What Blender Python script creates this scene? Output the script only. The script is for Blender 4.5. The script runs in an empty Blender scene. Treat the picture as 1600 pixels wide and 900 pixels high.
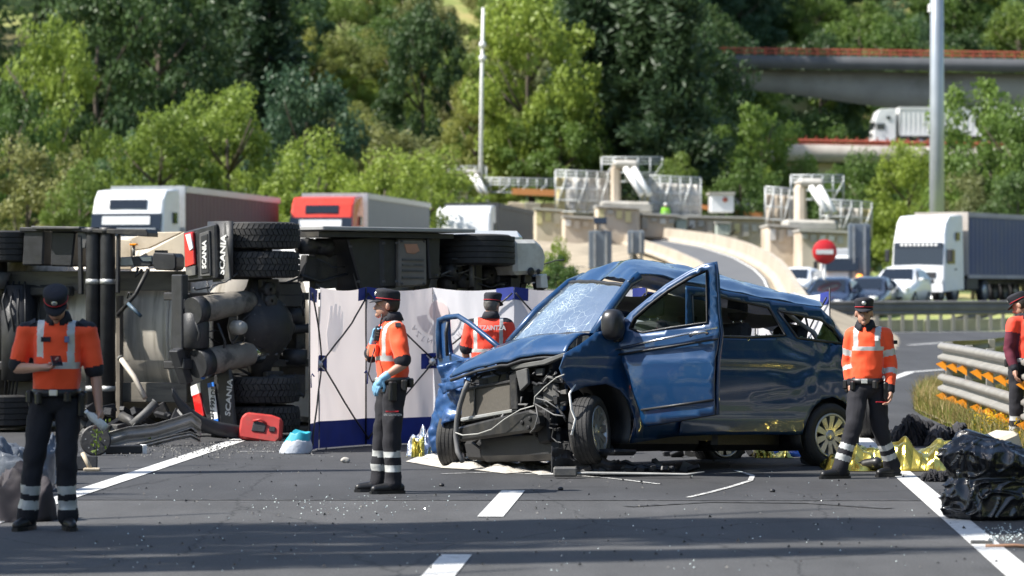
import bpy, bmesh, math, random
import numpy as np
from mathutils import Vector, Matrix, Euler, noise
from mathutils.geometry import delaunay_2d_cdt
random.seed(7)
PI = math.pi
R = math.radians
scene = bpy.context.scene
COL = scene.collection

# ------------------------------------------------------------------ camera
FPX = 5000.0            # focal length in photo pixels (1600 wide)
EYE = 1.72              # camera height
HOR = 455.0             # horizon row
cam_data = bpy.data.cameras.new('camera')
cam_data.sensor_width = 36.0
cam_data.lens = FPX / 1600 * 36
cam_data.clip_start = 0.5
cam_data.clip_end = 3000
cam_data.dof.use_dof = True
cam_data.dof.focus_distance = 30.3
cam_data.dof.aperture_fstop = 2.9
cam = bpy.data.objects.new('camera', cam_data)
COL.objects.link(cam)
cam.location = (0, 0, EYE)
cam.rotation_euler = (R(90) + math.atan((HOR - 450) / FPX), 0, 0)
scene.camera = cam

# ------------------------------------------------------------------ sky, sun, exposure
SUN_EL, SUN_AZ = R(47), R(12)          # the sun stands to the left, a little on the camera's side
sun_dir = Vector((-math.cos(SUN_EL) * math.cos(SUN_AZ), -math.cos(SUN_EL) * math.sin(SUN_AZ), math.sin(SUN_EL)))
world = bpy.data.worlds.new('World')
scene.world = world
world.use_nodes = True
wn = world.node_tree
wn.nodes.clear()
sky = wn.nodes.new('ShaderNodeTexSky')
sky.sky_type = 'NISHITA'
sky.sun_disc = False
sky.sun_elevation = SUN_EL
sky.sun_rotation = math.atan2(sun_dir.x, sun_dir.y)
bg = wn.nodes.new('ShaderNodeBackground')
bg.inputs['Strength'].default_value = 0.11
wo = wn.nodes.new('ShaderNodeOutputWorld')
wn.links.new(sky.outputs[0], bg.inputs[0])
wn.links.new(bg.outputs[0], wo.inputs[0])
sun_data = bpy.data.lights.new('sun', 'SUN')
sun_data.energy = 5.0
sun_data.angle = R(0.53)
sun_data.color = (1.0, 0.955, 0.88)
sun = bpy.data.objects.new('sun', sun_data)
COL.objects.link(sun)
sun.location = (-30, 0, 40)
sun.rotation_euler = sun_dir.to_track_quat('Z', 'Y').to_euler()
vs = scene.view_settings
vs.view_transform = 'Standard'
vs.look = 'None'
vs.gamma = 1
vs.exposure = 0.92
vs.use_curve_mapping = False
try:
    scene.cycles.use_denoising = True
    scene.cycles.max_bounces = 7
    scene.cycles.transparent_max_bounces = 16
    scene.cycles.caustics_reflective = False
    scene.cycles.caustics_refractive = False
except Exception:
    pass

# ------------------------------------------------------------------ helpers
def S(t):
    t = max(0.0, min(1.0, t))
    return t * t * (3 - 2 * t)

def lerp(a, b, t):
    return a + (b - a) * t

def P(px, py, d):
    """world point seen at photo pixel (px, py) at distance d"""
    return Vector(((px - 800) / FPX * d, d, EYE - (py - HOR) / FPX * d))

def base_z(x, y):
    """height of the open ground: flat on our road, rising gently beyond"""
    z = 0.3 * S((y - 60) / 60)
    z += 0.9 * S((y - 116) / 12) if x > 8 else 0.9 * lerp(S((y - 60) / 35), S((y - 116) / 12), S((x + 2) / 10))
    return z

def G(x, y):
    z = base_z(x, y)
    left = S((26 + (y - 200) * 0.02 - x) / 22)
    z += left * (5.0 * S((y - 175) / 45) + 42 * S((y - 205) / 190))
    z += (1 - left) * 5.0 * S((y - 190) / 120)
    z += 75 * S((y - 370) / 260)
    if y > 150:
        z += 1.2 * noise.noise(Vector((x * 0.03, y * 0.03, 1.7))) * S((y - 150) / 60)
    return z

def ground_at(px, py):
    """ground point seen at a photo pixel below the horizon"""
    lo, hi = 10.0, 400.0
    for _ in range(50):
        m = (lo + hi) / 2
        p = P(px, py, m)
        if p.z > G(p.x, p.y): lo = m
        else: hi = m
    p = P(px, py, lo)
    p.z = G(p.x, p.y)
    return p

class MB:
    def __init__(self):
        self.v, self.f, self.m, self.s = [], [], [], []
    def add(self, vs_, fs, mi=0, smooth=False, M=None):
        o = len(self.v)
        for p in vs_:
            p = Vector(p)
            self.v.append(tuple(M @ p) if M is not None else tuple(p))
        for f in fs:
            self.f.append(tuple(o + i for i in f)); self.m.append(mi); self.s.append(smooth)
        return self
    def box(self, c, s, rot=None, mi=0, M=None, taper=None):
        hx, hy, hz = s[0] / 2, s[1] / 2, s[2] / 2
        t = taper if taper else (1, 1)
        vv = [Vector((x * hx * (t[0] if z > 0 else 1), y * hy * (t[1] if z > 0 else 1), z * hz)) for z in (-1, 1) for y in (-1, 1) for x in (-1, 1)]
        T = Matrix.Translation(Vector(c))
        if rot is not None: T = T @ Euler(rot).to_matrix().to_4x4()
        if M is not None: T = M @ T
        return self.add(vv, [(0, 2, 3, 1), (4, 5, 7, 6), (0, 1, 5, 4), (2, 6, 7, 3), (0, 4, 6, 2), (1, 3, 7, 5)], mi, False, T)
    def tube(self, pts, r, n=8, mi=0, caps=True, smooth=True, M=None, flat=None):
        pts = [Vector(p) for p in pts]
        k = len(pts)
        rr = r if isinstance(r, (list, tuple)) else [r] * k
        vv, ff = [], []
        up = None
        for i, p in enumerate(pts):
            t = (pts[min(i + 1, k - 1)] - pts[max(i - 1, 0)])
            if t.length < 1e-9: t = Vector((0, 0, 1))
            t.normalize()
            if up is None:
                a = Vector((0, 0, 1)) if abs(t.z) < 0.9 else Vector((1, 0, 0))
                up = (a - t * a.dot(t)).normalized()
            else:
                up = (up - t * up.dot(t))
                up = up.normalized() if up.length > 1e-6 else t.orthogonal().normalized()
            sd = t.cross(up)
            for j in range(n):
                an = 2 * PI * j / n
                fy = flat if flat else 1.0
                vv.append(p + (up * math.cos(an) * fy + sd * math.sin(an)) * rr[i])
        for i in range(k - 1):
            for j in range(n):
                ff.append((i * n + j, i * n + (j + 1) % n, (i + 1) * n + (j + 1) % n, (i + 1) * n + j))
        self.add(vv, ff, mi, smooth, M)
        if caps:
            o = len(self.v) - len(vv)
            self.f.append(tuple(o + j for j in reversed(range(n)))); self.m.append(mi); self.s.append(False)
            self.f.append(tuple(o + (k - 1) * n + j for j in range(n))); self.m.append(mi); self.s.append(False)
        return self
    def lathe(self, prof, n=24, M=None, mi=0, smooth=True, closed=False):
        """profile of (radius, height) turned about local z"""
        vv, ff = [], []
        k = len(prof)
        for r, h in prof:
            for j in range(n):
                a = 2 * PI * j / n
                vv.append((r * math.cos(a), r * math.sin(a), h))
        for i in range(k if closed else k - 1):
            i2 = (i + 1) % k
            for j in range(n):
                ff.append((i * n + j, i * n + (j + 1) % n, i2 * n + (j + 1) % n, i2 * n + j))
        return self.add(vv, ff, mi, smooth, M)
    def loft(self, rings, mi=0, smooth=True, caps=True, M=None, closed=True):
        n = len(rings[0]); vv = [p for r in rings for p in r]; ff = []
        for i in range(len(rings) - 1):
            for j in range(n if closed else n - 1):
                ff.append((i * n + j, i * n + (j + 1) % n, (i + 1) * n + (j + 1) % n, (i + 1) * n + j))
        self.add(vv, ff, mi, smooth, M)
        if caps:
            o = len(self.v) - len(vv)
            self.f.append(tuple(o + j for j in reversed(range(n)))); self.m.append(mi); self.s.append(False)
            self.f.append(tuple(o + (len(rings) - 1) * n + j for j in range(n))); self.m.append(mi); self.s.append(False)
        return self
    def grid(self, fn, nu, nv, mi=0, smooth=True, M=None):
        vv = [fn(i / nu, j / nv) for j in range(nv + 1) for i in range(nu + 1)]
        ff = [(j * (nu + 1) + i, j * (nu + 1) + i + 1, (j + 1) * (nu + 1) + i + 1, (j + 1) * (nu + 1) + i) for j in range(nv) for i in range(nu)]
        return self.add(vv, ff, mi, smooth, M)
    def prism(self, pts, fn, t0, t1, mi=0, M=None):
        """2-D outline pushed from t0 to t1 by fn(a, b, t)"""
        n = len(pts)
        vv = [fn(a, b, t0) for a, b in pts] + [fn(a, b, t1) for a, b in pts]
        ff = [tuple(reversed(range(n))), tuple(range(n, 2 * n))] + [(i, (i + 1) % n, n + (i + 1) % n, n + i) for i in range(n)]
        return self.add(vv, ff, mi, False, M)
    def sheet(self, outline, fn, holes=(), h=0.1, mi=0, smooth=True, M=None):
        """outline with holes triangulated on a grid, mapped to 3-D by fn(a, b)"""
        pts, tris = cdt(outline, holes, h)
        return self.add([fn(a, b) for a, b in pts], tris, mi, smooth, M)
    def mesh(self, name, mats, bevel=0, weld=False, solid=0, fix=True):
        me = bpy.data.meshes.new(name)
        me.from_pydata(self.v, [], self.f)
        me.polygons.foreach_set('material_index', self.m)
        me.polygons.foreach_set('use_smooth', self.s)
        for m_ in (mats if isinstance(mats, (list, tuple)) else [mats]):
            me.materials.append(m_)
        if bevel or weld or fix:
            bm = bmesh.new(); bm.from_mesh(me)
            if weld: bmesh.ops.remove_doubles(bm, verts=bm.verts, dist=0.0005)
            if fix: bmesh.ops.recalc_face_normals(bm, faces=bm.faces)
            if bevel:
                es = [e for e in bm.edges if len(e.link_faces) == 2 and e.calc_face_angle(0) > 0.6]
                bmesh.ops.bevel(bm, geom=es, offset=bevel, segments=1, affect='EDGES', clamp_overlap=True)
            bm.to_mesh(me); bm.free()
        me.update()
        return me
    def build(self, name, mats, parent=None, bevel=0, weld=False, solid=0, fix=True, **kw):
        o = bpy.data.objects.new(name, self.mesh(name, mats, bevel, weld, 0, fix))
        COL.objects.link(o)
        if parent is not None: o.parent = parent
        if solid:
            md = o.modifiers.new('thickness', 'SOLIDIFY'); md.thickness = solid; md.offset = 0
        tag(o, **kw)
        return o

def inpoly(x, y, poly):
    c = False; n = len(poly); j = n - 1
    for i in range(n):
        xi, yi = poly[i][0], poly[i][1]; xj, yj = poly[j][0], poly[j][1]
        if (yi > y) != (yj > y) and x < (xj - xi) * (y - yi) / (yj - yi) + xi: c = not c
        j = i
    return c

def resample(poly, h, closed=True):
    out = []; n = len(poly)
    for i in range(n if closed else n - 1):
        a = Vector(poly[i]).to_2d() if len(poly[i]) == 2 else Vector(poly[i]); b = Vector(poly[(i + 1) % n])
        k = max(1, int((b - a).length / h))
        for q in range(k): out.append(tuple(a + (b - a) * (q / k)))
    if not closed: out.append(tuple(poly[-1]))
    return out

def cdt(outline, holes, h):
    outline = resample([tuple(p) for p in outline], h)
    holes = [resample([tuple(p) for p in hl], h) for hl in holes]
    pts = [Vector(p) for p in outline]; edges = [(i, (i + 1) % len(outline)) for i in range(len(outline))]
    for hl in holes:
        o = len(pts); pts += [Vector(p) for p in hl]; edges += [(o + i, o + (i + 1) % len(hl)) for i in range(len(hl))]
    bd = np.array([(p.x, p.y) for p in pts])
    x0, y0 = bd.min(0); x1, y1 = bd.max(0)
    ny = int((y1 - y0) / (h * 0.87)) + 1; nx = int((x1 - x0) / h) + 1
    for j in range(1, ny + 1):
        for i in range(nx + 1):
            x = x0 + (i + (0.5 if j % 2 else 0)) * h; y = y0 + j * h * 0.87
            if not inpoly(x, y, outline) or any(inpoly(x, y, q) for q in holes): continue
            if ((bd[:, 0] - x) ** 2 + (bd[:, 1] - y) ** 2).min() < (0.45 * h) ** 2: continue
            pts.append(Vector((x, y)))
    r = delaunay_2d_cdt(pts, edges, [], 0, 1e-5)
    vo, fo = r[0], r[2]
    tris = []
    for f in fo:
        cx = sum(vo[i].x for i in f) / len(f); cy = sum(vo[i].y for i in f) / len(f)
        if inpoly(cx, cy, outline) and not any(inpoly(cx, cy, q) for q in holes): tris.append(tuple(f))
    return [(p.x, p.y) for p in vo], tris

def tag(o, label=None, cat=None, group=None, kind=None):
    if label: o['label'] = label
    if cat: o['category'] = cat
    if group: o['group'] = group
    if kind: o['kind'] = kind
    return o

def thing(name, label, cat, loc=(0, 0, 0), rot=(0, 0, 0), group=None):
    o = bpy.data.objects.new(name, None); COL.objects.link(o)
    o.empty_display_size = 0.2
    o.location = loc; o.rotation_euler = rot
    return tag(o, label, cat, group)

def share(name, me, parent, loc=(0, 0, 0), rot=(0, 0, 0), scale=(1, 1, 1), **kw):
    o = bpy.data.objects.new(name, me); COL.objects.link(o)
    if parent is not None: o.parent = parent
    o.location = loc; o.rotation_euler = rot; o.scale = scale
    return tag(o, **kw)

def copy_tree(o, parent=None):
    c = o.copy(); COL.objects.link(c)
    if parent is not None: c.parent = parent
    for ch in list(o.children): copy_tree(ch, c)
    return c

def text_obj(name, s, size, m, parent, M, extrude=0.002, sx=1.0, spacing=1.0, bold=0.0):
    cu = bpy.data.curves.new('lettering', 'FONT'); cu.body = s; cu.size = size; cu.extrude = extrude
    cu.align_x = 'CENTER'; cu.align_y = 'CENTER'; cu.space_character = spacing; cu.offset = bold; cu.resolution_u = 3
    t = bpy.data.objects.new('lettering', cu); COL.objects.link(t)
    bpy.context.view_layer.update()
    me = bpy.data.meshes.new_from_object(t.evaluated_get(bpy.context.evaluated_depsgraph_get()))
    bpy.data.objects.remove(t); bpy.data.curves.remove(cu)
    me.transform(M @ Matrix.Diagonal((sx, 1, 1, 1)))
    me.materials.clear(); me.materials.append(m)
    o = bpy.data.objects.new(name, me); COL.objects.link(o); o.parent = parent
    return o

def frame(o, ex, ey, ez):
    """matrix with given origin and axes"""
    ex, ey, ez = Vector(ex), Vector(ey), Vector(ez)
    return Matrix(((ex.x, ey.x, ez.x, o[0]), (ex.y, ey.y, ez.y, o[1]), (ex.z, ey.z, ez.z, o[2]), (0, 0, 0, 1)))

# ------------------------------------------------------------------ materials
_M = {}
def mat(name, col, rough=0.6, metal=0.0, var=0.12, scale=6.0, bump=0.0, bscale=60.0, coat=0.0, alpha=1.0, spec=0.5,
        dirt=None, dscale=3.0, dlo=0.5, dhi=0.7, emit=0.0, trans=0.0, rvar=0.1, sheen=0.0, detail=5.0, stretch=None):
    if name in _M: return _M[name]
    m = bpy.data.materials.new(name); m.use_nodes = True
    nt = m.node_tree; N = nt.nodes; L = nt.links
    b = N['Principled BSDF']
    col4 = (*col, 1)
    tc = N.new('ShaderNodeTexCoord')
    src = tc.outputs['Object']
    if stretch:
        mp = N.new('ShaderNodeMapping'); mp.inputs['Scale'].default_value = stretch
        L.new(src, mp.inputs[0]); src = mp.outputs[0]
    nz = N.new('ShaderNodeTexNoise'); nz.inputs['Scale'].default_value = scale; nz.inputs['Detail'].default_value = detail
    L.new(src, nz.inputs['Vector'])
    rp = N.new('ShaderNodeValToRGB')
    rp.color_ramp.elements[0].position = 0.3; rp.color_ramp.elements[1].position = 0.7
    rp.color_ramp.elements[0].color = (*[c * (1 - var) for c in col], 1)
    rp.color_ramp.elements[1].color = (*[min(1, c * (1 + var)) for c in col], 1)
    L.new(nz.outputs['Fac'], rp.inputs[0])
    out = rp.outputs[0]
    if dirt is not None:
        n2 = N.new('ShaderNodeTexNoise'); n2.inputs['Scale'].default_value = dscale; n2.inputs['Detail'].default_value = 8; n2.inputs['Roughness'].default_value = 0.65
        L.new(src, n2.inputs['Vector'])
        r2 = N.new('ShaderNodeValToRGB'); r2.color_ramp.elements[0].position = dlo; r2.color_ramp.elements[1].position = dhi
        r2.color_ramp.elements[0].color = (0, 0, 0, 1); r2.color_ramp.elements[1].color = (1, 1, 1, 1)
        L.new(n2.outputs['Fac'], r2.inputs[0])
        mx = N.new('ShaderNodeMix'); mx.data_type = 'RGBA'
        L.new(r2.outputs[0], mx.inputs['Factor']); L.new(out, mx.inputs['A']); mx.inputs['B'].default_value = (*dirt, 1)
        out = mx.outputs['Result']
    L.new(out, b.inputs['Base Color'])
    b.inputs['Roughness'].default_value = rough
    if rvar:
        mr = N.new('ShaderNodeMapRange'); mr.inputs['To Min'].default_value = max(0, rough - rvar); mr.inputs['To Max'].default_value = min(1, rough + rvar)
        L.new(nz.outputs['Fac'], mr.inputs['Value']); L.new(mr.outputs[0], b.inputs['Roughness'])
    b.inputs['Metallic'].default_value = metal
    b.inputs['Specular IOR Level'].default_value = spec
    b.inputs['Coat Weight'].default_value = coat
    b.inputs['Coat Roughness'].default_value = 0.06
    b.inputs['Transmission Weight'].default_value = trans
    if sheen: b.inputs['Sheen Weight'].default_value = sheen
    if alpha < 1: b.inputs['Alpha'].default_value = alpha
    if emit:
        b.inputs['Emission Color'].default_value = col4; b.inputs['Emission Strength'].default_value = emit
    if bump:
        n3 = N.new('ShaderNodeTexNoise'); n3.inputs['Scale'].default_value = bscale; n3.inputs['Detail'].default_value = 4
        L.new(src, n3.inputs['Vector'])
        bp = N.new('ShaderNodeBump'); bp.inputs['Strength'].default_value = bump; bp.inputs['Distance'].default_value = 0.02
        L.new(n3.outputs['Fac'], bp.inputs['Height']); L.new(bp.outputs[0], b.inputs['Normal'])
    _M[name] = m
    return m

def glass_mat(name, col, alpha, rough=0.03):
    """thin glass: mostly see-through with a sharp reflection"""
    if name in _M: return _M[name]
    m = bpy.data.materials.new(name); m.use_nodes = True
    nt = m.node_tree; N = nt.nodes; L = nt.links
    N.remove(N['Principled BSDF'])
    o = N['Material Output']
    tr = N.new('ShaderNodeBsdfTransparent'); tr.inputs[0].default_value = (*col, 1)
    gl = N.new('ShaderNodeBsdfGlossy'); gl.inputs['Roughness'].default_value = rough
    fr = N.new('ShaderNodeFresnel'); fr.inputs[0].default_value = 1.5
    ad = N.new('ShaderNodeMath'); ad.operation = 'ADD'; ad.inputs[1].default_value = alpha; ad.use_clamp = True
    mx = N.new('ShaderNodeMixShader')
    L.new(fr.outputs[0], ad.inputs[0]); L.new(ad.outputs[0], mx.inputs[0])
    L.new(tr.outputs[0], mx.inputs[1]); L.new(gl.outputs[0], mx.inputs[2]); L.new(mx.outputs[0], o.inputs[0])
    _M[name] = m
    return m

def leaf_mat(name, col, var=0.5, transl=0.35):
    if name in _M: return _M[name]
    m = bpy.data.materials.new(name); m.use_nodes = True
    nt = m.node_tree; N = nt.nodes; L = nt.links
    N.remove(N['Principled BSDF']); o = N['Material Output']
    tc = N.new('ShaderNodeTexCoord'); nz = N.new('ShaderNodeTexNoise'); nz.inputs['Scale'].default_value = 0.55; nz.inputs['Detail'].default_value = 6; nz.inputs['Roughness'].default_value = 0.7
    L.new(tc.outputs['Object'], nz.inputs['Vector'])
    oi = N.new('ShaderNodeObjectInfo')
    a = N.new('ShaderNodeMath'); a.operation = 'MULTIPLY_ADD'; a.inputs[1].default_value = 0.35; a.inputs[2].default_value = -0.17
    L.new(oi.outputs['Random'], a.inputs[0])
    b = N.new('ShaderNodeMath'); b.operation = 'ADD'; L.new(nz.outputs['Fac'], b.inputs[0]); L.new(a.outputs[0], b.inputs[1])
    rp = N.new('ShaderNodeValToRGB'); e = rp.color_ramp.elements
    e[0].position = 0.25; e[1].position = 0.75
    e[0].color = (col[0] * (1 - var), col[1] * (1 - var * 0.8), col[2] * (1 - var * 0.6), 1)
    e[1].color = (min(1, col[0] * (1 + var * 1.3)), min(1, col[1] * (1 + var)), col[2] * (1 + var * 0.4), 1)
    L.new(b.outputs[0], rp.inputs[0])
    df = N.new('ShaderNodeBsdfPrincipled'); df.inputs['Roughness'].default_value = 0.5; df.inputs['Specular IOR Level'].default_value = 0.35
    tl = N.new('ShaderNodeBsdfTranslucent'); mx = N.new('ShaderNodeMixShader'); mx.inputs[0].default_value = transl
    L.new(rp.outputs[0], df.inputs[0]); L.new(rp.outputs[0], tl.inputs[0])
    L.new(df.outputs[0], mx.inputs[1]); L.new(tl.outputs[0], mx.inputs[2]); L.new(mx.outputs[0], o.inputs[0])
    _M[name] = m
    return m

BLACK = mat('black_plastic', (0.018, 0.019, 0.022), 0.5, var=0.3, scale=9, dirt=(0.045, 0.042, 0.036), dscale=5, dlo=0.55, dhi=0.85, bump=0.15)
RUBBER = mat('tyre_rubber', (0.022, 0.022, 0.023), 0.75, var=0.25, scale=14, dirt=(0.075, 0.07, 0.06), dscale=4, dlo=0.5, dhi=0.85, bump=0.2, bscale=90)
STEEL = mat('galvanised_steel', (0.42, 0.43, 0.43), 0.45, metal=0.6, var=0.15, scale=5, dirt=(0.28, 0.27, 0.24), dscale=2.5, bump=0.05)
WHITE = mat('white_paint', (0.76, 0.77, 0.77), 0.35, var=0.04, scale=3, coat=0.3, dirt=(0.5, 0.48, 0.44), dscale=2.0, dlo=0.6, dhi=0.85)
WHITE_FLAT = mat('white_plastic', (0.74, 0.74, 0.72), 0.55, var=0.05)
CONCRETE = mat('concrete', (0.42, 0.40, 0.36), 0.9, var=0.14, scale=1.6, dirt=(0.27, 0.25, 0.22), dscale=0.7, dlo=0.5, dhi=0.75, bump=0.2, bscale=14)
DARKGLASS = mat('dark_glass', (0.012, 0.016, 0.022), 0.06, var=0.1, spec=0.8, rvar=0.02)
CHROME = mat('polished_metal', (0.62, 0.62, 0.62), 0.16, metal=1.0, var=0.06)
DARKSTEEL = mat('dark_chassis_steel', (0.026, 0.026, 0.028), 0.55, metal=0.25, var=0.3, scale=5, dirt=(0.085, 0.078, 0.062), dscale=3.5, dlo=0.5, dhi=0.8, bump=0.2, bscale=30)
# ================================================================== SETTING
def asphalt(name, col, seed):
    m = bpy.data.materials.new(name); m.use_nodes = True
    nt = m.node_tree; N = nt.nodes; L = nt.links; b = N['Principled BSDF']
    tc = N.new('ShaderNodeTexCoord')
    def nz(scale, det, st=None):
        mp = N.new('ShaderNodeMapping'); mp.inputs['Location'].default_value = (seed, seed, 0)
        if st: mp.inputs['Scale'].default_value = st
        L.new(tc.outputs['Object'], mp.inputs[0])
        n = N.new('ShaderNodeTexNoise'); n.inputs['Scale'].default_value = scale; n.inputs['Detail'].default_value = det
        n.inputs['Roughness'].default_value = 0.65
        L.new(mp.outputs[0], n.inputs['Vector']); return n.outputs['Fac']
    def ramp(src, lo, hi, c0, c1):
        r = N.new('ShaderNodeValToRGB'); e = r.color_ramp.elements
        e[0].position, e[1].position = lo, hi
        e[0].color, e[1].color = (*c0, 1), (*c1, 1); L.new(src, r.inputs[0]); return r.outputs[0]
    def mul(a, b_):
        x = N.new('ShaderNodeMix'); x.data_type = 'RGBA'; x.blend_type = 'MULTIPLY'; x.inputs['Factor'].default_value = 1
        L.new(a, x.inputs['A']); L.new(b_, x.inputs['B']); return x.outputs['Result']
    big = ramp(nz(0.5, 6), 0.3, 0.7, [c * 0.8 for c in col], [c * 1.18 for c in col])
    wear = ramp(nz(1.2, 5, (1.0, 0.12, 1)), 0.3, 0.7, (0.76,) * 3, (1.18,) * 3)
    grain = ramp(nz(75, 3), 0.32, 0.68, (0.5,) * 3, (1.5,) * 3)
    grit = ramp(nz(38, 2), 0.66, 0.74, (1,) * 3, (2.1, 2.05, 1.95))
    vo = N.new('ShaderNodeTexVoronoi'); vo.feature = 'DISTANCE_TO_EDGE'; vo.inputs['Scale'].default_value = 0.55
    mpv = N.new('ShaderNodeMapping'); L.new(tc.outputs['Object'], mpv.inputs[0]); mpv.inputs['Scale'].default_value = (1, .45, 1)
    wv = N.new('ShaderNodeMix'); wv.data_type = 'VECTOR'; wv.inputs['Factor'].default_value = .12
    nc = N.new('ShaderNodeTexNoise'); nc.inputs['Scale'].default_value = 3; L.new(tc.outputs['Object'], nc.inputs['Vector'])
    L.new(mpv.outputs[0], wv.inputs['A']); L.new(nc.outputs['Color'], wv.inputs['B']); L.new(wv.outputs['Result'], vo.inputs['Vector'])
    crack = ramp(vo.outputs['Distance'], 0.0, 0.006, (.45,) * 3, (1,) * 3)
    stain = ramp(nz(0.9, 7), 0.60, 0.72, (1,) * 3, (.68, .67, .66))
    L.new(mul(mul(mul(mul(mul(big, wear), grain), grit), crack), stain), b.inputs['Base Color'])
    b.inputs['Roughness'].default_value = 0.82; b.inputs['Specular IOR Level'].default_value = 0.4
    bp = N.new('ShaderNodeBump'); bp.inputs['Strength'].default_value = 0.6; bp.inputs['Distance'].default_value = 0.012
    L.new(nz(85, 3), bp.inputs['Height']); L.new(bp.outputs[0], b.inputs['Normal'])
    return m
ASPH_NEAR = asphalt('worn_asphalt', (0.070, 0.070, 0.071), 0)
ASPH_FAR = asphalt('fresh_asphalt', (0.048, 0.049, 0.052), 11)
LINE = mat('road_paint', (0.56, 0.56, 0.54), 0.7, var=0.1, scale=12, dirt=(0.16, 0.16, 0.155), dscale=7, dlo=0.55, dhi=0.72, bump=0.3, bscale=70)
EARTH = mat('hill_soil', (0.20, 0.24, 0.065), 0.95, var=0.4, scale=0.12, dirt=(0.36, 0.28, 0.13), dscale=0.06, dlo=0.5, dhi=0.62, bump=0.4, bscale=3)
SANDY = mat('sandy_soil', (0.34, 0.285, 0.205), 0.95, var=0.2, scale=0.6, bump=0.4, bscale=4)

# ground sheet
ys = list(np.arange(-60, 60, 6)) + list(np.arange(60, 130, 2)) + list(np.arange(130, 260, 5)) + list(np.arange(260, 700, 14)) + [760, 900, 1200, 1700]
xs = [-900, -500, -330] + list(np.arange(-240, -60, 12)) + list(np.arange(-60, 80, 4)) + list(np.arange(80, 250, 12)) + [330, 500, 900]
g = MB()
g.add([(x, y, G(x, y) - 0.05) for y in ys for x in xs],
      [(j * len(xs) + i, j * len(xs) + i + 1, (j + 1) * len(xs) + i + 1, (j + 1) * len(xs) + i) for j in range(len(ys) - 1) for i in range(len(xs) - 1)], smooth=True)
g.build('ground', EARTH, kind='structure', fix=False)

def poly_at(pts, n):
    """resample a 2-D polyline to n points"""
    pts = [Vector(p) for p in pts]
    L_ = [0]
    for i in range(len(pts) - 1): L_.append(L_[-1] + (pts[i + 1] - pts[i]).length)
    out = []
    for k in range(n):
        t = L_[-1] * k / (n - 1); i = 0
        while i < len(pts) - 2 and L_[i + 1] < t: i += 1
        out.append(pts[i].lerp(pts[i + 1], (t - L_[i]) / max(1e-9, L_[i + 1] - L_[i])))
    return out

def road_strip(left, right, n, k, dz):
    a, b = poly_at(left, n), poly_at(right, n)
    m = MB()
    m.add([(lerp(a[i].x, b[i].x, j / k), lerp(a[i].y, b[i].y, j / k), 0) for i in range(n) for j in range(k + 1)],
          [(i * (k + 1) + j, i * (k + 1) + j + 1, (i + 1) * (k + 1) + j + 1, (i + 1) * (k + 1) + j) for i in range(n - 1) for j in range(k)], smooth=True)
    m.v = [(x, y, G(x, y) + dz) for x, y, z in m.v]
    return m
RD = 276 / FPX
road_strip([(-11, -25), (-10.2, 26.6)], [(6.2, -25), (5.2, 26.3)], 30, 6, 0).build('road', ASPH_NEAR, kind='structure', fix=False)
road_strip([(-10.2, 26.6), (-9.0, 45), (-4.5, 75), (2, 98), (10, 110), (20, 116), (40, 122), (90, 132)],
           [(5.2, 26.3), (5.25, 34), (5.75, 46), (7.4, 58), (10.5, 68), (17, 77), (32, 86), (95, 96)], 60, 8, 0).build('resurfaced_road', ASPH_FAR, kind='structure', fix=False)
# opposite carriageway, where the queue stands
road_strip([(-60, 86), (-20, 99), (-5, 128), (6, 150)], [(-60, 72), (-8, 93), (2, 118), (12, 150)], 30, 5, 0.03).build('opposite_road', ASPH_FAR, kind='structure', fix=False)
road_strip([(4, 121), (20, 126), (60, 134)], [(4, 150), (20, 155), (60, 160)], 20, 5, 0.03).build('opposite_road', ASPH_FAR, kind='structure', fix=False)

def marking(name, pts, w, label):
    pts = poly_at(pts, max(2, int(sum((Vector(pts[i + 1]) - Vector(pts[i])).length for i in range(len(pts) - 1)) / 1.0) + 2))
    m = MB(); vv = []
    for i, p in enumerate(pts):
        t = (pts[min(i + 1, len(pts) - 1)] - pts[max(i - 1, 0)]).normalized(); nrm = Vector((t.y, -t.x))
        for s in (-1, 1):
            q = p + nrm * s * w / 2
            vv.append((q.x, q.y, G(q.x, q.y) + 0.006))
    m.add(vv, [(2 * i, 2 * i + 1, 2 * i + 3, 2 * i + 2) for i in range(len(pts) - 1)])
    return m.build(name, LINE, kind='structure', fix=False)
def edge(x0, y): return x0 + RD * (y - 25.9)
marking('edge_line', [(edge(-3.76, 5), 5), (edge(-3.76, 60), 60)], 0.2, '')
marking('edge_line', [(edge(3.44, 5), 5), (edge(3.44, 40), 40), (5.15, 50), (6.6, 58.5), (8.4, 67.5), (13, 76), (28, 85), (60, 92)], 0.2, '')
marking('far_edge_line', [(5, 104), (12, 110.3), (20, 115), (40, 121), (80, 129)], 0.25, '')
for a, b in ((17.6, 20.85), (24.35, 27.55), (31.1, 34.3), (38, 41.2)):
    marking('lane_dash', [(edge(-0.08, a), a), (edge(-0.08, b), b)], 0.2, '')
marking('lane_dash', [(11.4, 92), (13.2, 96)], 0.2, '')
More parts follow.
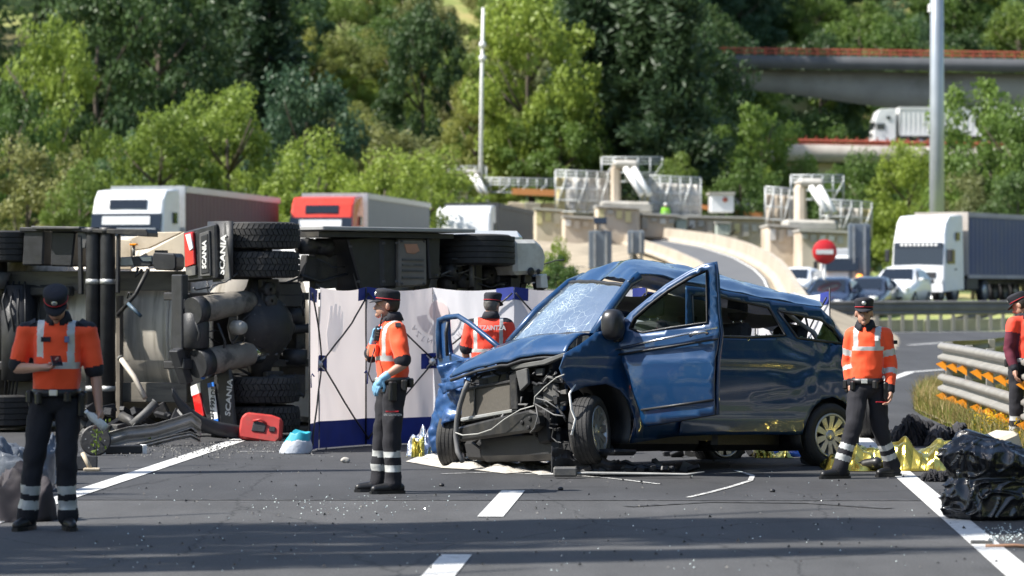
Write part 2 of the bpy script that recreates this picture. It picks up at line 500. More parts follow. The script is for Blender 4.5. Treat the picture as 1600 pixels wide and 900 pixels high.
# repairs and skid marks
ASPH_PATCH = asphalt('patched_asphalt', (0.066, 0.066, 0.066), 5); ASPH_OLD = asphalt('polished_asphalt', (0.092, 0.091, 0.089), 23)
def flat(name, pts, m_, dz):
    MB().sheet(pts, lambda a, b: (a, b, G(a, b) + dz), h=.6).build(name, m_, kind='structure', fix=False)
SKID = mat('skid_rubber', (.035, .035, .036), .8, var=.2, scale=9, dirt=(.09, .09, .09), dscale=11, dlo=.45, dhi=.6)
for pts in ([(980, 792), (1120, 784), (1260, 786), (1390, 795)],):
    w = [ground_at(*p) for p in pts]
    marking('skid_mark', [(q.x, q.y) for q in w], 0.14, '').data.materials[0] = SKID
MB().add([(-10, 26.42, .005), (5.2, 26.2, .005), (5.2, 26.27, .005), (-10, 26.50, .005)], [(0, 1, 2, 3)]).build('road_joint', SKID, kind='structure', fix=False)
# chalk lines drawn by the investigators
CHALK = mat('chalk', (0.62, 0.62, 0.60), 0.9, var=0.2, scale=20, dirt=(0.1, 0.1, 0.1), dscale=25, dlo=0.42, dhi=0.6)
for pts in ([(868, 741), (930, 745), (1030, 757)], [(1075, 778), (1130, 765), (1172, 752), (1178, 745), (1168, 738), (1150, 736)], [(690, 741), (760, 738), (850, 742)], [(370, 706), (430, 706)]):
    w = [ground_at(*p) for p in pts]
    marking('chalk_line', [(q.x, q.y) for q in w], 0.05, '').data.materials[0] = CHALK

# ------------------------------------------------------------------ guard rails
RAILMAT = mat('weathered_guardrail', (0.29, 0.275, 0.25), 0.55, metal=0.35, var=0.14, scale=3, dirt=(0.30, 0.28, 0.24), dscale=2.2, bump=0.05)
DULL = mat('dull_barrier_steel', (0.17, 0.165, 0.155), 0.6, metal=0.3, var=0.2, scale=2)
ORANGE = mat('orange_reflector', (0.85, 0.30, 0.015), 0.35, var=0.08)
WPROF = [(-0.135, -0.01), (-0.118, 0.03), (-0.092, 0.06), (-0.058, 0.06), (-0.022, -0.015), (0.022, -0.015), (0.058, 0.06), (0.092, 0.06), (0.118, 0.03), (0.135, -0.01)]
def wbeam(path, z, name, parent, m, side=1):
    pts = poly_at(path, max(3, int(sum((Vector(path[i + 1]) - Vector(path[i])).length for i in range(len(path) - 1)) / 0.7)))
    rings = []
    for i, p in enumerate(pts):
        t = (pts[min(i + 1, len(pts) - 1)] - pts[max(i - 1, 0)]).normalized(); n = Vector((t.y, -t.x)) * side
        zz = G(p.x, p.y) + z
        rings.append([(p.x + n.x * b, p.y + n.y * b, zz + a) for a, b in WPROF])
    mb = MB().loft(rings, closed=False, caps=False)
    return mb.build(name, m, parent, solid=0.006, fix=False)
def post_mesh(h, m):
    me = MB().box((0, 0, h / 2), (0.10, 0.06, h)).mesh('post', m, bevel=0.006); return me

gr = thing('guard_rail', 'double steel guardrail with orange reflectors wrapping round the grass gore', 'guardrail')
near_side = [(5.0, 24), (5.35, 30), (5.75, 37), (6.02, 43), (6.08, 45.3), (6.35, 46.6), (6.95, 47.4), (7.9, 51), (9.6, 60), (13.5, 68), (21, 76)]
for z in (0.86, 0.42): wbeam(near_side, z, 'rail', gr, RAILMAT, -1)
pm = post_mesh(1.0, RAILMAT)
for i, q in enumerate(poly_at(near_side, 22)):
    share('post', pm, gr, (q.x + 0.10, q.y, G(q.x, q.y)))
tri = MB().prism([(-0.075, 0.06), (0.075, 0.0), (-0.075, -0.1)], lambda a, b, t: (t, a, b), -0.012, 0.012).mesh('reflector', ORANGE)
for y_ in (44.9, 43.6, 42.3, 40.4, 39.0, 37.6, 36.3, 35.0, 33.7):
    q = None
    for i in range(len(near_side) - 1):
        (x0, y0), (x1, y1) = near_side[i], near_side[i + 1]
        if y0 <= y_ <= y1: q = lerp(x0, x1, (y_ - y0) / (y1 - y0))
    for z in (0.70, 0.26):
        share('reflector', tri, gr, (q - 0.05, y_, z), (0, 0, R(78)))
far1 = thing('guard_rail', 'long dark guardrail on close posts behind the walking officer', 'guardrail')
fp = [(2, 106.5), (8, 110.5), (12, 112.8), (20, 117.5), (40, 123.5), (70, 131)]
wbeam(fp, 0.72, 'rail', far1, DULL, 1); wbeam(fp, 0.95, 'rail', far1, DULL, 1)
pm2 = MB().box((0, 0, 0.35), (0.12, 0.12, 0.7)).mesh('post', RAILMAT)
for q in poly_at(fp[1:5], 62): share('post', pm2, far1, (q.x, q.y + 0.1, G(q.x, q.y)))
par = thing('parapet', 'low pale concrete parapet behind the long dark guardrail', 'wall')
pw = poly_at([(x, y + .9) for x, y in fp], 25)
for i in range(24):
    a, b = pw[i], pw[i + 1].lerp(pw[i], .02)
    MB().add([(a.x, a.y, G(a.x, a.y) - .1), (b.x, b.y, G(b.x, b.y) - .1), (b.x, b.y, G(b.x, b.y) + .40), (a.x, a.y, G(a.x, a.y) + .40)] + [(a.x, a.y + .3, G(a.x, a.y) - .1), (b.x, b.y + .3, G(b.x, b.y) - .1), (b.x, b.y + .3, G(b.x, b.y) + .40), (a.x, a.y + .3, G(a.x, a.y) + .40)], [(0, 1, 2, 3), (5, 4, 7, 6), (3, 2, 6, 7), (4, 0, 3, 7), (1, 5, 6, 2)]).build('panel', CONCRETE, par)
far2 = thing('guard_rail', 'upper guardrail with sloping end in front of the lorry with blue curtain side', 'guardrail')
f2 = [(15.6, 117.6), (17.6, 118.8), (20, 120.5), (32, 124), (60, 131)]
pts = poly_at(f2, 30); rings = []
for i, p in enumerate(pts):
    zz = G(p.x, p.y) + lerp(0.05, 0.62, S((p.x - 15.6) / 2.6))
    rings.append([(p.x, p.y + b, zz + a * 1.3) for a, b in WPROF])
MB().loft(rings, closed=False, caps=False).build('rail', DULL, far2, solid=0.01, fix=False)
for q in poly_at(f2[2:4], 14): share('post', pm2, far2, (q.x, q.y + 0.12, G(q.x, q.y)))
bl = thing('guard_rail', 'low guardrail seen between overturned lorry and blue van', 'guardrail')
fb = [(-30, 74), (-4, 78), (4, 80)]
wbeam(fb, 0.8, 'rail', bl, RAILMAT, 1); wbeam(fb, 1.15, 'rail', bl, DULL, 1)
for q in poly_at(fb, 16): share('post', post_mesh(1.4, RAILMAT) if q is None else pm, bl, (q.x, q.y + 0.12, G(q.x, q.y)))

# ------------------------------------------------------------------ vegetation
def quads_mesh(name, C, U, V, mat_):
    """leaf faces: centres C, half axes U and V"""
    n = len(C)
    v = np.empty((n, 4, 3)); v[:, 0] = C - U; v[:, 1] = C - V * 0.8; v[:, 2] = C + U; v[:, 3] = C + V * 0.8
    me = bpy.data.meshes.new(name)
    me.vertices.add(n * 4); me.vertices.foreach_set('co', v.reshape(-1))
    me.loops.add(n * 4); me.loops.foreach_set('vertex_index', np.arange(n * 4))
    me.polygons.add(n); me.polygons.foreach_set('loop_start', np.arange(n) * 4); me.polygons.foreach_set('loop_total', np.full(n, 4))
    me.materials.append(mat_); me.update(); me.validate()
    return me
rng = np.random.default_rng(5)
def unit(a): return a / np.maximum(1e-9, np.linalg.norm(a, axis=-1, keepdims=True))
def leaves(C, size, flat=0.0, out=None):
    n = len(C)
    nrm = unit(rng.normal(size=(n, 3)) + (out * 1.1 if out is not None else 0) + np.array([0, 0, flat]))
    a = unit(np.cross(nrm, rng.normal(size=(n, 3)))); b = np.cross(nrm, a)
    s = size * rng.uniform(0.6, 1.25, (n, 1))
    return a * s, b * s * 0.75
def crown_broad(mat_, blobs=75, per=80, size=0.03, low=0.18, slim=1.0):
    """unit-high crown, uneven lumps with gaps"""
    C, O = [], []
    bc = []
    while len(bc) < blobs:
        p = rng.uniform(-1, 1, 3)
        if np.linalg.norm(p) > 1 or np.linalg.norm(p) < 0.45: continue
        z = (p[2] * 0.5 + 0.5)
        w = (0.30 + 0.16 * math.sin(z * 2.6)) * slim
        bc.append(np.array([p[0] * w, p[1] * w, low + (1 - low - 0.05) * z]))
    for c in bc:
        r = rng.uniform(0.05, 0.115)
        d = unit(rng.normal(size=(per, 3)))
        d[:, 2] = d[:, 2] * 0.75 + 0.12
        C.append(c + d * r * rng.uniform(0.55, 1.1, (per, 1)) * np.array([slim ** 0.5, slim ** 0.5, 1])); O.append(d)
    C = np.vstack(C); O = np.vstack(O)
    U, V = leaves(C, size, 0.3, O)
    return quads_mesh('crown', C, U, V, mat_)
def crown_pine(mat_, tiers=17, size=0.022):
    C, D = [], []
    for t in range(tiers):
        z = 0.16 + 0.84 * t / (tiers - 1)
        L = (0.27 * (1 - z) ** 0.75 + 0.02) * rng.uniform(0.75, 1.2)
        for b in range(rng.integers(5, 9)):
            a = rng.uniform(0, 2 * PI); l = L * rng.uniform(0.6, 1.15)
            for k in range(int(10 + 60 * l)):
                s = rng.uniform(0.2, 1)
                side = rng.normal() * 0.035 * (1.3 - s)
                C.append((math.cos(a) * l * s - math.sin(a) * side, math.sin(a) * l * s + math.cos(a) * side, z - 0.10 * l * s + 0.05 * s * s * l + rng.normal() * 0.012))
                D.append((math.cos(a), math.sin(a), 0.25))
    C = np.array(C); D = np.array(D)
    C = np.repeat(C, 6, 0) + rng.normal(size=(len(C) * 6, 3)) * 0.014; D = np.repeat(D, 6, 0)
    n = len(C)
    U = unit(D + rng.normal(size=(n, 3)) * 0.6) * size * rng.uniform(0.6, 1.2, (n, 1))
    V = unit(np.cross(U, rng.normal(size=(n, 3)))) * size * 0.35
    return quads_mesh('crown', C, U, V, mat_)
BARK = mat('bark', (0.10, 0.08, 0.06), 0.95, var=0.3, scale=3, bump=0.5, bscale=12)
def trunk_mesh(h=1.0, r=0.02, limbs=7, top=0.75):
    m = MB()
    bend = [(random.uniform(-.02, .02), random.uniform(-.02, .02)) for _ in range(6)]
    pts = [(bend[i][0] * i / 3, bend[i][1] * i / 3, top * i / 5) for i in range(6)]
    m.tube(pts, [r * (1 - 0.14 * i) for i in range(6)], 7)
    for k in range(limbs):
        i = random.randint(1, 4); a = random.uniform(0, 2 * PI); p = Vector(pts[i]); l = random.uniform(0.15, 0.28)
        m.tube([p, p + Vector((math.cos(a) * l * .5, math.sin(a) * l * .5, l * .4)), p + Vector((math.cos(a) * l, math.sin(a) * l, l * .9))], [r * .5, r * .3, r * .12], 5)
    return m.mesh('trunk', BARK, fix=False)
LG = leaf_mat('light_leaf', (0.175, 0.245, 0.048), transl=.42); MG = leaf_mat('mid_leaf', (0.120, 0.195, 0.044), transl=.42); DG = leaf_mat('dark_leaf', (0.060, 0.108, 0.036), transl=0.34)
YG = leaf_mat('yellow_leaf', (0.26, 0.285, 0.075), transl=.42); OG = leaf_mat('olive_leaf', (0.20, 0.215, 0.08)); PN = leaf_mat('pine_needle', (0.046, 0.082, 0.036), transl=0.25)
BGm = leaf_mat('blue_green_leaf', (0.078, 0.140, 0.068))
CR = {}
for key, m_ in (('light', LG), ('mid', MG), ('dark', DG), ('yellow', YG), ('olive', OG), ('blue', BGm)):
    CR[key] = [crown_broad(m_, 90, 150, 0.0145, low=0.06 if key in ('yellow', 'olive') else 0.12) for _ in range(2)]
CR['pine'] = [crown_pine(PN) for _ in range(3)]
TR = [trunk_mesh() for _ in range(4)]; TRP = trunk_mesh(r=.014, limbs=0, top=.95)
names = {'light': 'leafy_tree', 'mid': 'leafy_tree', 'dark': 'dense_tree', 'yellow': 'bushy_tree', 'olive': 'bushy_tree', 'blue': 'leafy_tree', 'pine': 'pine_tree'}
def tree(x, y, h, w, key, label, group=None, z=None):
    t = thing(names[key], label, 'tree', (x, y, (G(x, y) if z is None else z) - 0.3), (0, 0, random.uniform(0, 6.28)), group)
    share('trunk', TRP if key == 'pine' else random.choice(TR), t, scale=(h * min(1, w / h / .7), h * min(1, w / h / .7), h))
    w0 = h * (0.5 if key == 'pine' else 0.92)
    share('crown', random.choice(CR[key]), t, scale=(h * w / w0, h * w / w0, h))
    return t
def tree_px(px, ytop, d, wpx, key, label, group=None, extra=0):
    p = P(px, ytop, d); z = G(p.x, d)
    return tree(p.x, d, p.z - z + 0.3 + extra, wpx / FPX * d, key, label, group)
SPEC = [
 (75, 22, 165, 190, 'light', 'bright green tree at the top left corner'),
 (15, 112, 140, 170, 'mid', 'glossy dark green tree at the left picture edge above the lorry wheel'),
 (150, -40, 200, 260, 'dark', 'tall dark tree behind the bright green one at top left'),
 (250, -60, 206, 240, 'dark', 'tall dark tree over the white lorry cab'),
 (40, 205, 128, 220, 'olive', 'greyish olive bush tree at left behind the white lorry'),
 (130, 250, 118, 130, 'light', 'bright low bush left of the white lorry cab'),
 (205, 205, 150, 150, 'blue', 'bluish green bush tree above white lorry roof'),
 (355, 128, 150, 250, 'light', 'broad light green tree right above the white lorry trailer'),
 (250, 165, 146, 190, 'light', 'light green bush tree above white lorry cab'),
 (475, 92, 172, 210, 'blue', 'dark blue green tree above the red lorry'),
 (420, -30, 212, 200, 'pine', 'dark layered conifer above the brown trailer'),
 (350, -70, 222, 120, 'pine', 'slim dark conifer beside the dry slope'),
 (500, 205, 140, 190, 'light', 'light green bush tree above the red lorry cab'),
 (600, 232, 138, 190, 'light', 'leafy bright bush tree above the grey trailer'),
 (660, -10, 225, 150, 'dark', 'dark shrubby tree left of the thin mast'),
 (830, -20, 214, 210, 'light', 'feathery light tree right of the thin mast'),
 (740, 120, 218, 120, 'yellow', 'yellow green bush tree behind the thin mast'),
 (870, 150, 212, 170, 'mid', 'mid green tree in front of the big pines above the site'),
 (930, -90, 222, 230, 'pine', 'left one of the big dark pines in the centre'),
 (1010, -70, 216, 230, 'pine', 'middle one of the big dark pines in the centre'),
 (1062, -50, 210, 190, 'pine', 'right one of the big dark pines beside the viaduct'),
 (1190, 150, 215, 170, 'mid', 'dark green tree at the left end below the viaduct'),
 (1060, 240, 205, 110, 'light', 'bright green bush behind the white site cabin'),
 (1160, 240, 205, 130, 'mid', 'round green bush right of the white site cabin'),
 (1245, 245, 212, 100, 'light', 'small light bush under the lower bridge'),
 (1350, 232, 200, 150, 'mid', 'green tree below the lower bridge left of the tall mast'),
 (1420, 215, 196, 150, 'light', 'light green tree just left of the tall mast'),
 (1545, 105, 186, 220, 'mid', 'big round green tree at the right edge'),
 (1600, 150, 178, 200, 'mid', 'large green tree cut by the right picture edge'),
 (1520, 255, 176, 130, 'olive', 'brownish bush at the foot of the tall mast'),
 (1590, 262, 172, 120, 'dark', 'dark bush above the blue curtain side at right'),
 (872, 372, 92, 66, 'light', 'young leafy shrub between overturned lorry and van'),
 (868, 392, 84, 84, 'mid', 'low leafy shrub in front of the sandy slope'),
]
for px, yt, d, w, key, lab in SPEC: tree_px(px, yt, d, w, key, lab)
GL = {'light': 'light green tree', 'mid': 'mid green tree', 'dark': 'dark leafy tree', 'yellow': 'yellow green bushy tree', 'olive': 'olive bushy tree', 'blue': 'bluish green tree', 'pine': 'dark conifer'}
def wood(n, px0, px1, d0, d1, h0, h1, keys, asp=(0.55, 0.85), where='in the hillside wood'):
    for k in range(n):
        d = lerp(d0, d1, (k + random.random()) / n); px = random.uniform(px0, px1); x = (px - 800) / FPX * d
        h = random.uniform(h0, h1); key = random.choice(keys)
        tree(x, d, h, h * random.uniform(*asp) * (0.6 if key == 'pine' else 1), key, GL[key] + ' ' + where, 'trees ' + where)
wood(26, 520, 800, 212, 262, 3.5, 7, ['yellow', 'yellow', 'light', 'olive', 'light'], (0.8, 1.2), 'on the sunny slope around the thin mast')
wood(26, 520, 880, 250, 300, 5, 9, ['yellow', 'light', 'yellow', 'mid', 'olive'], (0.8, 1.1), 'higher up the sunny slope above the thin mast')
wood(26, -150, 420, 215, 300, 10, 17, ['dark', 'dark', 'mid', 'pine', 'blue'], where='in the dense wood at top left')
wood(12, 350, 520, 260, 330, 8, 13, ['mid', 'yellow', 'light', 'blue'], where='behind the dry slope at top left')
wood(12, 850, 1090, 260, 330, 9, 15, ['mid', 'dark', 'blue', 'pine'], where='behind the big pines')
wood(20, -200, 520, 300, 400, 12, 18, ['mid', 'dark', 'light', 'pine'], where='on the crest at top left')
wood(18, 480, 920, 300, 400, 8, 12, ['light', 'yellow', 'mid', 'light'], (.8, 1.1), 'on the crest above the thin mast')
wood(10, 900, 1150, 330, 400, 12, 18, ['mid', 'dark', 'pine'], where='on the crest above the big pines')
wood(14, 890, 1085, 225, 300, 9, 15, ['pine', 'dark', 'mid'], where='crowding round the big pines')
wood(26, 1150, 1680, 225, 300, 5.0, 8.0, ['mid', 'mid', 'light'], (0.8, 1.1), 'on the valley floor below the viaduct')
wood(26, 1120, 1750, 335, 400, 11, 17, ['mid', 'dark', 'mid', 'blue'], (0.7, 1.0), 'right behind the viaduct')
wood(60, 1000, 1800, 400, 520, 12, 20, ['mid', 'dark', 'mid', 'light', 'blue'], (0.7, 1.0), 'on the far hill beyond the viaduct')
wood(24, -200, 700, 140, 205, 5, 9, ['mid', 'light', 'light', 'olive'], (0.8, 1.1), 'behind the queuing lorries')
# slender trees along the left verge, out of frame, whose shadows cross the road
def verge_tree(x, y, h, w, lab):
    t = thing('poplar_tree', lab, 'tree', (x, y, 0), (0, 0, 1.0), 'slender trees along the left verge')
    share('trunk', TR[0], t, scale=(h * .5, h * .5, h)); share('crown', CR['dark'][0], t, scale=(w / 0.92, w / 0.92, h)); share('crown', CR['dark'][1], t, rot=(0, 0, 1.3), scale=(w / 0.98, w / 0.98, h * .97))  # second crown added out of view to thicken the cast shadow
for x, y, h, w in ((-13.5, 19.9, 21.5, 3.0), (-13.2, 17.9, 18.5, 1.3), (-12.5, 15.6, 17, 1.6), (-13.4, 28.2, 14.2, 0.55), (-14, 24.9, 12.0, 0.9)):
    verge_tree(x, y, h, w, 'slender tree on the left verge shading the road')

# woods on both sides of the road outside the frame
def side_wood(n, x0, x1, y0, y1, where):
    for k in range(n):
        h = random.uniform(9, 16); key = random.choice(['mid', 'dark', 'light', 'mid'])
        tree(random.uniform(x0, x1), lerp(y0, y1, (k + random.random()) / n), h, h * random.uniform(.6, .85), key, GL[key] + ' ' + where, 'trees ' + where)
side_wood(22, 15, 24, -45, 62, 'beside the right hand verge')
side_wood(18, 25, 40, -45, 80, 'behind the right hand verge')
side_wood(14, -55, -30, -30, 70, 'set back from the left hand verge')
side_wood(12, -20, 22, -75, -50, 'behind the viewer')
# verge grass at the gore
def tufts(name, area, n, h, m_, label, kind='stuff', spread=0.05, wid=0.006):
    C, U, V = [], [], []
    vv, ff = [], []
    k = 0
    while k < n:
        x = random.uniform(*area[0]); y = random.uniform(*area[1])
        if len(area) > 2 and not inpoly(x, y, area[2]): continue
        k += 1
        hh = h * random.uniform(0.4, 1.2); a = random.uniform(0, 6.28); lx, ly = random.gauss(0, spread), random.gauss(0, spread)
        z = G(x, y) - 0.04; cx, cy = math.cos(a) * wid, math.sin(a) * wid
        o = len(vv)
        vv += [(x - cx, y - cy, z), (x + cx, y + cy, z), (x + lx * .5 + cx * .7, y + ly * .5 + cy * .7, z + hh * .65), (x + lx * .5 - cx * .7, y + ly * .5 - cy * .7, z + hh * .65), (x + lx * 1.4, y + ly * 1.4, z + hh)]
        ff += [(o, o + 1, o + 2, o + 3), (o + 3, o + 2, o + 4)]
    return MB().add(vv, ff).build(name, m_, fix=False, label=label, cat='grass', kind=kind)
gore = [(5.3, 33.5), (5.45, 38), (5.8, 46.2), (7.0, 55), (8.6, 60), (9.6, 58), (7.4, 47), (6.6, 40), (6.4, 33)]
VERGE = mat('verge_soil', (0.17, 0.14, 0.07), 0.95, var=0.3, scale=3, bump=0.4, bscale=12)
MB().sheet(gore, lambda a, b: (a, b, G(a, b) + 0.03 + 0.03 * noise.noise(Vector((a * 3, b * 3, 0)))), h=0.5).build('verge', VERGE, kind='structure', fix=False)
DRY = leaf_mat('dry_grass', (0.34, 0.26, 0.11), 0.3); GRN = leaf_mat('fresh_grass', (0.17, 0.19, 0.04), 0.35); FLW = leaf_mat('yellow_flower', (0.62, 0.42, 0.01), 0.2)
bx_ = ((5.2, 9.6), (33, 60), gore)
tufts('dry_grass', bx_, 7000, 0.34, DRY, 'dry straw coloured grass along the gore', spread=0.07)
tufts('green_grass', bx_, 14000, 0.28, GRN, 'short green grass under the gore guardrail', spread=0.06)
C = np.array([(random.uniform(5.45, 6.2), random.uniform(34.5, 38.5), random.uniform(.1, .34)) for _ in range(900)]); U, V = leaves(C, 0.017)
o = bpy.data.objects.new('yellow_flowers', quads_mesh('yellow_flowers', C, U, V, FLW)); COL.objects.link(o)
tag(o, 'small yellow flowers in the grass below the guardrail', 'flowers', kind='stuff')

# ------------------------------------------------------------------ viaducts
DARKCON = mat('grey_concrete', (0.30, 0.30, 0.30), 0.9, var=0.12, scale=0.4, dirt=(0.20, 0.20, 0.20), dscale=0.15, bump=0.1)  # grey concrete of the girder and piers
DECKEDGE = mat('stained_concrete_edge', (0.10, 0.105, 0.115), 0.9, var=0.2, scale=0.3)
REDP = mat('red_railing_paint', (0.40, 0.085, 0.05), 0.6, var=0.15, scale=1)
via = thing('viaduct', 'grey concrete viaduct with red railing high over the valley', 'bridge')
D = 345
def vp(px, py, dd=0): return P(px, py, D + dd)
rings = []
for i in range(41):
    t = i / 40; px = lerp(1060, 1760, t)
    top = 106 + 12 * t
    bot = 138 + 40 * S((px - 1100) / 420) - 26 * S((px - 1500) / 230)
    rings.append([tuple(vp(px, top)), tuple(vp(px, bot)), tuple(vp(px, bot, 6)), tuple(vp(px, top, 6))])
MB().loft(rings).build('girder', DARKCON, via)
rings = []
for i in range(21):
    t = i / 20; px = lerp(1050, 1780, t); y0 = 84 + 11 * t
    rings.append([tuple(vp(px, y0, -2.2)), tuple(vp(px, y0 + 21, -2.2)), tuple(vp(px, y0 + 21, 9)), tuple(vp(px, y0, 9))])
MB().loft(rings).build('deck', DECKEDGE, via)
for k, dy in enumerate((-10, -4)):
    MB().tube([vp(lerp(1050, 1780, i / 20), 84 + 11 * i / 20 + dy, -2) for i in range(21)], 0.09, 6).build('railing_bar', REDP, via)
pm3 = MB().box((0, 0, 0.4), (0.16, 0.12, 0.85)).mesh('railing_post', REDP)
for i in range(46):
    t = i / 45; share('railing_post', pm3, via, vp(lerp(1050, 1780, t), 84 + 11 * t, -2))
for px in (1110, 1720):
    q = vp(px, 150, 3); zb = G(q.x, q.y) - 1
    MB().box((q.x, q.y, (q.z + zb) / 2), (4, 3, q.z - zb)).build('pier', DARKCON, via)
D2 = 325
low = thing('road_bridge', 'pale concrete bridge with red parapet carrying the white lorry', 'bridge')
rings = []
for i in range(11):
    px = lerp(1180, 1800, i / 10); yy = 224 + 12 * i / 10
    rings.append([tuple(P(px, yy, D2)), tuple(P(px, yy + 27, D2)), tuple(P(px, yy + 27, D2 + 9)), tuple(P(px, yy, D2 + 9))])
PALECON = mat('pale_concrete', (0.46, 0.42, 0.38), 0.9, var=0.12, scale=0.5, dirt=(0.32, 0.28, 0.25), dscale=0.4)
MB().loft(rings).build('deck', PALECON, low)
for dy, r_ in ((-6, 0.14), (-1, 0.10)):
    MB().tube([P(lerp(1180, 1800, i / 10), 224 + 12 * i / 10 + dy, D2 + 0.2) for i in range(11)], r_, 6).build('parapet_bar', REDP, low)
for i in range(40):
    t = i / 39; share('parapet_post', pm3, low, P(lerp(1180, 1800, t), 224 + 12 * t, D2 + 0.2))
for px in (1262, 1600):
    q = P(px, 250, D2 + 4); zb = G(q.x, q.y) - 1
    MB().box((q.x, q.y, (q.z + zb) / 2 - .4), (5, 3, q.z - zb)).build('pier', PALECON, low)

# ------------------------------------------------------------------ slip road with concrete barriers
outer = [(1000, 371, 205), (1040, 376, 192), (1100, 386, 172), (1150, 402, 152), (1182, 420, 135), (1198, 436, 120), (1206, 455, 104), (1226, 500, 88), (1252, 540, 79)]
inner = [(985, 377, 196), (1010, 386, 182), (1060, 402, 162), (1107, 424, 140), (1128, 440, 126), (1140, 452, 114), (1145, 470, 100), (1152, 506, 86), (1166, 545, 77)]
def p3(pts, n):
    w = [P(*p) for p in pts]; L_ = [0]
    for i in range(len(w) - 1): L_.append(L_[-1] + (w[i + 1] - w[i]).length)
    out = []
    for k in range(n):
        t = L_[-1] * k / (n - 1); i = 0
        while i < len(w) - 2 and L_[i + 1] < t: i += 1
        out.append(w[i].lerp(w[i + 1], (t - L_[i]) / (L_[i + 1] - L_[i])))
    return out
oo, ii = p3(outer, 40), p3(inner, 40)
m = MB()
for k in range(39):
    m.add([oo[k], oo[k + 1], ii[k + 1], ii[k]], [(0, 1, 2, 3)], 0, True)
GREYR = mat('pale_asphalt', (0.10, 0.104, 0.11), 0.85, var=0.1, scale=1)
m.build('slip_road', GREYR, kind='structure', weld=True)
m = MB()
for a, dx in ((oo, 1), (ii, -1)):
    for k in range(39):
        b0, b1 = a[k].copy(), a[k + 1].copy()
        e0, e1 = b0 + Vector((dx * 7, 2, 0)), b1 + Vector((dx * 7, 2, 0))
        e0.z = G(e0.x, e0.y) - 1.0; e1.z = G(e1.x, e1.y) - 1.0
        m.add([b0, b1, e1, e0], [(0, 1, 2, 3)], 0, True)
m.build('slip_road_embankment', SANDY, kind='structure', weld=True)
for i in range(38):
    a, b = oo[i] + (ii[i] - oo[i]) * 0.06, oo[i + 1] + (ii[i + 1] - oo[i + 1]) * 0.06
    if i % 38 == 0:
        mm = MB()
    c, d_ = oo[i] + (ii[i] - oo[i]) * 0.11, oo[i + 1] + (ii[i + 1] - oo[i + 1]) * 0.11
    up = Vector((0, 0, 0.03)); mm.add([a + up, b + up, d_ + up, c + up], [(0, 1, 2, 3)])
mm.build('slip_road_edge_line', LINE, kind='structure', weld=True)
BARR = mat('pale_barrier_concrete', (0.40, 0.345, 0.275), 0.9, var=0.12, scale=0.8, dirt=(0.34, 0.29, 0.22), dscale=0.6, bump=0.15, bscale=8)
JP = [(-0.32, 0), (-0.32, 0.12), (-0.14, 0.35), (-0.10, 0.95), (0.10, 0.95), (0.14, 0.35), (0.32, 0.12), (0.32, 0)]
def barrier_row(pts, off, label, hs=1.25):
    for i in range(len(pts) - 1):
        a, b = pts[i] + Vector((off, 0, -0.1)), pts[i + 1] + Vector((off, 0, -0.1))
        t = (b - a).normalized(); n = Vector((t.y, -t.x, 0)).normalized()
        b = b - t * 0.05
        o_ = MB().loft([[tuple(p + n * u + Vector((0, 0, v * hs))) for u, v in JP] for p in (a, b)], smooth=False).build('concrete_barrier', BARR)
        tag(o_, label, 'barrier', 'concrete barrier blocks along the slip road')
barrier_row(p3(outer, 19), 0.5, 'pale concrete barrier block along the outer edge of the slip road', .85)
barrier_row(p3(inner, 14), -0.5, 'pale concrete barrier block along the inner edge of the slip road', .62)
# ================================================================== CONSTRUCTION SITE
BEIGE = mat('raw_beige_concrete', (0.54, 0.465, 0.375), 0.95, var=0.2, scale=0.35, dirt=(0.38, 0.31, 0.22), dscale=0.25, dlo=0.48, dhi=0.7, bump=0.2, bscale=3)
SHEETING = mat('scaffold_sheeting', (0.62, 0.60, 0.57), 0.8, var=0.18, scale=0.8, dirt=(0.36, 0.33, 0.28), dscale=0.5)
YELLOWISH = mat('ochre_formwork', (0.52, 0.46, 0.25), 0.85, var=0.15, scale=0.6)
NETTING = mat('orange_barrier_net', (0.62, 0.26, 0.09), 0.8, var=0.1)
SCAFF = mat('scaffold_tube', (0.45, 0.47, 0.47), 0.5, metal=0.4, var=0.1)
def pxbox(mb, px0, px1, y0, y1, d, depth, mi=0, slant=0):
    a, b, c, e = P(px0, y0, d), P(px1, y0 + slant, d), P(px1, y1 + slant, d), P(px0, y1, d)
    k = Vector((0, depth, 0))
    mb.add([a, b, c, e, a + k, b + k, c + k, e + k], [(0, 1, 2, 3), (5, 4, 7, 6), (4, 5, 1, 0), (3, 2, 6, 7), (4, 0, 3, 7), (1, 5, 6, 2)], mi)
    return mb
wall = thing('retaining_wall', 'long beige concrete retaining wall of the building site', 'wall')
k = 0
for px in range(690, 1262, 26):
    top = 305 + 0.075 * max(0, px - 1000) + (12 if px < 870 else 0) + random.uniform(-2, 2)
    pxbox(MB(), px, px + 25.2, top, 430, 211 + random.uniform(-.15, .15), 3.0, slant=1.2).build('panel', random.choice([BEIGE, BEIGE, CONCRETE]), wall, bevel=0.05)
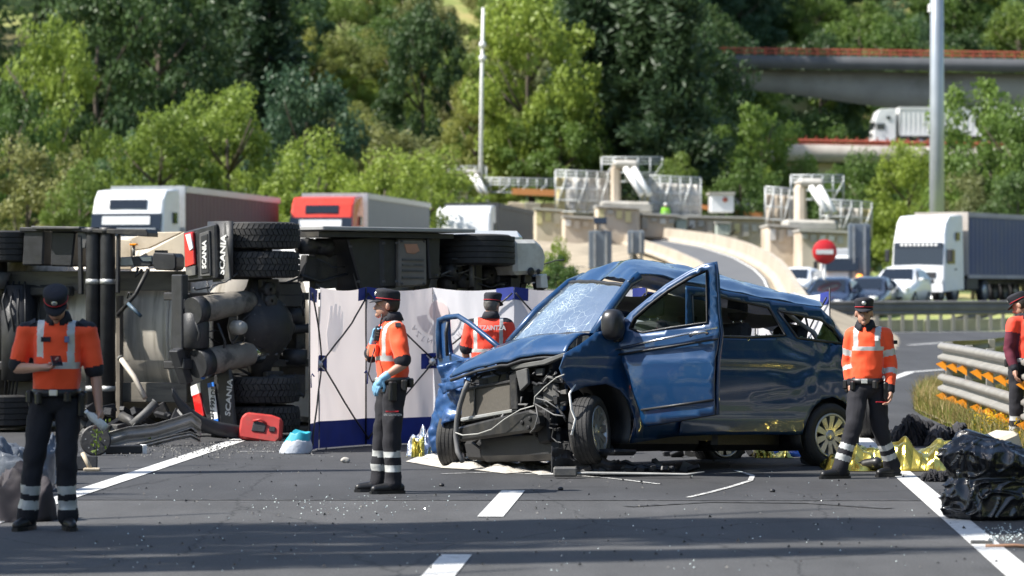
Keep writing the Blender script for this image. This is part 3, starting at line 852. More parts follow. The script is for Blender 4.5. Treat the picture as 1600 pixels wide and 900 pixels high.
for px0, px1, y0, y1, d, lab in ((682, 730, 288, 350, 204, 'concrete block at the far left end of the building site'), (835, 880, 326, 400, 196, 'stepped concrete block above the shrub by the wreck'), (880, 930, 338, 410, 188, 'lower stepped concrete block behind the left sign back'), (932, 1000, 322, 398, 192, 'concrete block under the large pylon'), (1000, 1060, 334, 372, 196, 'pale concrete block behind the distant worker'), (1060, 1200, 338, 384, 199, 'long pale concrete block under the white cabin'), (1200, 1250, 352, 420, 176, 'concrete block left of the red sign'), (1250, 1330, 360, 432, 172, 'concrete block right behind the red sign')):
    t_ = thing('concrete_block', lab, 'block')
    pxbox(MB(), px0, px1 - .5, y0, y1, d, 5, slant=3).build('mass', BEIGE, t_, bevel=.12)
    for k in range(int((px1 - px0) / 14)):
        pxbox(MB(), px0 + 3 + 14 * k, px0 + 12 + 14 * k, y0 + 5 + k, y0 + 9 + k + random.uniform(2, 16), d - .14, .14).build('formwork_panel', random.choice([YELLOWISH, CONCRETE, SHEETING, BEIGE]), t_)
    pxbox(MB(), px0 - 1, px1 + .5, y0 - 2, y0 + 1.5, d - .3, 5.5, slant=3).build('coping', CONCRETE, t_)
slope = MB()
def sl(u, v):
    px = lerp(800, 985, u); d = lerp(118, 190, v)
    q = P(px, 0, d); return (q.x, d, lerp(G(q.x, d), 4.6 - .4 * u, S(v)) + 0.5 * noise.noise(Vector((q.x * .5, d * .3, 0))) + .1)
slope.grid(sl, 20, 20).build('sandy_slope', SANDY, kind='structure', fix=False)
for nm, px0, px1, y0, y1, d, lab in (('net_fence', 800, 905, 294, 304, 205, 'orange barrier netting on the wall left of the central pylon'), ('net_fence', 1090, 1110, 318, 325, 203, 'short orange netting beside the white cabin'), ('net_fence', 1148, 1192, 328, 336, 203, 'orange netting between white cabin and right pylon')):
    pxbox(MB(), px0, px1, y0, y1, d, 0.1, slant=4).build(nm, NETTING, label=lab, cat='fence')

def pylon(px, yt, s, d, lab):
    """concrete saddle block with slanting twin struts"""
    t = thing('concrete_pylon', lab, 'pylon')
    pxbox(MB(), px - 11 * s, px + 2 * s, yt + 8 * s, yt + 60 * s, d, 2.2).build('column', BEIGE, t, bevel=0.15)
    pxbox(MB(), px - 9 * s, px + 27 * s, yt, yt + 11 * s, d - .4, 3.2, slant=1).build('cap', CONCRETE, t, bevel=0.2)
    for o in (0, 11):
        MB().tube([P(px + (8 + o) * s, yt + 12 * s, d - .3), P(px + (30 + o) * s, yt + 48 * s, d - 1.2)], 0.085 * s * d / 100, 10).build('strut', WHITE_FLAT, t)
    pxbox(MB(), px - 26 * s, px + 46 * s, yt + 56 * s, yt + 72 * s, d - .6, 3.5, slant=2).build('base_slab', CONCRETE, t, bevel=0.15)
    for o in (0, 9):
        MB().tube([P(px - (2 - o) * s, yt + 74 * s, d - 1.0), P(px + (8 + o) * s, yt + 112 * s, d - 2.2)], 0.075 * s * d / 100, 10).build('strut', WHITE_FLAT, t)
    pxbox(MB(), px - 16 * s, px - 8 * s, yt + 72 * s, yt + 120 * s, d - .2, 1.2).build('column', BEIGE, t, bevel=0.1)
    pxbox(MB(), px + 6 * s, px + 34 * s, yt + 78 * s, yt + 120 * s, d + .6, 1.2).build('backing', BEIGE, t, bevel=0.1)
pylon(728, 264, 0.8, 206, 'small concrete pylon with struts at the left end of the site')
pylon(968, 249, 1.15, 200, 'large concrete pylon with slanting white struts in the middle of the site')
pylon(1258, 278, 1.15, 182, 'concrete pylon with struts above the round red sign')

def scaffold(px0, px1, y0, y1, d, nx, nz, lab, sheet=None, over=10, slant=0):
    t = thing('scaffold', lab, 'scaffold')
    def q(u, v, dd=0): return P(lerp(px0, px1, u), lerp(y0, y1, v) + slant * u, d + dd)
    me_r = 0.055
    for i in range(nx + 1):
        u = i / nx
        for dd in (-1.2, 0): MB().tube([q(u, 1, dd), P(lerp(px0, px1, u), y0 - over + slant * u, d + dd)], me_r, 5).build('upright', SCAFF, t)
    for j in range(nz + 1):
        MB().tube([q(0, j / nz, -1.2), q(1, j / nz, -1.2)], me_r, 5).build('ledger', SCAFF, t)
    for f in (0.5, 1.0):
        MB().tube([P(px0, y0 - over * f, d - 1.2), P(px1, y0 - over * f + slant, d - 1.2)], me_r, 5).build('guard_bar', SCAFF, t)
    for i in range(0, nx, 2):
        MB().tube([q(i / nx, 1, -1.25), q((i + 1) / nx, 0, -1.25)], me_r * .8, 5).build('brace', SCAFF, t)
    if sheet:
        for i in range(nx):
            a, b = i / nx + .01, (i + 1) / nx - .01
            def fn(u, v, a=a, b=b, i=i):
                p = q(lerp(a, b, u), v, -0.9); p.y += 0.25 * noise.noise(Vector((u * 2 + i * 3, v * 3, d))); return p
            MB().grid(fn, 6, 8).build('sheeting_panel', random.choice(sheet), t, solid=0.03, fix=False)
scaffold(868, 950, 276, 330, 203, 5, 3, 'sheeted scaffold left of the large pylon', [SHEETING, SHEETING, YELLOWISH], slant=3)
scaffold(1000, 1095, 284, 332, 202, 6, 3, 'sheeted scaffold right of the large pylon', [SHEETING, SHEETING, YELLOWISH], slant=4)
scaffold(940, 1035, 256, 284, 207, 5, 2, 'open tube scaffold round the top of the large pylon')
scaffold(752, 868, 288, 300, 208, 8, 1, 'low tube railing scaffold between the two left pylons', slant=2)
scaffold(690, 760, 270, 292, 209, 4, 1, 'low tube scaffold at the far left pylon')
scaffold(1196, 1246, 302, 362, 186, 4, 3, 'sheeted scaffold left of the pylon above the red sign', [SHEETING, BEIGE], slant=4)
scaffold(1282, 1362, 322, 368, 188, 5, 3, 'ochre sheeted scaffold right of the pylon above the red sign', [YELLOWISH, SHEETING], slant=4)
scaffold(1236, 1318, 284, 312, 189, 5, 2, 'open tube scaffold round the top of the right pylon')
scaffold(1092, 1196, 318, 334, 207, 7, 1, 'low tube railing scaffold behind the white cabin', slant=6)
# cabin, cabinets, generators
cb = thing('site_cabin', 'white box cabin with red mark on the retaining wall', 'cabin')
pxbox(MB(), 1110, 1147, 303, 332, 200, 2.4).build('shell', WHITE, cb, bevel=0.06)
pxbox(MB(), 1108, 1149, 300, 303.5, 199.8, 2.8).build('roof', CONCRETE, cb)
q = P(1133, 312, 199.9); MB().lathe([(0.02, 0), (0.16, 0), (0.16, .02), (0.02, .02)], 12, frame(q, (1, 0, 0), (0, 0, 1), (0, -1, 0))).build('emblem', REDP, cb)
GREENG = mat('green_grey_paint', (0.33, 0.37, 0.33), 0.7, var=0.15)
for px, lab in ((1062, 'grey green generator on the site below the white cabin, left'), (1130, 'grey green generator on the site below the white cabin, right')):
    gt = thing('generator', lab, 'generator')
    y = 342 if px < 1100 else 349
    pxbox(MB(), px - 11, px + 11, y, y + 20, 196, 1.3).build('housing', GREENG, gt, bevel=0.08)
    pxbox(MB(), px - 12, px + 12, y - 2.5, y, 195.9, 1.5).build('lid', CONCRETE, gt)
    for s in (-8, 8): MB().tube([P(px + s, y + 22, 196), P(px + s, y + 22, 197.2)], 0.12, 8).build('wheel', RUBBER, gt)
    MB().tube([P(px + 11, y + 18, 196.4), P(px + 20, y + 10, 196.2)], 0.05, 6).build('tow_bar', DARKSTEEL, gt)
    MB().box(P(px, y + 40, 196.6), (1.6, 1.6, 1.55)).build('plinth', BEIGE, gt)
SIGNBACK = mat('grey_sign_back', (0.16, 0.19, 0.22), 0.55, metal=0.3, var=0.1, scale=1)
def cabinet(px, y0, y1, w, d, lab, panel=False, posts=(-8, 8)):
    t = thing('sign_panel', lab, 'sign')
    pxbox(MB(), px - w / 2, px + w / 2, y0, y1, d, 0.35).build('panel', SIGNBACK, t, bevel=0.03)
    for s in (-.25, .25): pxbox(MB(), px + s * w - 1.5, px + s * w + 1.5, y0 + 2, y1 - 2, d - .08, 0.08).build('stiffener', STEEL, t)
    for s in posts:
        a = P(px + s, y0, d + .5); g0 = G(a.x, a.y)
        MB().box((a.x, a.y, (a.z + g0) / 2), (0.16, 0.12, a.z - g0 + .1)).build('post', STEEL, t)
    if panel:
        MB().box(P(px, 345, d), (0.6, 0.5, 0.05), (R(35), 0, 0)).build('solar_panel', DARKGLASS, t)
        MB().tube([P(px, 347, d), P(px, y0, d)], 0.04, 6).build('mast', STEEL, t)
    return t
cabinet(938, 361, 420, 36, 150, 'grey sign back with small solar panel above, left of the van roof', True)
cabinet(994, 361, 397, 26, 152, 'smaller grey sign back right above the van roof')
cabinet(1343, 350, 436, 34, 150, 'tall grey sign back beside the white lorry cab', posts=(-14, 8))
# no entry sign
RED = mat('sign_red', (0.55, 0.02, 0.025), 0.4, var=0.05)
ne = thing('no_entry_sign', 'round red no entry sign with white bar on a white post', 'sign')
c = P(1288.5, 393.5, 122)
Mx = frame(c, (1, 0, 0), (0, 0, 1), (0, -1, 0))
MB().lathe([(0.0, -.02), (0.46, -.02), (0.47, 0), (0.46, .012), (0.0, .012)], 36, Mx).build('disc', RED, ne)
MB().box((0, 0, 0.02), (0.66, 0.17, 0.012), M=Mx).build('bar', WHITE_FLAT, ne)
MB().tube([(c.x, c.y + .08, c.z + .3), (c.x, c.y + .08, G(c.x, c.y))], 0.055, 8).build('post', WHITE_FLAT, ne)
# masts
ms = thing('lamp_mast', 'tall grey steel mast rising behind the lorry at right', 'mast')
a = P(1464, 340, 165); z0 = G(a.x, a.y)
MB().tube([(a.x, a.y, z0), (a.x, a.y, z0 + 10), (a.x, a.y, z0 + 24)], [0.40, 0.37, 0.30], 14).build('shaft', mat('mast_steel', (0.36, 0.39, 0.42), 0.4, metal=0.5, var=0.06, scale=1), ms)
MB().lathe([(0.3, 0), (0.62, .05), (0.62, .3), (0.3, .35)], 14, Matrix.Translation((a.x, a.y, z0 - .05))).build('base_flange', STEEL, ms)
q = P(1455, 13, 165); MB().box(q, (0.3, 0.3, 0.45)).build('camera_box', WHITE_FLAT, ms, bevel=.04)
tm = thing('thin_mast', 'thin pale pole standing on the wooded slope', 'mast')
a = P(750, 268, 207); b = P(755, 12, 207)
MB().tube([(a.x, a.y, G(a.x, a.y)), a.lerp(b, .55), b], [0.14, 0.12, 0.09], 8).build('shaft', WHITE_FLAT, tm)
for py in (70, 91):
    MB().lathe([(0.02, -.2), (0.22, -.15), (0.22, .15), (0.02, .2)], 10, Matrix.Translation(P(754, py, 206.8))).build('fitting', WHITE_FLAT, tm)

# ================================================================== QUEUING VEHICLES
def tyre_prof(r, w, rim=0.6):
    """closed tyre cross-section (radius, axial)"""
    h = w / 2
    return [(r * rim, -h * .8), (r * (rim + .12), -h), (r * .88, -h), (r * .97, -h * .86), (r, -h * .6), (r, h * .6), (r * .97, h * .86), (r * .88, h), (r * (rim + .12), h), (r * rim, h * .8)]
RIMGREY = mat('rim_grey', (0.35, 0.36, 0.37), 0.4, metal=0.6, var=0.1)
def wheel_me(r, w, n=20, rm=None):
    Mx = Matrix.Rotation(R(90), 4, 'X')
    ty = MB().lathe(tyre_prof(r, w), n, Mx, closed=True).mesh('tyre', RUBBER)
    rim = MB().lathe([(0.02, w * .30), (r * .2, w * .32), (r * .3, w * .2), (r * .5, w * .12), (r * .6, w * .42), (r * .63, w * .4), (r * .6, -w * .4), (0.02, -w * .3)], n, Mx).mesh('rim', rm or RIMGREY)
    return ty, rim
TY, RIMM = wheel_me(0.5, 0.32); CTY, CRIM = wheel_me(0.32, 0.21)
def add_wheel(par, me, loc, flip=False):
    w = share('wheel', me[0], par, loc, (0, 0, PI if flip else 0)); share('rim', me[1], w); return w
LAMP = mat('lamp_glass', (0.75, 0.76, 0.74), 0.12, var=0.05, coat=1)
AMBER = mat('amber_lamp', (0.9, 0.32, 0.02), 0.3, var=0.05, emit=1.2)
PLATE = mat('number_plate', (0.72, 0.72, 0.7), 0.5, var=0.03)

def rbox(x0, x1, w0, w1, z0, z1, mi=0):
    pass
def lorry(label, loc, head, cab, side, top, detail):
    """articulated lorry: local +x is forward, origin on the ground under the cab front"""
    t = thing('articulated_lorry', label, 'lorry', loc, (0, 0, head))
    W = 1.25
    prof = [(0.0, 0.45), (0.02, 1.1), (0.0, 1.6), (-0.10, 2.55), (-0.20, 3.0), (-0.40, 3.5), (-0.75, 3.78), (-1.9, 3.86), (-2.2, 3.84), (-2.2, 0.55)]
    rings = []
    for s, ins in ((-1, .0), (-.96, .06), (0, .09), (.96, .06), (1, .0)):
        rings.append([(x + (ins if x > -2 else 0) - .08, s * (W - .02 * (z > 2.5)) * (1 if z < 2.6 else .96), z) for x, z in prof])
    MB().loft(rings, smooth=False).build('cab', cab, t, bevel=0.05)
    def front(y0, y1, z0, z1, nm, m_, dx=0.03, par=t, tilt=True):
        def fx(z): 
            for (xa, za), (xb, zb) in zip(prof, prof[1:]):
                if za <= z <= zb: return lerp(xa, xb, (z - za) / (zb - za))
            return 0
        vv = []
        for y, z in ((y0, z0), (y1, z0), (y1, z1), (y0, z1)): vv.append((fx(z) + dx - .015 * abs(y), y, z))
        b_ = [(x - .05, y, z) for x, y, z in vv]
        return MB().add(vv + b_, [(0, 1, 2, 3), (7, 6, 5, 4), (0, 4, 5, 1), (1, 5, 6, 2), (2, 6, 7, 3), (3, 7, 4, 0)]).build(nm, m_, par)
    front(-1.15, 1.15, 1.65, 2.55, 'windscreen', DARKGLASS)
    if detail == 'roofwindow':
        front(-.62, .62, 3.18, 3.48, 'roof_window', DARKGLASS, .045)
        front(-1.18, 1.18, 2.50, 3.02, 'sun_visor', DARKGLASS, .09)
        front(-.80, .80, 2.66, 2.93, 'visor_panel', WHITE, .12)
        front(-1.05, 1.0, 2.42, 2.54, 'lower_visor_strip', STEEL, .12)
    else:
        front(-1.12, 1.12, 2.42, 2.62, 'sun_visor', DARKGLASS, .08)
        for k in range(9): front(-.82 + .2 * k, -.70 + .2 * k, 2.47, 2.57, 'visor_letter', WHITE_FLAT, .10)
        MB().box((-.62, 0, 3.42), (.5, .75, .10), (0, R(35), 0)).build('roof_hatch', BLACK, t, bevel=.03)
    front(-.85, .85, 1.08, 1.32, 'grille', BLACK, .05)
    front(-.75, .75, .84, 1.0, 'lower_grille', BLACK, .05)
    front(-1.2, 1.2, .46, .80, 'bumper', cab, .09)
    for s in (-1, 1):
        front(s * 1.0 - .17, s * 1.0 + .17, .82, 1.02, 'headlight', LAMP, .08)
        MB().box((-.1, s * 1.48, 2.05), (.12, .22, .55)).build('mirror', BLACK, t, bevel=.04)
        MB().box((-.75, s * 1.262, 2.0), (.85, .03, .62)).build('side_window', DARKGLASS, t)
        MB().box((-1.55, s * 1.25, 2.9), (.42, .04, .36)).build('upper_side_window', DARKGLASS, t)
        MB().box((-1.3, s * 1.262, 1.45), (.2, .03, .05)).build('door_handle', BLACK, t)
        MB().box((-3.3, s * 1.05, .8), (1.5, .35, .6)).build('fuel_tank', DARKSTEEL, t, bevel=.08)
        for x in (-1.35, -4.9, -11.6, -12.9, -14.2): add_wheel(t, (TY, RIMM), (x, s * 1.06, .5), s < 0)
    # trailer
    L0, L1 = -2.75, -16.3
    cx = (L0 + L1) / 2; ln = L0 - L1
    MB().box((cx, 0, 2.55), (ln - .1, 2.44, 2.7)).build('trailer_core', side, t)
    n = 9
    for s in (-1, 1):
        for k in range(n):
            xx = L0 - .1 - (ln - .2) * (k + .5) / n
            def fn(u, v, xx=xx, s=s, k=k): return (xx + (u - .5) * (ln - .2) / n, s * (1.255 + .025 * math.sin(u * PI * 6) * math.sin(v * PI)), lerp(1.22, 3.78, v))
            MB().grid(fn, 18, 3).build('curtain_panel', side, t, fix=False)
        MB().box((cx, s * 1.25, 3.88), (ln, .1, .2)).build('roof_rail', top, t)
        MB().box((cx, s * 1.26, 1.14), (ln, .06, .16)).build('side_rail', top, t)
    MB().box((cx, 0, 3.97), (ln, 2.5, .05)).build('trailer_roof', top, t)
    MB().box((L0 + .03, 0, 2.6), (.08, 2.54, 2.8)).build('front_wall', top, t)
    MB().box((cx - 1, 0, .95), (ln - 3, .9, .25)).build('chassis', DARKSTEEL, t)
    return t
BROWN = mat('brown_curtain', (0.085, 0.035, 0.038), 0.6, var=0.1, scale=1)
GREYC = mat('grey_curtain', (0.20, 0.215, 0.22), 0.6, var=0.08, scale=1)
DARKC = mat('dark_grey_curtain', (0.055, 0.058, 0.062), 0.6, var=0.08, scale=1)
BLUEC = mat('navy_curtain', (0.040, 0.058, 0.140), 0.55, var=0.08, scale=1)
REDCAB = mat('red_cab_paint', (0.62, 0.045, 0.02), 0.3, var=0.04, coat=0.6)
SILV = mat('silver_trim', (0.52, 0.53, 0.54), 0.4, metal=0.4, var=0.08)
def put_lorry(px, d, dirx, lab, cab, side, top, det, dz=0):
    x = (px - 800) / FPX * d
    return lorry(lab, (x, d, G(x, d) + .03 + dz), math.atan2(-math.sqrt(1 - dirx ** 2), -dirx), cab, side, top, det)
put_lorry(196, 104, .16, 'white lorry with brown curtain trailer behind the wreck at left', WHITE, BROWN, SILV, 'roofwindow', .05)
put_lorry(500, 119, .15, 'red lorry with grey trailer queuing behind the overturned tractor', REDCAB, GREYC, SILV, 'roofwindow', .22)
put_lorry(722, 139, .12, 'white lorry with dark trailer behind the red lorry', WHITE, DARKC, DARKC, 'hatch', .40)
put_lorry(1434, 140, .50, 'white lorry with navy curtain side standing at right', WHITE, BLUEC, PALECON, 'hatch')
x_ = (1405 - 800) / FPX * D2
lw = lorry('white lorry crossing the lower bridge', (P(1362, 232, D2 + 4).x, D2 + 4, P(1362, 229, D2 + 4).z), R(183), WHITE, WHITE, WHITE, 'hatch')

def car(label, px, d, dirx, paint, h=1.48, w=1.8, suv=False, name='parked_car', cat='car', group=None):
    x = (px - 800) / FPX * d
    t = thing(name, label, cat, (x, d, G(x, d) + .03), (0, 0, math.atan2(-math.sqrt(1 - dirx ** 2), -dirx)), group)
    # stations: x, half width, low, belt, roof, roof half width
    st = [(0, .62, .38, .55, .60, .55), (-.12, .80, .25, .66, .72, .66), (-.5, .87, .2, .80, .84, .75), (-1.05, .9, .2, .90, .93, .78), (-1.25, .9, .2, .93, 1.0, .76), (-1.95, .9, .2, .95, 1.40, .62), (-2.5, .9, .2, .96, 1.48, .62), (-3.3, .9, .2, .97, 1.44, .60), (-4.0, .88, .22, .97, 1.12, .62), (-4.2, .84, .3, .92, .98, .64), (-4.35, .72, .42, .75, .8, .6)]
    k = h / 1.48
    rings = []
    for x_, hw, lo, be, ro, rw in st:
        hw *= w / 1.8; rw *= w / 1.8
        rings.append([(x_, -hw * .9, lo), (x_, -hw, (lo + be) / 2 * k), (x_, -hw * .97, be * k), (x_, -rw, ro * k - .05), (x_, -rw * .7, ro * k), (x_, rw * .7, ro * k), (x_, rw, ro * k - .05), (x_, hw * .97, be * k), (x_, hw, (lo + be) / 2 * k), (x_, hw * .9, lo)])
    MB().loft(rings, smooth=True).build('body', paint, t)
    ws = lambda y, z, xx: (xx, y, z * k + .012)
    MB().add([ws(-.68, .98, -1.24), ws(.68, .98, -1.24), ws(.55, 1.37, -1.90), ws(-.55, 1.37, -1.90)], [(0, 1, 2, 3)]).build('windscreen', DARKGLASS, t, solid=.02)
    for s in (-1, 1):
        MB().add([(-1.55, s * .895 * w / 1.8, .99 * k), (-3.75, s * .89 * w / 1.8, 1.0 * k), (-3.3, s * .70 * w / 1.8, 1.33 * k), (-2.0, s * .71 * w / 1.8, 1.33 * k)], [(0, 1, 2, 3)]).build('side_window', DARKGLASS, t, solid=.03)
        MB().box((-.16, s * .62, .66 * k), (.22, .34, .14), (0, 0, -s * R(22))).build('headlight', LAMP, t, bevel=.03)
        MB().box((-1.5, s * 1.0, 1.0 * k), (.14, .2, .13)).build('mirror', paint, t, bevel=.03)
        for xw in (-.85, -3.45): add_wheel(t, (CTY, CRIM), (xw, s * .80, .32), s < 0)
    MB().box((0.0, 0, .56 * k), (.06, .8, .12)).build('grille', BLACK, t, bevel=.01)
    MB().box((-.02, 0, .36), (.08, 1.1, .1)).build('lower_grille', BLACK, t)
    MB().box((.035, 0, .46), (.02, .5, .11)).build('number_plate', PLATE, t)
    return t
NAVY = mat('navy_car_paint', (0.018, 0.026, 0.055), 0.25, var=0.05, coat=0.8); GRAPH = mat('graphite_car_paint', (0.035, 0.04, 0.055), 0.25, var=0.05, coat=0.8)
SILVER = mat('silver_car_paint', (0.55, 0.56, 0.57), 0.3, var=0.04, coat=0.8, metal=.3)
car('white car, leftmost in the queue right of the van roof', 1222, 129, .35, WHITE)
car('dark blue car just below the no entry sign', 1282, 120, .30, NAVY, 1.7)
car('graphite car between the dark blue and the white car', 1338, 122, .33, GRAPH, 1.52)
car('white car directly left of the big white lorry', 1388, 125, .33, WHITE, 1.62)
# small works truck with amber lamps
wt = thing('works_truck', 'light works truck with amber lamps behind the no entry sign', 'truck', (P(1312, 0, 150).x, 150, G(15, 150)), (0, 0, R(-100)))
MB().box((-.9, 0, 1.45), (1.7, 2.0, 1.5), taper=(.75, .9)).build('cab', WHITE, wt, bevel=.1)
MB().box((-.05, 0, 1.75), (.08, 1.7, .62), (0, R(-16), 0)).build('windscreen', DARKGLASS, wt)
MB().box((-.0, 0, .75), (.35, 2.05, .7)).build('bumper', SILV, wt, bevel=.05)
MB().box((-3.4, 0, 1.6), (3.2, 2.1, 1.9)).build('load_box', SILV, wt, bevel=.04)
MB().box((-2.4, 0, .75), (4.6, 1.0, .3)).build('chassis', DARKSTEEL, wt)
for s in (-1, 1):
    MB().lathe([(0.01, 0), (.17, .02), (.17, .1), (.01, .12)], 14, frame((.2, s * .95, 1.15), (0, 1, 0), (0, 0, 1), (1, 0, 0))).build('amber_lamp', AMBER, wt)
    for xw in (-.9, -3.9): add_wheel(wt, (CTY, CRIM), (xw, s * .9, .32), s < 0)
    MB().box((-.35, s * 1.15, 1.75), (.1, .2, .35)).build('mirror', BLACK, wt)
# ================================================================== OVERTURNED LORRY, UNDERSIDE TOWARDS US
def onplane(F, px, py, axis, val):
    """local point of frame F where the line of sight through a photo pixel meets local plane axis = val"""
    Fi = F.inverted()
    a = Fi @ Vector((0, 0, EYE)); b = Fi @ P(px, py, 10)
    t = (val - a[axis]) / (b[axis] - a[axis])
    return a + (b - a) * t
u_ = Vector((0.717, 0.697, 0)).normalized()
TO = Vector((-2.66, 37.5, 0))
TF = frame(TO, u_, Vector((-u_.y, u_.x, 0)), (0, 0, 1))
tk = thing('overturned_tractor', 'overturned white lorry tractor lying on its side, underside and tyres towards us', 'lorry')
tk.matrix_world = TF
def T(px, py, y): return onplane(TF, px, py, 1, y)
WHITETEXT = mat('white_lettering', (0.62, 0.62, 0.60), 0.6, var=0.08, scale=30, dirt=(0.3, 0.3, 0.29), dscale=20)
GREYPL = mat('grey_dirty_plastic', (0.085, 0.085, 0.084), 0.65, var=0.2, scale=6, dirt=(0.15, 0.142, 0.12), dscale=6, bump=0.1)
TAIL = mat('tail_lamp_red', (0.62, 0.015, 0.015), 0.15, var=0.08, coat=0.8)
RUST = mat('rusty_bellows', (0.20, 0.18, 0.15), 0.75, var=0.3, scale=4, dirt=(0.06, 0.056, 0.05), dscale=4, dlo=.45, dhi=.65, bump=0.15)
# --- tyres
def tread_blocks(r, w, n=46, rows=4):
    m = MB()
    dz = w * .92 / rows
    for k in range(n):
        for j in range(rows):
            a0 = 2 * PI * (k + (0.5 if j % 2 else 0)) / n; da = 2 * PI / n * .82
            zc = -w * .46 + dz * (j + .5); sk = (1 if j % 2 else -1) * da * .28
            vv = []
            for rr in (r - .012, r + .012):
                for (s, z) in ((-.5, -.45), (.5, -.45), (.5, .45), (-.5, .45)):
                    a = a0 + s * da + sk * (z / .45)
                    rad = rr - (0.016 if abs(zc + z * dz) > w * .42 else 0)
                    vv.append((rad * math.cos(a), rad * math.sin(a), zc + z * dz))
            m.add(vv, [(4, 5, 6, 7), (0, 1, 5, 4), (1, 2, 6, 5), (2, 3, 7, 6), (3, 0, 4, 7)])
    return m.mesh('tread', RUBBER)
def rib_blocks(r, w, n=60):
    m = MB()
    prof = []
    for j in range(5):
        z0 = -w * .46 + w * .92 * j / 5; z1 = z0 + w * .92 / 5
        prof += [(r - .012, z0), (r + .006, z0 + .006), (r + .006, z1 - .008), (r - .012, z1 - .008)]
    m.lathe(prof, n, smooth=False)
    return m.mesh('tread', RUBBER)
RT = 0.475
me_ty = MB().lathe(tyre_prof(RT - .01, .315, .6), 40, closed=True).mesh('tyre', RUBBER)
me_tr = tread_blocks(RT, .315)
me_rim = MB().lathe([(0.03, .02), (.13, .05), (.15, -.05), (.22, -.06), (.28, .12), (.30, .13), (.28, -.13), (.03, -.12)], 28).mesh('rim', GREYPL)
me_ty2 = MB().lathe(tyre_prof(RT, .385, .6), 40, closed=True).mesh('tyre', RUBBER); me_tr2 = rib_blocks(RT + .008, .385)
def truck_wheel(par, x, y, z, kind=0, tilt=0):
    w = share('wheel', me_ty2 if kind else me_ty, par, (x, y, z), (R(tilt), 0, random.uniform(0, 6)))
    share('tread', me_tr2 if kind else me_tr, w); share('rim', me_rim, w, scale=(1, 1, 1.1)); return w
for z in (2.375, 2.035, .56, .215): truck_wheel(tk, 0, .475, z)
truck_wheel(tk, 3.55, .48, 2.23, 1, 2); truck_wheel(tk, 3.55, .48, .25, 1, -2)
# --- frame
for z in (.86, 1.66):
    MB().box((1.85, .70, z), (6.0, .27, .09)).build('chassis_rail', DARKSTEEL, tk, bevel=.01)
for x in (-.95, .75, 1.7, 2.6, 4.3): MB().box((x, .70, 1.26), (.12, .2, .78)).build('cross_member', DARKSTEEL, tk, bevel=.01)
ax = MB().tube([(0, .475, .05), (0, .475, .7)], .085, 14).tube([(0, .475, 1.9), (0, .475, 2.5)], .085, 14)
ax.loft([[(r_ * math.cos(a) * (1.15 if math.sin(a) < 0 else 1), .475 + r_ * math.sin(a), z) for a in [2 * PI * k / 22 for k in range(22)]] for z, r_ in ((.66, .10), (.85, .15), (1.0, .26), (1.15, .35), (1.3, .38), (1.45, .35), (1.6, .26), (1.78, .15), (1.95, .10))])
ax.build('drive_axle', DARKSTEEL, tk)
MB().lathe([(.0, .1), (.07, .09), (.085, .04), (.085, -.06), (.05, -.1)], 16, frame(T(372, 512, .12), (0, 0, 1), (1, 0, 0), (0, -1, 0))).build('drain_cap', mat('grey_cap', (.34, .33, .3), .6, metal=.4), tk)
MB().tube([T(440, 516, .5), T(490, 512, .62), (2.4, .75, 1.28)], [.06, .055, .055], 12).build('prop_shaft', DARKSTEEL, tk)
MB().lathe([(.05, -.1), (.11, -.08), (.11, .02), (.07, .08)], 14, frame(T(448, 513, .5), (0, 0, 1), (0, 1, 0), (1, 0, 0))).build('shaft_flange', DARKSTEEL, tk)
# air bellows of the drive axle
for (xa, ya), (xb, yb), r_ in (((313, 484), (392, 470), .155), ((322, 566), (412, 548), .16)):
    a, b = T(xa, ya, .28), T(xb, yb, .36)
    pr = [a.lerp(b, t) for t in (0, .06, .3, .45, .55, .62, .85, .92, 1)]
    bl_ = MB().tube(pr, [r_ * .8, r_, r_ * 1.0, r_ * .93, r_ * .93, r_ * .98, r_ * .78, r_ * .7, r_ * .7], 20).build('air_bellow', RUST, tk)
    MB().tube([a.lerp(b, .56), a.lerp(b, .9)], [r_ * .88, r_ * .86], 20).build('piston', CHROME if ya > 500 else RUST, bl_)
    MB().tube([a.lerp(b, -.16), a.lerp(b, .02)], [r_ * 1.02, r_ * 1.05], 20).build('bellow_plate', BLACK, bl_)
    MB().box(a.lerp(b, 1.12), (.3, .06, .16), (0, R(25), 0)).build('bracket', DARKSTEEL, bl_, bevel=.01)
# spring hangers and brackets
for px, py in ((420, 470), (425, 596), (418, 452), (425, 612)):
    c = T(px, py, .25)
    h = MB()
    h.lathe([(.02, -.06), (.09, -.06), (.09, .06), (.02, .06)], 10, frame(c, (1, 0, 0), (0, 0, 1), (0, -1, 0)))
    h.box(c + Vector((.28, .06, 0)), (.5, .1, .14)).box(c + Vector((.05, .04, 0)), (.26, .08, .24))
    h.build('spring_hanger', DARKSTEEL, tk, bevel=.008)
# rear cross frame, air tanks
rf = MB()
rf.box(T(281, 500, .5), (.10, .2, 1.05)).box(T(283, 572, .45), (.1, .16, .42), (0, R(-22), 0)).box(T(300, 475, .45), (.34, .14, .12)).box(T(300, 568, .4), (.34, .12, .12))
rf.build('rear_frame', BLACK, tk, bevel=.01)
for (xa, ya, yb, yy, r_) in ((306, 487, 546, .35, .155), (456, 480, 508, .75, .16), (458, 545, 570, .62, .17)):
    a, b = T(xa, ya, yy), T(xa, yb, yy)
    MB().tube([a, a.lerp(b, .06), a.lerp(b, .94), b], [r_ * .75, r_, r_, r_ * .75], 18).build('air_tank', BLACK, tk)
MB().tube([T(300, 486, .3), T(312, 520, .18), T(306, 556, .3), T(330, 585, .4)], .018, 8).build('air_hose', BLACK, tk)
MB().tube([T(340, 505, .2), T(352, 535, .2), T(345, 560, .25), T(390, 585, .3)], .016, 8).build('air_hose', BLACK, tk)
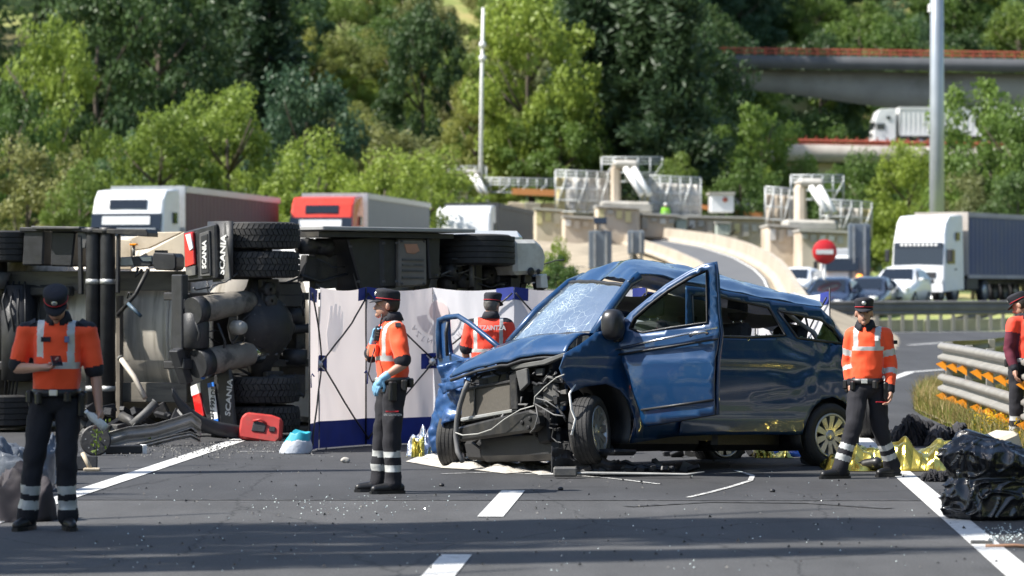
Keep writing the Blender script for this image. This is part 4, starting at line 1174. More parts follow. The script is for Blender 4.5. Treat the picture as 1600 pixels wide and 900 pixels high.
MB().tube([T(470, 430, .4), T(500, 440, .5), T(540, 428, .5), T(600, 441, .5)], .02, 8).build('air_hose', BLACK, tk)
BLUEH = mat('blue_hose', (.02, .16, .6), .5)
MB().tube([T(316, 553, .6), T(320, 575, .6), T(317, 590, .5)], .03, 8).build('blue_hose', BLUEH, tk)
# upper mudguard with tail lamp and flap lettering
def rearpt(px, py, x): return onplane(TF, px, py, 0, x)
def rear_quad(nm, x, pts, m_, thick=.02, par=tk, bevel=.004):
    q = [rearpt(px, py, x) for px, py in pts]; k = Vector((thick, 0, 0))
    return MB().add(q + [p + k for p in q], [(0, 1, 2, 3), (7, 6, 5, 4), (0, 4, 5, 1), (1, 5, 6, 2), (2, 6, 7, 3), (3, 7, 4, 0)]).build(nm, m_, par, bevel=bevel)
mg = rear_quad('mudguard', -.66, [(287, 362), (336, 349), (338, 436), (291, 441)], BLACK, .12, bevel=.02)
rear_quad('tail_lamp', -.70, [(287, 365), (300, 362), (303, 413), (289, 418)], TAIL, .04, mg, .008)
rear_quad('reverse_lamp', -.712, [(289, 367), (297, 365), (301, 388), (296, 392)], LAMP, .02, mg)
rear_quad('lamp_housing', -.69, [(289, 418), (305, 415), (305, 430), (291, 432)], GREYPL, .03, mg)
rear_quad('plate_holder', -.69, [(311, 365), (326, 360), (328, 431), (312, 432)], GREYPL, .03, mg, .006)
rear_quad('plate_recess', -.70, [(313.5, 369), (324, 365), (326, 426), (314, 428)], BLACK, .012, mg)
fl = rear_quad('mud_flap', -.60, [(326, 352), (352, 348), (359, 438), (332, 441)], GREYPL, .025)
def rear_text(s, x, px, py, hpx, par, m_, ang=90, bold=.003):
    c = rearpt(px, py, x); sz = hpx / 131.0
    # width of the letters runs up the flap: local z; letter height runs towards -y ... +y
    ex = Vector((0, 0, 1)); ey = Vector((0, 1, 0)); 
    ez = ex.cross(ey)
    return text_obj('lettering', s, sz, m_, par, frame(c, ex, ey, ez), .003, bold=bold)
t_ = text_obj('lettering', 'SCANIA', .135, WHITETEXT, fl, frame(rearpt(348.5, 398, -.604), Vector((0, -.08, 1)).normalized(), Vector((0, 1, .08)).normalized(), (-1, 0, 0)), .003, sx=.98, bold=.004)
t_ = text_obj('lettering', 'SCANIA', .105, WHITETEXT, mg, frame(rearpt(319.5, 398, -.704), (0, 0, 1), (0, 1, 0), (-1, 0, 0)), .003, sx=.88, bold=.004)
# lower mudguard with number plate
m2 = rear_quad('mudguard', -.72, [(306, 598), (358, 577), (366, 668), (328, 672)], BLACK, .05, bevel=.01)
rear_quad('tail_lamp', -.74, [(300, 618), (312, 614), (318, 650), (306, 652)], TAIL, .04, m2, .006)
rear_quad('lamp_cover', -.73, [(297, 604), (312, 597), (313, 614), (299, 620)], LAMP, .04, m2, .006)
pl = rear_quad('number_plate', -.745, [(324, 599), (333.5, 597), (341, 661), (331, 663)], PLATE, .01, m2, .002)
rear_quad('plate_end', -.748, [(324, 599), (333.5, 597), (334.3, 604), (324.8, 606)], BLUEH, .01, pl, 0)
rear_quad('plate_end', -.748, [(330.2, 656), (340.3, 654), (341, 661), (331, 663)], BLUEH, .01, pl, 0)
text_obj('lettering', 'GH·993·DB', .105, BLACK, pl, frame(rearpt(332.4, 630, -.75), Vector((0, -.11, 1)).normalized(), Vector((0, 1, .11)).normalized(), (-1, 0, 0)), .002, sx=.80, bold=.002)
text_obj('lettering', 'SCANIA', .125, WHITETEXT, m2, frame(rearpt(358, 621, -.725), Vector((0, -.1, 1)).normalized(), Vector((0, 1, .1)).normalized(), (-1, 0, 0)), .003, sx=.98, bold=.003)
# mudguard arcs over the wheels (away from us)
for z0, z1 in ((1.86, 2.54), (.04, .74)):
    def fn(u, v, z0=z0, z1=z1):
        a = lerp(R(35), R(200), u); return (.60 * math.cos(a), .475 + .60 * math.sin(a), lerp(z0, z1, v))
    MB().grid(fn, 22, 2).build('wheel_cover', BLACK, tk, solid=.015, fix=False)
# --- side skirts, boxes, tank and panels between the axles
MB().box((1.9, .62, 2.47), (2.5, 1.1, .05)).build('side_skirt', mat('skirt_paint', (.3, .3, .29), .5, var=.1), tk, bevel=.01)
MB().box((1.75, .60, 2.40), (2.2, .9, .06)).build('skirt_rail', DARKSTEEL, tk)
def panel_px(nm, pts, y, m_, th=.04, bevel=.008, par=tk):
    q = [T(px, py, y) for px, py in pts]; n = len(q)
    mb = MB(); mb.add([tuple(p) for p in q] + [(p.x, p.y + th, p.z) for p in q], [tuple(range(n)), tuple(reversed(range(n, 2 * n)))] + [(i, n + i, n + (i + 1) % n, (i + 1) % n) for i in range(n)])
    return mb.build(nm, m_, par, bevel=bevel)
panel_px('battery_box', [(543, 372), (596, 368), (597, 452), (566, 455)], .30, BLACK, .5, .02)
panel_px('heat_shield', [(540, 374), (568, 371), (572, 455), (560, 455)], .36, GREYPL, .03)
panel_px('fuel_tank', [(596, 369), (624, 371), (625, 450), (597, 452)], .26, BLACK, .6, .04)
tp = panel_px('tool_cover', [(624, 373), (667, 374), (668, 446), (624, 449)], .20, mat('grey_brown_cover', (.17, .155, .135), .7, var=.2, scale=5, bump=.15), .3, .02)
for yy in (404, 412, 421, 432): panel_px('rib', [(629, yy), (663, yy + .6), (663, yy + 4), (629, yy + 3.4)], .185, GREYPL, .02, .003, tp)
panel_px('opening', [(632, 381), (652, 381), (656, 392), (648, 397), (636, 395)], .19, mat('pinkish_inner', (.42, .22, .14), .7, var=.2), .02, .004, tp)
panel_px('mudguard_front', [(668, 364), (689, 364), (688, 436), (672, 437)], .22, BLACK, .5, .02)
panel_px('side_panel', [(470, 386), (546, 370), (560, 452), (540, 420)], .75, DARKSTEEL, .03)
for q in (((492, 397), (527, 398), (528, 450), (493, 452)), ((480, 398), (500, 404), (502, 440), (474, 440))): panel_px('support_bracket', q, .5, DARKSTEEL, .12)
panel_px('perforated_plate', [(537, 386), (546, 395), (560, 452), (541, 450)], .62, GREYPL, .02)
MB().tube([T(470, 392, .45), T(480, 378, .4), T(505, 384, .4), T(515, 396, .5)], .055, 12).build('brake_chamber_pipe', DARKSTEEL, tk)
for px in (478, 505): MB().lathe([(.02, -.12), (.10, -.1), (.10, .1), (.02, .12)], 14, frame(T(px, 385, .45), (0, 1, 0), (0, 0, 1), (1, 0, 0))).build('brake_chamber', DARKSTEEL, tk)
# front axle, steering, cab, bumper
MB().box((3.55, .5, 1.25), (.14, .14, 1.7)).build('front_axle', DARKSTEEL, tk, bevel=.02)
MB().tube([T(737, 400, .35), T(737, 448, .35)], .035, 10).build('damper', GREYPL, tk)
for k, (px, py) in enumerate(((706, 424), (722, 436), (700, 442), (760, 430), (715, 415))):
    MB().lathe([(.02, -.1), (.12, -.08), (.12, .08), (.02, .1)], 12, frame(T(px, py, .5 + .05 * k), (1, 0, 0), (0, 0, 1), (0, -1, 0))).build('suspension_part', DARKSTEEL, tk)
MB().box((2.9, .72, 1.95), (.14, .1, .7), (0, R(20), 0)).build('stay', DARKSTEEL, tk)
panel_px('inner_wing', [(776, 410), (803, 405), (805, 440), (778, 444)], .6, BLACK, .5, .03)
cabm = MB()
CABP = [(2.35, .95), (4.75, .85), (4.95, 1.2), (4.75, 2.6), (4.3, 3.5), (2.5, 3.6), (2.35, 3.3)]
cabm.prism(CABP, lambda a, b, t: (a, b, t), .04, 2.5)
cabm.build('cab', WHITE, tk, bevel=.08)
MB().box((2.34, 2.2, 1.25), (.03, 1.5, 1.6)).build('rear_cab_panel', WHITE_FLAT, tk, bevel=.02)
bp_ = [T(803, 374, .25), T(838, 374, .25), T(852, 386, .25), T(856, 402, .25), T(852, 428, .25), T(806, 430, .25)]
mb = MB(); n = len(bp_); mb.add([tuple(p) for p in bp_] + [(p.x - .05, p.y + .9, p.z) for p in bp_], [tuple(range(n)), tuple(reversed(range(n, 2 * n)))] + [(i, n + i, n + (i + 1) % n, (i + 1) % n) for i in range(n)])
bump_ = mb.build('bumper', mat('dirty_white_bumper', (.62, .61, .57), .5, var=.08, scale=4, dirt=(.36, .32, .27), dscale=3, dlo=.5, dhi=.8), tk, bevel=.05)
for px, w_ in ((829, .055), (841, .035)):
    MB().lathe([(.005, 0), (w_, 0), (w_, .012), (.005, .012)], 16, frame(T(px, 424.5, .24), (1, 0, 0), (0, 0, 1), (0, -1, 0))).build('bumper_hole', BLACK, bump_)
for k in range(12):
    px = 800 + k * 4.6 + random.uniform(-2, 2); py = random.uniform(432, 447)
    ug = MB().box(T(px, py, .5 + random.uniform(-.1, .2)), (random.uniform(.05, .16), .12, random.uniform(.04, .14)), (0, random.uniform(-.4, .4), 0)); ug.build('underframe_piece', DARKSTEEL, tk, bevel=.005)
panel_px('bumper_end', [(845, 430), (855, 428), (857, 450), (846, 450)], .3, WHITE_FLAT, .1)
panel_px('inner_plate', [(436, 440), (468, 440), (478, 470), (478, 590), (440, 600)], .86, DARKSTEEL, .05)
rs4 = random.Random(9)
for k in range(22):
    px, py = rs4.uniform(300, 470), rs4.uniform(440, 600); yy = rs4.uniform(.2, .6); pts_ = [(px, py)]
    for q_ in range(4): pts_.append((pts_[-1][0] + rs4.uniform(-6, 22), pts_[-1][1] + rs4.uniform(-14, 14)))
    MB().tube([T(min(474, a), b, yy + rs4.uniform(-.06, .06)) for a, b in pts_], rs4.choice([.007, .010, .014]), 6).build('air_line', rs4.choice([BLACK, BLACK, DARKSTEEL, GREYPL]), tk)
for k in range(16):
    px, py = rs4.uniform(470, 840), rs4.uniform(400, 447); pts_ = [(px, py)]
    for q_ in range(3): pts_.append((pts_[-1][0] + rs4.uniform(4, 26), pts_[-1][1] + rs4.uniform(-8, 8)))
    MB().tube([T(a, b, .4 + rs4.uniform(-.08, .1)) for a, b in pts_], rs4.choice([.008, .012]), 6).build('air_line', rs4.choice([BLACK, DARKSTEEL, GREYPL]), tk)
bolt = MB().lathe([(.0, .016), (.014, .016), (.016, .0), (.016, -.02)], 6, smooth=False).mesh('bolt', GREYPL)
def bolt_at(p): share('bolt', bolt, tk, p, (R(90), 0, rs4.uniform(0, 1)))
for k in range(14):
    a = 2 * PI * k / 14; bolt_at((.30 * math.cos(a), .475 - .24, 1.30 + .33 * math.sin(a)))
for z in (.86, 1.66):
    for k in range(24): bolt_at((-1.0 + .25 * k, .555, z + rs4.choice([-.025, .025])))
for px, py in ((600, 380), (600, 440), (620, 380), (620, 440), (628, 377), (663, 377), (628, 443), (663, 443), (548, 385), (560, 440), (676, 372), (683, 430)): bolt_at(T(px, py, .19))
# gearbox and engine mass in the shade
gb = MB(); gb.lathe([(.05, -.6), (.25, -.55), (.32, -.2), (.3, .2), (.38, .5), (.42, 1.2), (.2, 1.25)], 18, frame((2.2, .95, 1.26), (0, 0, 1), (0, 1, 0), (1, 0, 0)))
gb.build('gearbox', DARKSTEEL, tk)
MB().box((4.2, 1.1, 1.3), (.9, .8, 1.0)).build('engine_sump', DARKSTEEL, tk, bevel=.08)
MB().box((.1, 1.0, 1.26), (.8, .06, .8)).build('fifth_wheel_plate', DARKSTEEL, tk, bevel=.01)

# ================================================================== OVERTURNED TANK TRAILER
u2 = Vector((.95, -0.31, 0)).normalized()
QF = frame(Vector((-3.85, 38.1, 0)), u2, Vector((-u2.y, u2.x, 0)), (0, 0, 1))
tr = thing('overturned_tank_trailer', 'overturned bulk tank trailer with dirty beige tank at the left edge', 'trailer')
tr.matrix_world = QF
def Q(px, py, y): return onplane(QF, px, py, 1, y)
def tpanel(nm, pts, y, m_, th=.04, bevel=.008, par=tr):
    q = [Q(px, py, y) for px, py in pts]; n = len(q)
    return MB().add([tuple(p) for p in q] + [(p.x, p.y + th, p.z) for p in q], [tuple(range(n)), tuple(reversed(range(n, 2 * n)))] + [(i, n + i, n + (i + 1) % n, (i + 1) % n) for i in range(n)]).build(nm, m_, par, bevel=bevel)
TANK = mat('dirty_tank_metal', (.62, .57, .49), .55, metal=.25, var=.16, scale=1.5, dirt=(.20, .17, .12), dscale=1.6, dlo=.48, dhi=.75, stretch=(5, 1, .5), bump=.05)
CREAM = mat('cream_dusty_steel', (.58, .50, .38), .75, var=.12, scale=2.5, dirt=(.42, .35, .25), dscale=2)
tk_m = MB()
tk_m.loft([[(x, 1.75 + r_ * math.cos(a), 1.24 + r_ * math.sin(a)) for a in [2 * PI * k / 40 for k in range(40)]] for x, r_ in ((-9, 1.17), (-.2, 1.17), (.25, 1.12), (.5, .9), (.62, .5))])
tk_m.build('tank', TANK, tr)
for x in (-2.02, -.55, -3.6): MB().lathe([(1.165, -.03), (1.195, -.02), (1.195, .02), (1.165, .03)], 40, frame((x, 1.75, 1.24), (0, 1, 0), (0, 0, 1), (1, 0, 0))).build('tank_ring', TANK, tr)
for py in (437, 612):
    a, b = Q(-40, py, .52), Q(292, py + (4 if py < 500 else 0), .52)
    MB().box(((a.x + b.x) / 2, .58, (a.z + b.z) / 2), (abs(a.x - b.x), .12, .24)).build('chassis_beam', mat('weathered_beam', (.16, .145, .12), .65, var=.25, scale=3, dirt=(.07, .065, .06), dscale=4, stretch=(.4, 1, 3)), tr, bevel=.008)
tpanel('gusset', [(200, 410), (288, 362), (290, 418)], .55, CREAM, .05)
tpanel('gusset', [(205, 372), (230, 363), (286, 362), (232, 388), (205, 392)], .75, CREAM, .06)
tpanel('gusset', [(130, 370), (205, 375), (205, 428), (135, 430)], .85, CREAM, .05)
MB().tube([Q(209, 383, .5), Q(209, 400, .5)], .02, 8).build('valve_stem', STEEL, tr)
MB().box(Q(209, 382, .48), (.09, .06, .025)).build('valve_handle', ORANGE, tr, bevel=.005)
for px in (146, 168.5):
    top, bot = Q(px, 359, .12), Q(px, 672, .12)
    pp = MB().tube([top, top.lerp(bot, .02), bot], [.088, .092, .092], 20).build('hose_tube', BLACK, tr)
    MB().tube([top + Vector((0, 0, .03)), top - Vector((0, 0, .05))], .105, 20).build('tube_cap', BLACK, pp)
    for py in (440, 607): MB().tube([Q(px, py - 4, .12), Q(px, py + 4, .12)], .097, 20).build('strap', STEEL, pp)
for pts in (((121, 368), (127, 368), (128, 460), (122, 460)), ((181, 368), (186, 366), (185, 458), (180, 458))): tpanel('tube_bracket', pts, .05, BLACK, .06)
tpanel('bracket_plate', [(120, 362), (138, 362), (133, 388), (126, 388)], .06, GREYPL, .03)
tpanel('side_guard', [(112, 357), (228, 358), (231, 364), (231, 370), (180, 366), (112, 361)], .02, DARKSTEEL, .3)
tpanel('side_guard', [(48, 353), (124, 354), (124, 358), (48, 358)], .0, GREYPL, .4)
# landing leg
tpanel('landing_leg', [(186, 402), (238, 399), (238, 414), (186, 417)], .2, STEEL, .13, .015)
tpanel('leg_sleeve', [(204, 401), (216, 400), (222, 408), (236, 408), (236, 416), (209, 417)], .185, BLACK, .16, .01)
lf = tpanel('leg_foot', [(240, 394), (272, 396), (275, 402), (275, 418), (271, 423), (242, 422), (238, 414), (238, 400)], .10, BLACK, .26, .015)
MB().box(Q(252, 393, .2), (.12, .12, .03)).build('foot_lug', DARKSTEEL, lf)
MB().tube([Q(232, 420, .12), Q(212, 460, .05), Q(184, 492, .1)], .025, 8).build('leg_stay', DARKSTEEL, tr)
MB().tube([Q(222, 421, .2), Q(212, 432, .2), Q(216, 418, .2)], .022, 8).build('leg_stay', DARKSTEEL, tr)
MB().tube([Q(200, 474, .05), Q(220, 494, .0)], .022, 10).build('crank_handle', mat('blue_grey_grip', (.06, .10, .14), .5), tr)
MB().tube([Q(199, 466, .1), Q(201, 457, .08), Q(206, 460, .08)], .012, 8).build('crank_ring', DARKSTEEL, tr)
tpanel('vertical_post', [(181, 462), (188, 462), (188, 690), (181, 690)], .45, mat('brown_grey_steel', (.16, .14, .115), .7, var=.2), .1)
# storage boxes and axles at the left
for pts in (((37, 358), (69, 357), (67, 415), (34, 415)), ((80, 361), (118, 362), (112, 417), (78, 416))):
    b_ = tpanel('storage_box', pts, .15, BLACK, .5, .02)
for px in (48, 98): tpanel('box_lid', [(px - 18, 355), (px + 20, 355), (px + 20, 362), (px - 18, 362)], .12, BLACK, .5, .01)
for pxw in (-8,):
    for zt in (2.27, .26):
        c = Q(2, 372, .48); truck_wheel(tr, c.x, .48, zt, 1)
        truck_wheel(tr, c.x - 1.31, .48, zt, 1)
    c = Q(2, 372, .48)
    MB().tube([(c.x, .48, .1), (c.x, .48, 2.4)], .075, 14).build('axle', DARKSTEEL, tr)
    MB().tube([(c.x, .3, 1.95), (c.x, .3, 1.75)], [.2, .17], 16).build('brake_drum', GREYPL, tr)
    MB().box((c.x + .5, .42, 1.72), (1.0, .12, .12)).build('trailing_arm', DARKSTEEL, tr, bevel=.02)
    MB().box((c.x + .5, .42, .8), (1.0, .12, .12)).build('trailing_arm', DARKSTEEL, tr, bevel=.02)
for k in range(4): MB().tube([Q(12 + 9 * k, 440, .3), Q(4 + 12 * k, 470 + 10 * k, .15), Q(14 + 8 * k, 520, .25), Q(6 + 5 * k, 640, .3)], .014, 6).build('air_line', BLACK, tr)
MB().lathe([(.05, -.6), (.22, -.58), (.22, .58), (.05, .6)], 20, frame(Q(30, 520, .45), (1, 0, 0), (0, 1, 0), (0, 0, 1))).build('air_tank', BLACK, tr)
tpanel('black_plate', [(62, 445), (92, 445), (92, 530), (60, 560)], .5, BLACK, .1)  # plain black plate in front of the tank
# ================================================================== WRECKED BLUE VAN
VF = (Matrix.Translation((3.15, 31.6, 0)) @ Matrix.Rotation(R(218), 4, 'Z') @ Matrix.Rotation(R(-1.6), 4, 'Y') @ Matrix.Rotation(R(3.2), 4, 'X') @ Matrix.Translation((0, -.86, 0)))
van = thing('wrecked_van', 'wrecked dark blue van with open driver door, stripped front and crushed roof', 'van')
van.matrix_world = VF
def VL(px, py, y=.93): return onplane(VF, px, py, 1, y)
def VX(px, py, x): return onplane(VF, px, py, 0, x)
def blue_paint():
    m = mat('blue_car_paint', (0.002, 0.038, 0.118), 0.34, metal=0.15, var=0.06, scale=2, coat=0.85, dirt=(0.085, 0.11, 0.14), dscale=5, dlo=0.54, dhi=0.9, rvar=0.08)
    return m
BLUE = blue_paint()
SCRAPE = mat('scraped_blue_paint', (0.012, 0.058, 0.175), 0.4, metal=0.2, var=0.25, scale=6, coat=.5, dirt=(0.36, 0.40, 0.44), dscale=8, dlo=0.66, dhi=0.74, bump=.25, bscale=14)
INTER = mat('dark_upholstery', (0.028, 0.028, 0.03), 0.9, var=0.3, scale=10, bump=.2)
LINING = mat('grey_lining', (0.30, 0.29, 0.27), 0.9, var=0.15, scale=4)
AIRBAG = mat('airbag_cloth', (0.72, 0.71, 0.68), 0.9, var=0.06, bump=.3, bscale=16)
CARGLASS = glass_mat('car_glass', (0.80, 0.88, 0.86), 0.04)
def cracked_glass():
    m = bpy.data.materials.new('cracked_glass'); m.use_nodes = True
    nt = m.node_tree; N = nt.nodes; L = nt.links; N.remove(N['Principled BSDF']); o = N['Material Output']
    tc = N.new('ShaderNodeTexCoord')
    vo = N.new('ShaderNodeTexVoronoi'); vo.feature = 'DISTANCE_TO_EDGE'; vo.inputs['Scale'].default_value = 9
    v2 = N.new('ShaderNodeTexVoronoi'); v2.feature = 'DISTANCE_TO_EDGE'; v2.inputs['Scale'].default_value = 30
    nz = N.new('ShaderNodeTexNoise'); nz.inputs['Scale'].default_value = 2.2; nz.inputs['Detail'].default_value = 4
    for x in (vo, v2, nz): L.new(tc.outputs['Object'], x.inputs['Vector'])
    def ramp(src, lo, hi, inv=False):
        r = N.new('ShaderNodeMapRange'); r.inputs['From Min'].default_value = lo; r.inputs['From Max'].default_value = hi
        r.inputs['To Min'].default_value = 1 if inv else 0; r.inputs['To Max'].default_value = 0 if inv else 1; r.clamp = True
        L.new(src, r.inputs['Value']); return r.outputs[0]
    def op(a, b, k):
        x = N.new('ShaderNodeMath'); x.operation = k; x.use_clamp = True
        L.new(a, x.inputs[0]); L.new(b, x.inputs[1]); return x.outputs[0]
    zone = ramp(nz.outputs['Fac'], .54, .70)
    fine = op(ramp(v2.outputs['Distance'], 0, .07, True), zone, 'MULTIPLY')
    crack = op(op(ramp(vo.outputs['Distance'], 0, .016, True), ramp(nz.outputs['Fac'], .36, .5), 'MULTIPLY'), fine, 'ADD')
    haze = N.new('ShaderNodeMath'); haze.operation = 'MULTIPLY_ADD'; haze.inputs[1].default_value = .55; haze.inputs[2].default_value = .05
    L.new(crack, haze.inputs[0])
    tr = N.new('ShaderNodeBsdfTransparent'); tr.inputs[0].default_value = (.82, .9, .88, 1)
    gl = N.new('ShaderNodeBsdfGlossy'); gl.inputs['Roughness'].default_value = .05
    df = N.new('ShaderNodeBsdfDiffuse'); df.inputs[0].default_value = (.70, .80, .78, 1)
    fr = N.new('ShaderNodeFresnel'); fr.inputs[0].default_value = 1.5
    m1 = N.new('ShaderNodeMixShader'); m2 = N.new('ShaderNodeMixShader')
    L.new(fr.outputs[0], m1.inputs[0]); L.new(tr.outputs[0], m1.inputs[1]); L.new(gl.outputs[0], m1.inputs[2])
    L.new(haze.outputs[0], m2.inputs[0]); L.new(m1.outputs[0], m2.inputs[1]); L.new(df.outputs[0], m2.inputs[2]); L.new(m2.outputs[0], o.inputs[0])
    return m
CRACKED = cracked_glass()
def nz3(x, y, z, s=1.0): return noise.noise(Vector((x * s, y * s, z * s)))
def xz(pts, y=.93): return [(VL(px, py, y).x, VL(px, py, y).z) for px, py in pts]
def side_y(x, z):
    """bulge of the body side, with folds and dents at the crushed rear"""
    y = .955 - .10 * S((z - 1.05) / .9) - .045 * S((.55 - z) / .35) + .018 * math.exp(-((z - 1.02) / .05) ** 2) - .018 * math.exp(-((z - .93) / .035) ** 2) - .012 * math.exp(-((z - .52) / .03) ** 2)
    r_ = S((.9 - x) / 1.0)
    for (xa, za, xb, zb, dp, wd) in ((.75, 1.20, .15, .98, .030, .09), (.55, .75, .0, 1.12, -.026, .08), (.9, .95, .35, .80, .020, .07), (.25, 1.15, -.25, .85, .028, .08), (1.1, .62, .5, .68, .012, .06)):
        L2 = (xb - xa) ** 2 + (zb - za) ** 2; tt = max(0, min(1, ((x - xa) * (xb - xa) + (z - za) * (zb - za)) / L2)); dd = math.hypot(x - xa - tt * (xb - xa), z - za - tt * (zb - za))
        y -= dp * max(0, 1 - dd / wd) * (.4 + .6 * math.sin(PI * (.15 + .7 * tt)))
    y += r_ * (.022 * nz3(x, 0, z, 2.4) + .004 * nz3(x, 4, z, 8)) - .03 * r_ * math.exp(-((x - .15 + (z - 1.05) * .7) / .06) ** 2) * S((z - .8) / .2)
    y += .003 * nz3(x, 2, z, 1.6)
    return y
side = [(1078, 446), (1120, 451), (1160, 458), (1200, 467), (1250, 475), (1284, 480), (1302, 500), (1325, 542), (1331, 562), (1335, 600), (1337, 640), (1328, 650), (1324, 638), (1313, 626), (1298, 620), (1281, 624), (1268, 636), (1259, 655), (1254, 679), (1200, 679), (1120, 679), (1062, 679), (1066, 600), (1070, 520)]
w1 = [(1086, 461), (1120, 461), (1160, 470), (1203, 480), (1226, 524), (1170, 527), (1124, 526), (1082, 525)]
w2 = [(1217, 485), (1250, 492), (1284, 500), (1301, 513), (1316, 537), (1280, 533), (1244, 528)]
SD, H1, H2 = xz(side), xz(w1), xz(w2)
MB().sheet(SD, lambda a, b: (a, side_y(a, b), b), (H1, H2), h=.045).build('side_panel', BLUE, van, solid=.012, fix=False)
# window seals with shards of glass left along the edges
for hole in (H1, H2):
    pts = [(a, side_y(a, b) + .004, b) for a, b in hole]
    MB().tube(pts + [pts[0]], .014, 6).build('window_seal', BLACK, van)
SH = glass_mat('green_glass_shard', (0.55, 0.74, 0.70), .22, .12)
def shards(edge, n, depth):
    sm = MB(); e = resample(edge, .03, False)
    for k in range(len(e) - 1):
        (a0, b0), (a1, b1) = e[k], e[k + 1]; hh = depth * random.uniform(.2, 1.2)
        q = [(a0, side_y(a0, b0) - .01, b0), (a1, side_y(a1, b1) - .01, b1), ((a0 + a1) / 2 + random.uniform(-.02, .02), side_y(a0, b0) - .012, (b0 + b1) / 2 + hh)]
        sm.add(q, [(0, 1, 2)])
    return sm
shards(H1[4:8], 0, .022).build('glass_remains', SH, van, solid=.004, fix=False)
shards(H2[4:7], 0, .03).build('glass_remains', SH, van, solid=.004, fix=False)
big = [(a, side_y(a, b) - .015, b) for a, b in xz([(1316, 537), (1280, 533), (1276, 528), (1292, 498), (1300, 512)])]
MB().add(big, [tuple(range(5))]).build('hanging_glass', SH, van, solid=.004)
# fender, sill
fen = [(931, 519), (908, 538), (884, 553), (880, 575), (884, 592), (899, 612), (915, 604), (944, 600), (965, 609), (980, 628), (990, 655), (994, 684), (1006, 684), (1000, 640), (988, 600), (978, 560), (972, 528), (955, 514)]
FN = xz(fen)
def fy(x, z): return side_y(min(x, 2.4), z) * (1 - .0) - .06 * S((x - 2.9) / .5) + .02 * nz3(x, 1, z, 4)
MB().sheet(FN, lambda a, b: (a, fy(a, b), b), h=.06).build('front_wing', BLUE, van, solid=.012, fix=False)
SL = xz([(994, 650), (1062, 648), (1114, 650), (1114, 679), (1062, 681), (996, 692)])
MB().sheet(SL, lambda a, b: (a, .90 - .1 * S((.42 - b) / .25), b), h=.08).build('sill', BLUE, van, solid=.02, fix=False)
# arch liners
def liner(c, r_, y0, y1, a0=-25):
    def fn(u, v):
        a = lerp(R(a0), R(205), u); return (c[0] + r_ * math.cos(a), lerp(y0, y1, v), c[1] + r_ * math.sin(a))
    MB().grid(fn, 18, 3).build('arch_liner', BLACK, van, solid=.01, fix=False)
rh = VL(1299, 680, .92); fh = VL(931, 672, .86)
liner((rh.x, rh.z + .02), .40, .35, .90)
liner((fh.x, fh.z + .06), .43, .30, .86, 62)
MB().tube([(VL(px, py, .90)) for px, py in ((893, 680), (899, 655), (893, 640), (890, 615), (899, 600))], .012, 6).build('torn_arch_edge', WHITE_FLAT, van)
# roof
mid = [VL(px, py, -.15) for px, py in ((930, 441), (952, 422), (975, 408), (1024, 411), (1075, 420), (1121, 431), (1160, 443), (1193, 454), (1240, 468), (1282, 480))]
near = [VL(px, py, .74) for px, py in ((983, 441), (990, 434), (1000, 430), (1036, 431), (1066, 438), (1100, 446), (1150, 456), (1200, 466), (1250, 475), (1284, 480))]
far = [Vector((m_.x - .02, -.80, m_.z - .07 - .02 * i)) for i, m_ in enumerate(mid)]
rows = [near, [n_.lerp(m_, .30) + Vector((0, 0, .045)) for n_, m_ in zip(near, mid)], [n_.lerp(m_, .68) + Vector((0, 0, .035)) for n_, m_ in zip(near, mid)], mid, [m_.lerp(f_, .6) + Vector((0, 0, .02)) for m_, f_ in zip(mid, far)], far]
def cr(pts, t):
    f = t * (len(pts) - 1); i = min(int(f), len(pts) - 2); u = f - i
    p0, p1, p2, p3_ = pts[max(0, i - 1)], pts[i], pts[i + 1], pts[min(len(pts) - 1, i + 2)]
    return .5 * ((2 * p1) + (p2 - p0) * u + (2 * p0 - 5 * p1 + 4 * p2 - p3_) * u * u + (3 * p1 - p0 - 3 * p2 + p3_) * u ** 3)
def roof_fn(u, v):
    p = cr([cr(r_, u) for r_ in rows], v)
    p.z += .022 * nz3(p.x, p.y, 0, 3.0) + .012 * nz3(p.x, p.y, 5, 8) + .012 * math.sin(p.y * 16) * S((u - .25) / .2) * S((1 - u) / .15)
    return p
MB().grid(roof_fn, 54, 30).build('roof', BLUE, van, solid=.015, fix=False)
# windscreen, pillars, bonnet
A = VL(931, 521, .78); B = VL(980, 447, .66); C_ = VL(889, 442, -.64); D_ = VL(794, 537, -.76)
def ws(u, v):
    a = A.lerp(D_, u); b = B.lerp(C_, u); p = a.lerp(b, v)
    k = math.sin(u * PI)
    p.x += .10 * k * (1 - .4 * v); p.z += .02 * k + .012 * nz3(p.x, p.y, p.z, 7) + .03 * math.sin(v * PI); return p
MB().grid(ws, 30, 18).build('windscreen', CRACKED, van, fix=False)
MB().tube([A + Vector((.05, .02, -.03)), A.lerp(B, .5) + Vector((.03, .03, .02)), B + Vector((0, .02, .02)), near[2]], [.05, .045, .045, .05], 10).build('pillar', BLUE, van)
MB().tube([D_, D_.lerp(C_, .5) + Vector((.03, 0, .02)), C_, far[2]], .04, 10).build('pillar', BLUE, van)
MB().tube([ws(k / 12, 1.0) for k in range(13)], .02, 6).build('windscreen_frame', BLACK, van)
MB().tube([ws(k / 12, 0.0) for k in range(13)], .022, 6).build('windscreen_cowl', BLACK, van)
HF = VX(703, 588, VL(884, 553, .80).x + .18); HN = VL(884, 551, .80)
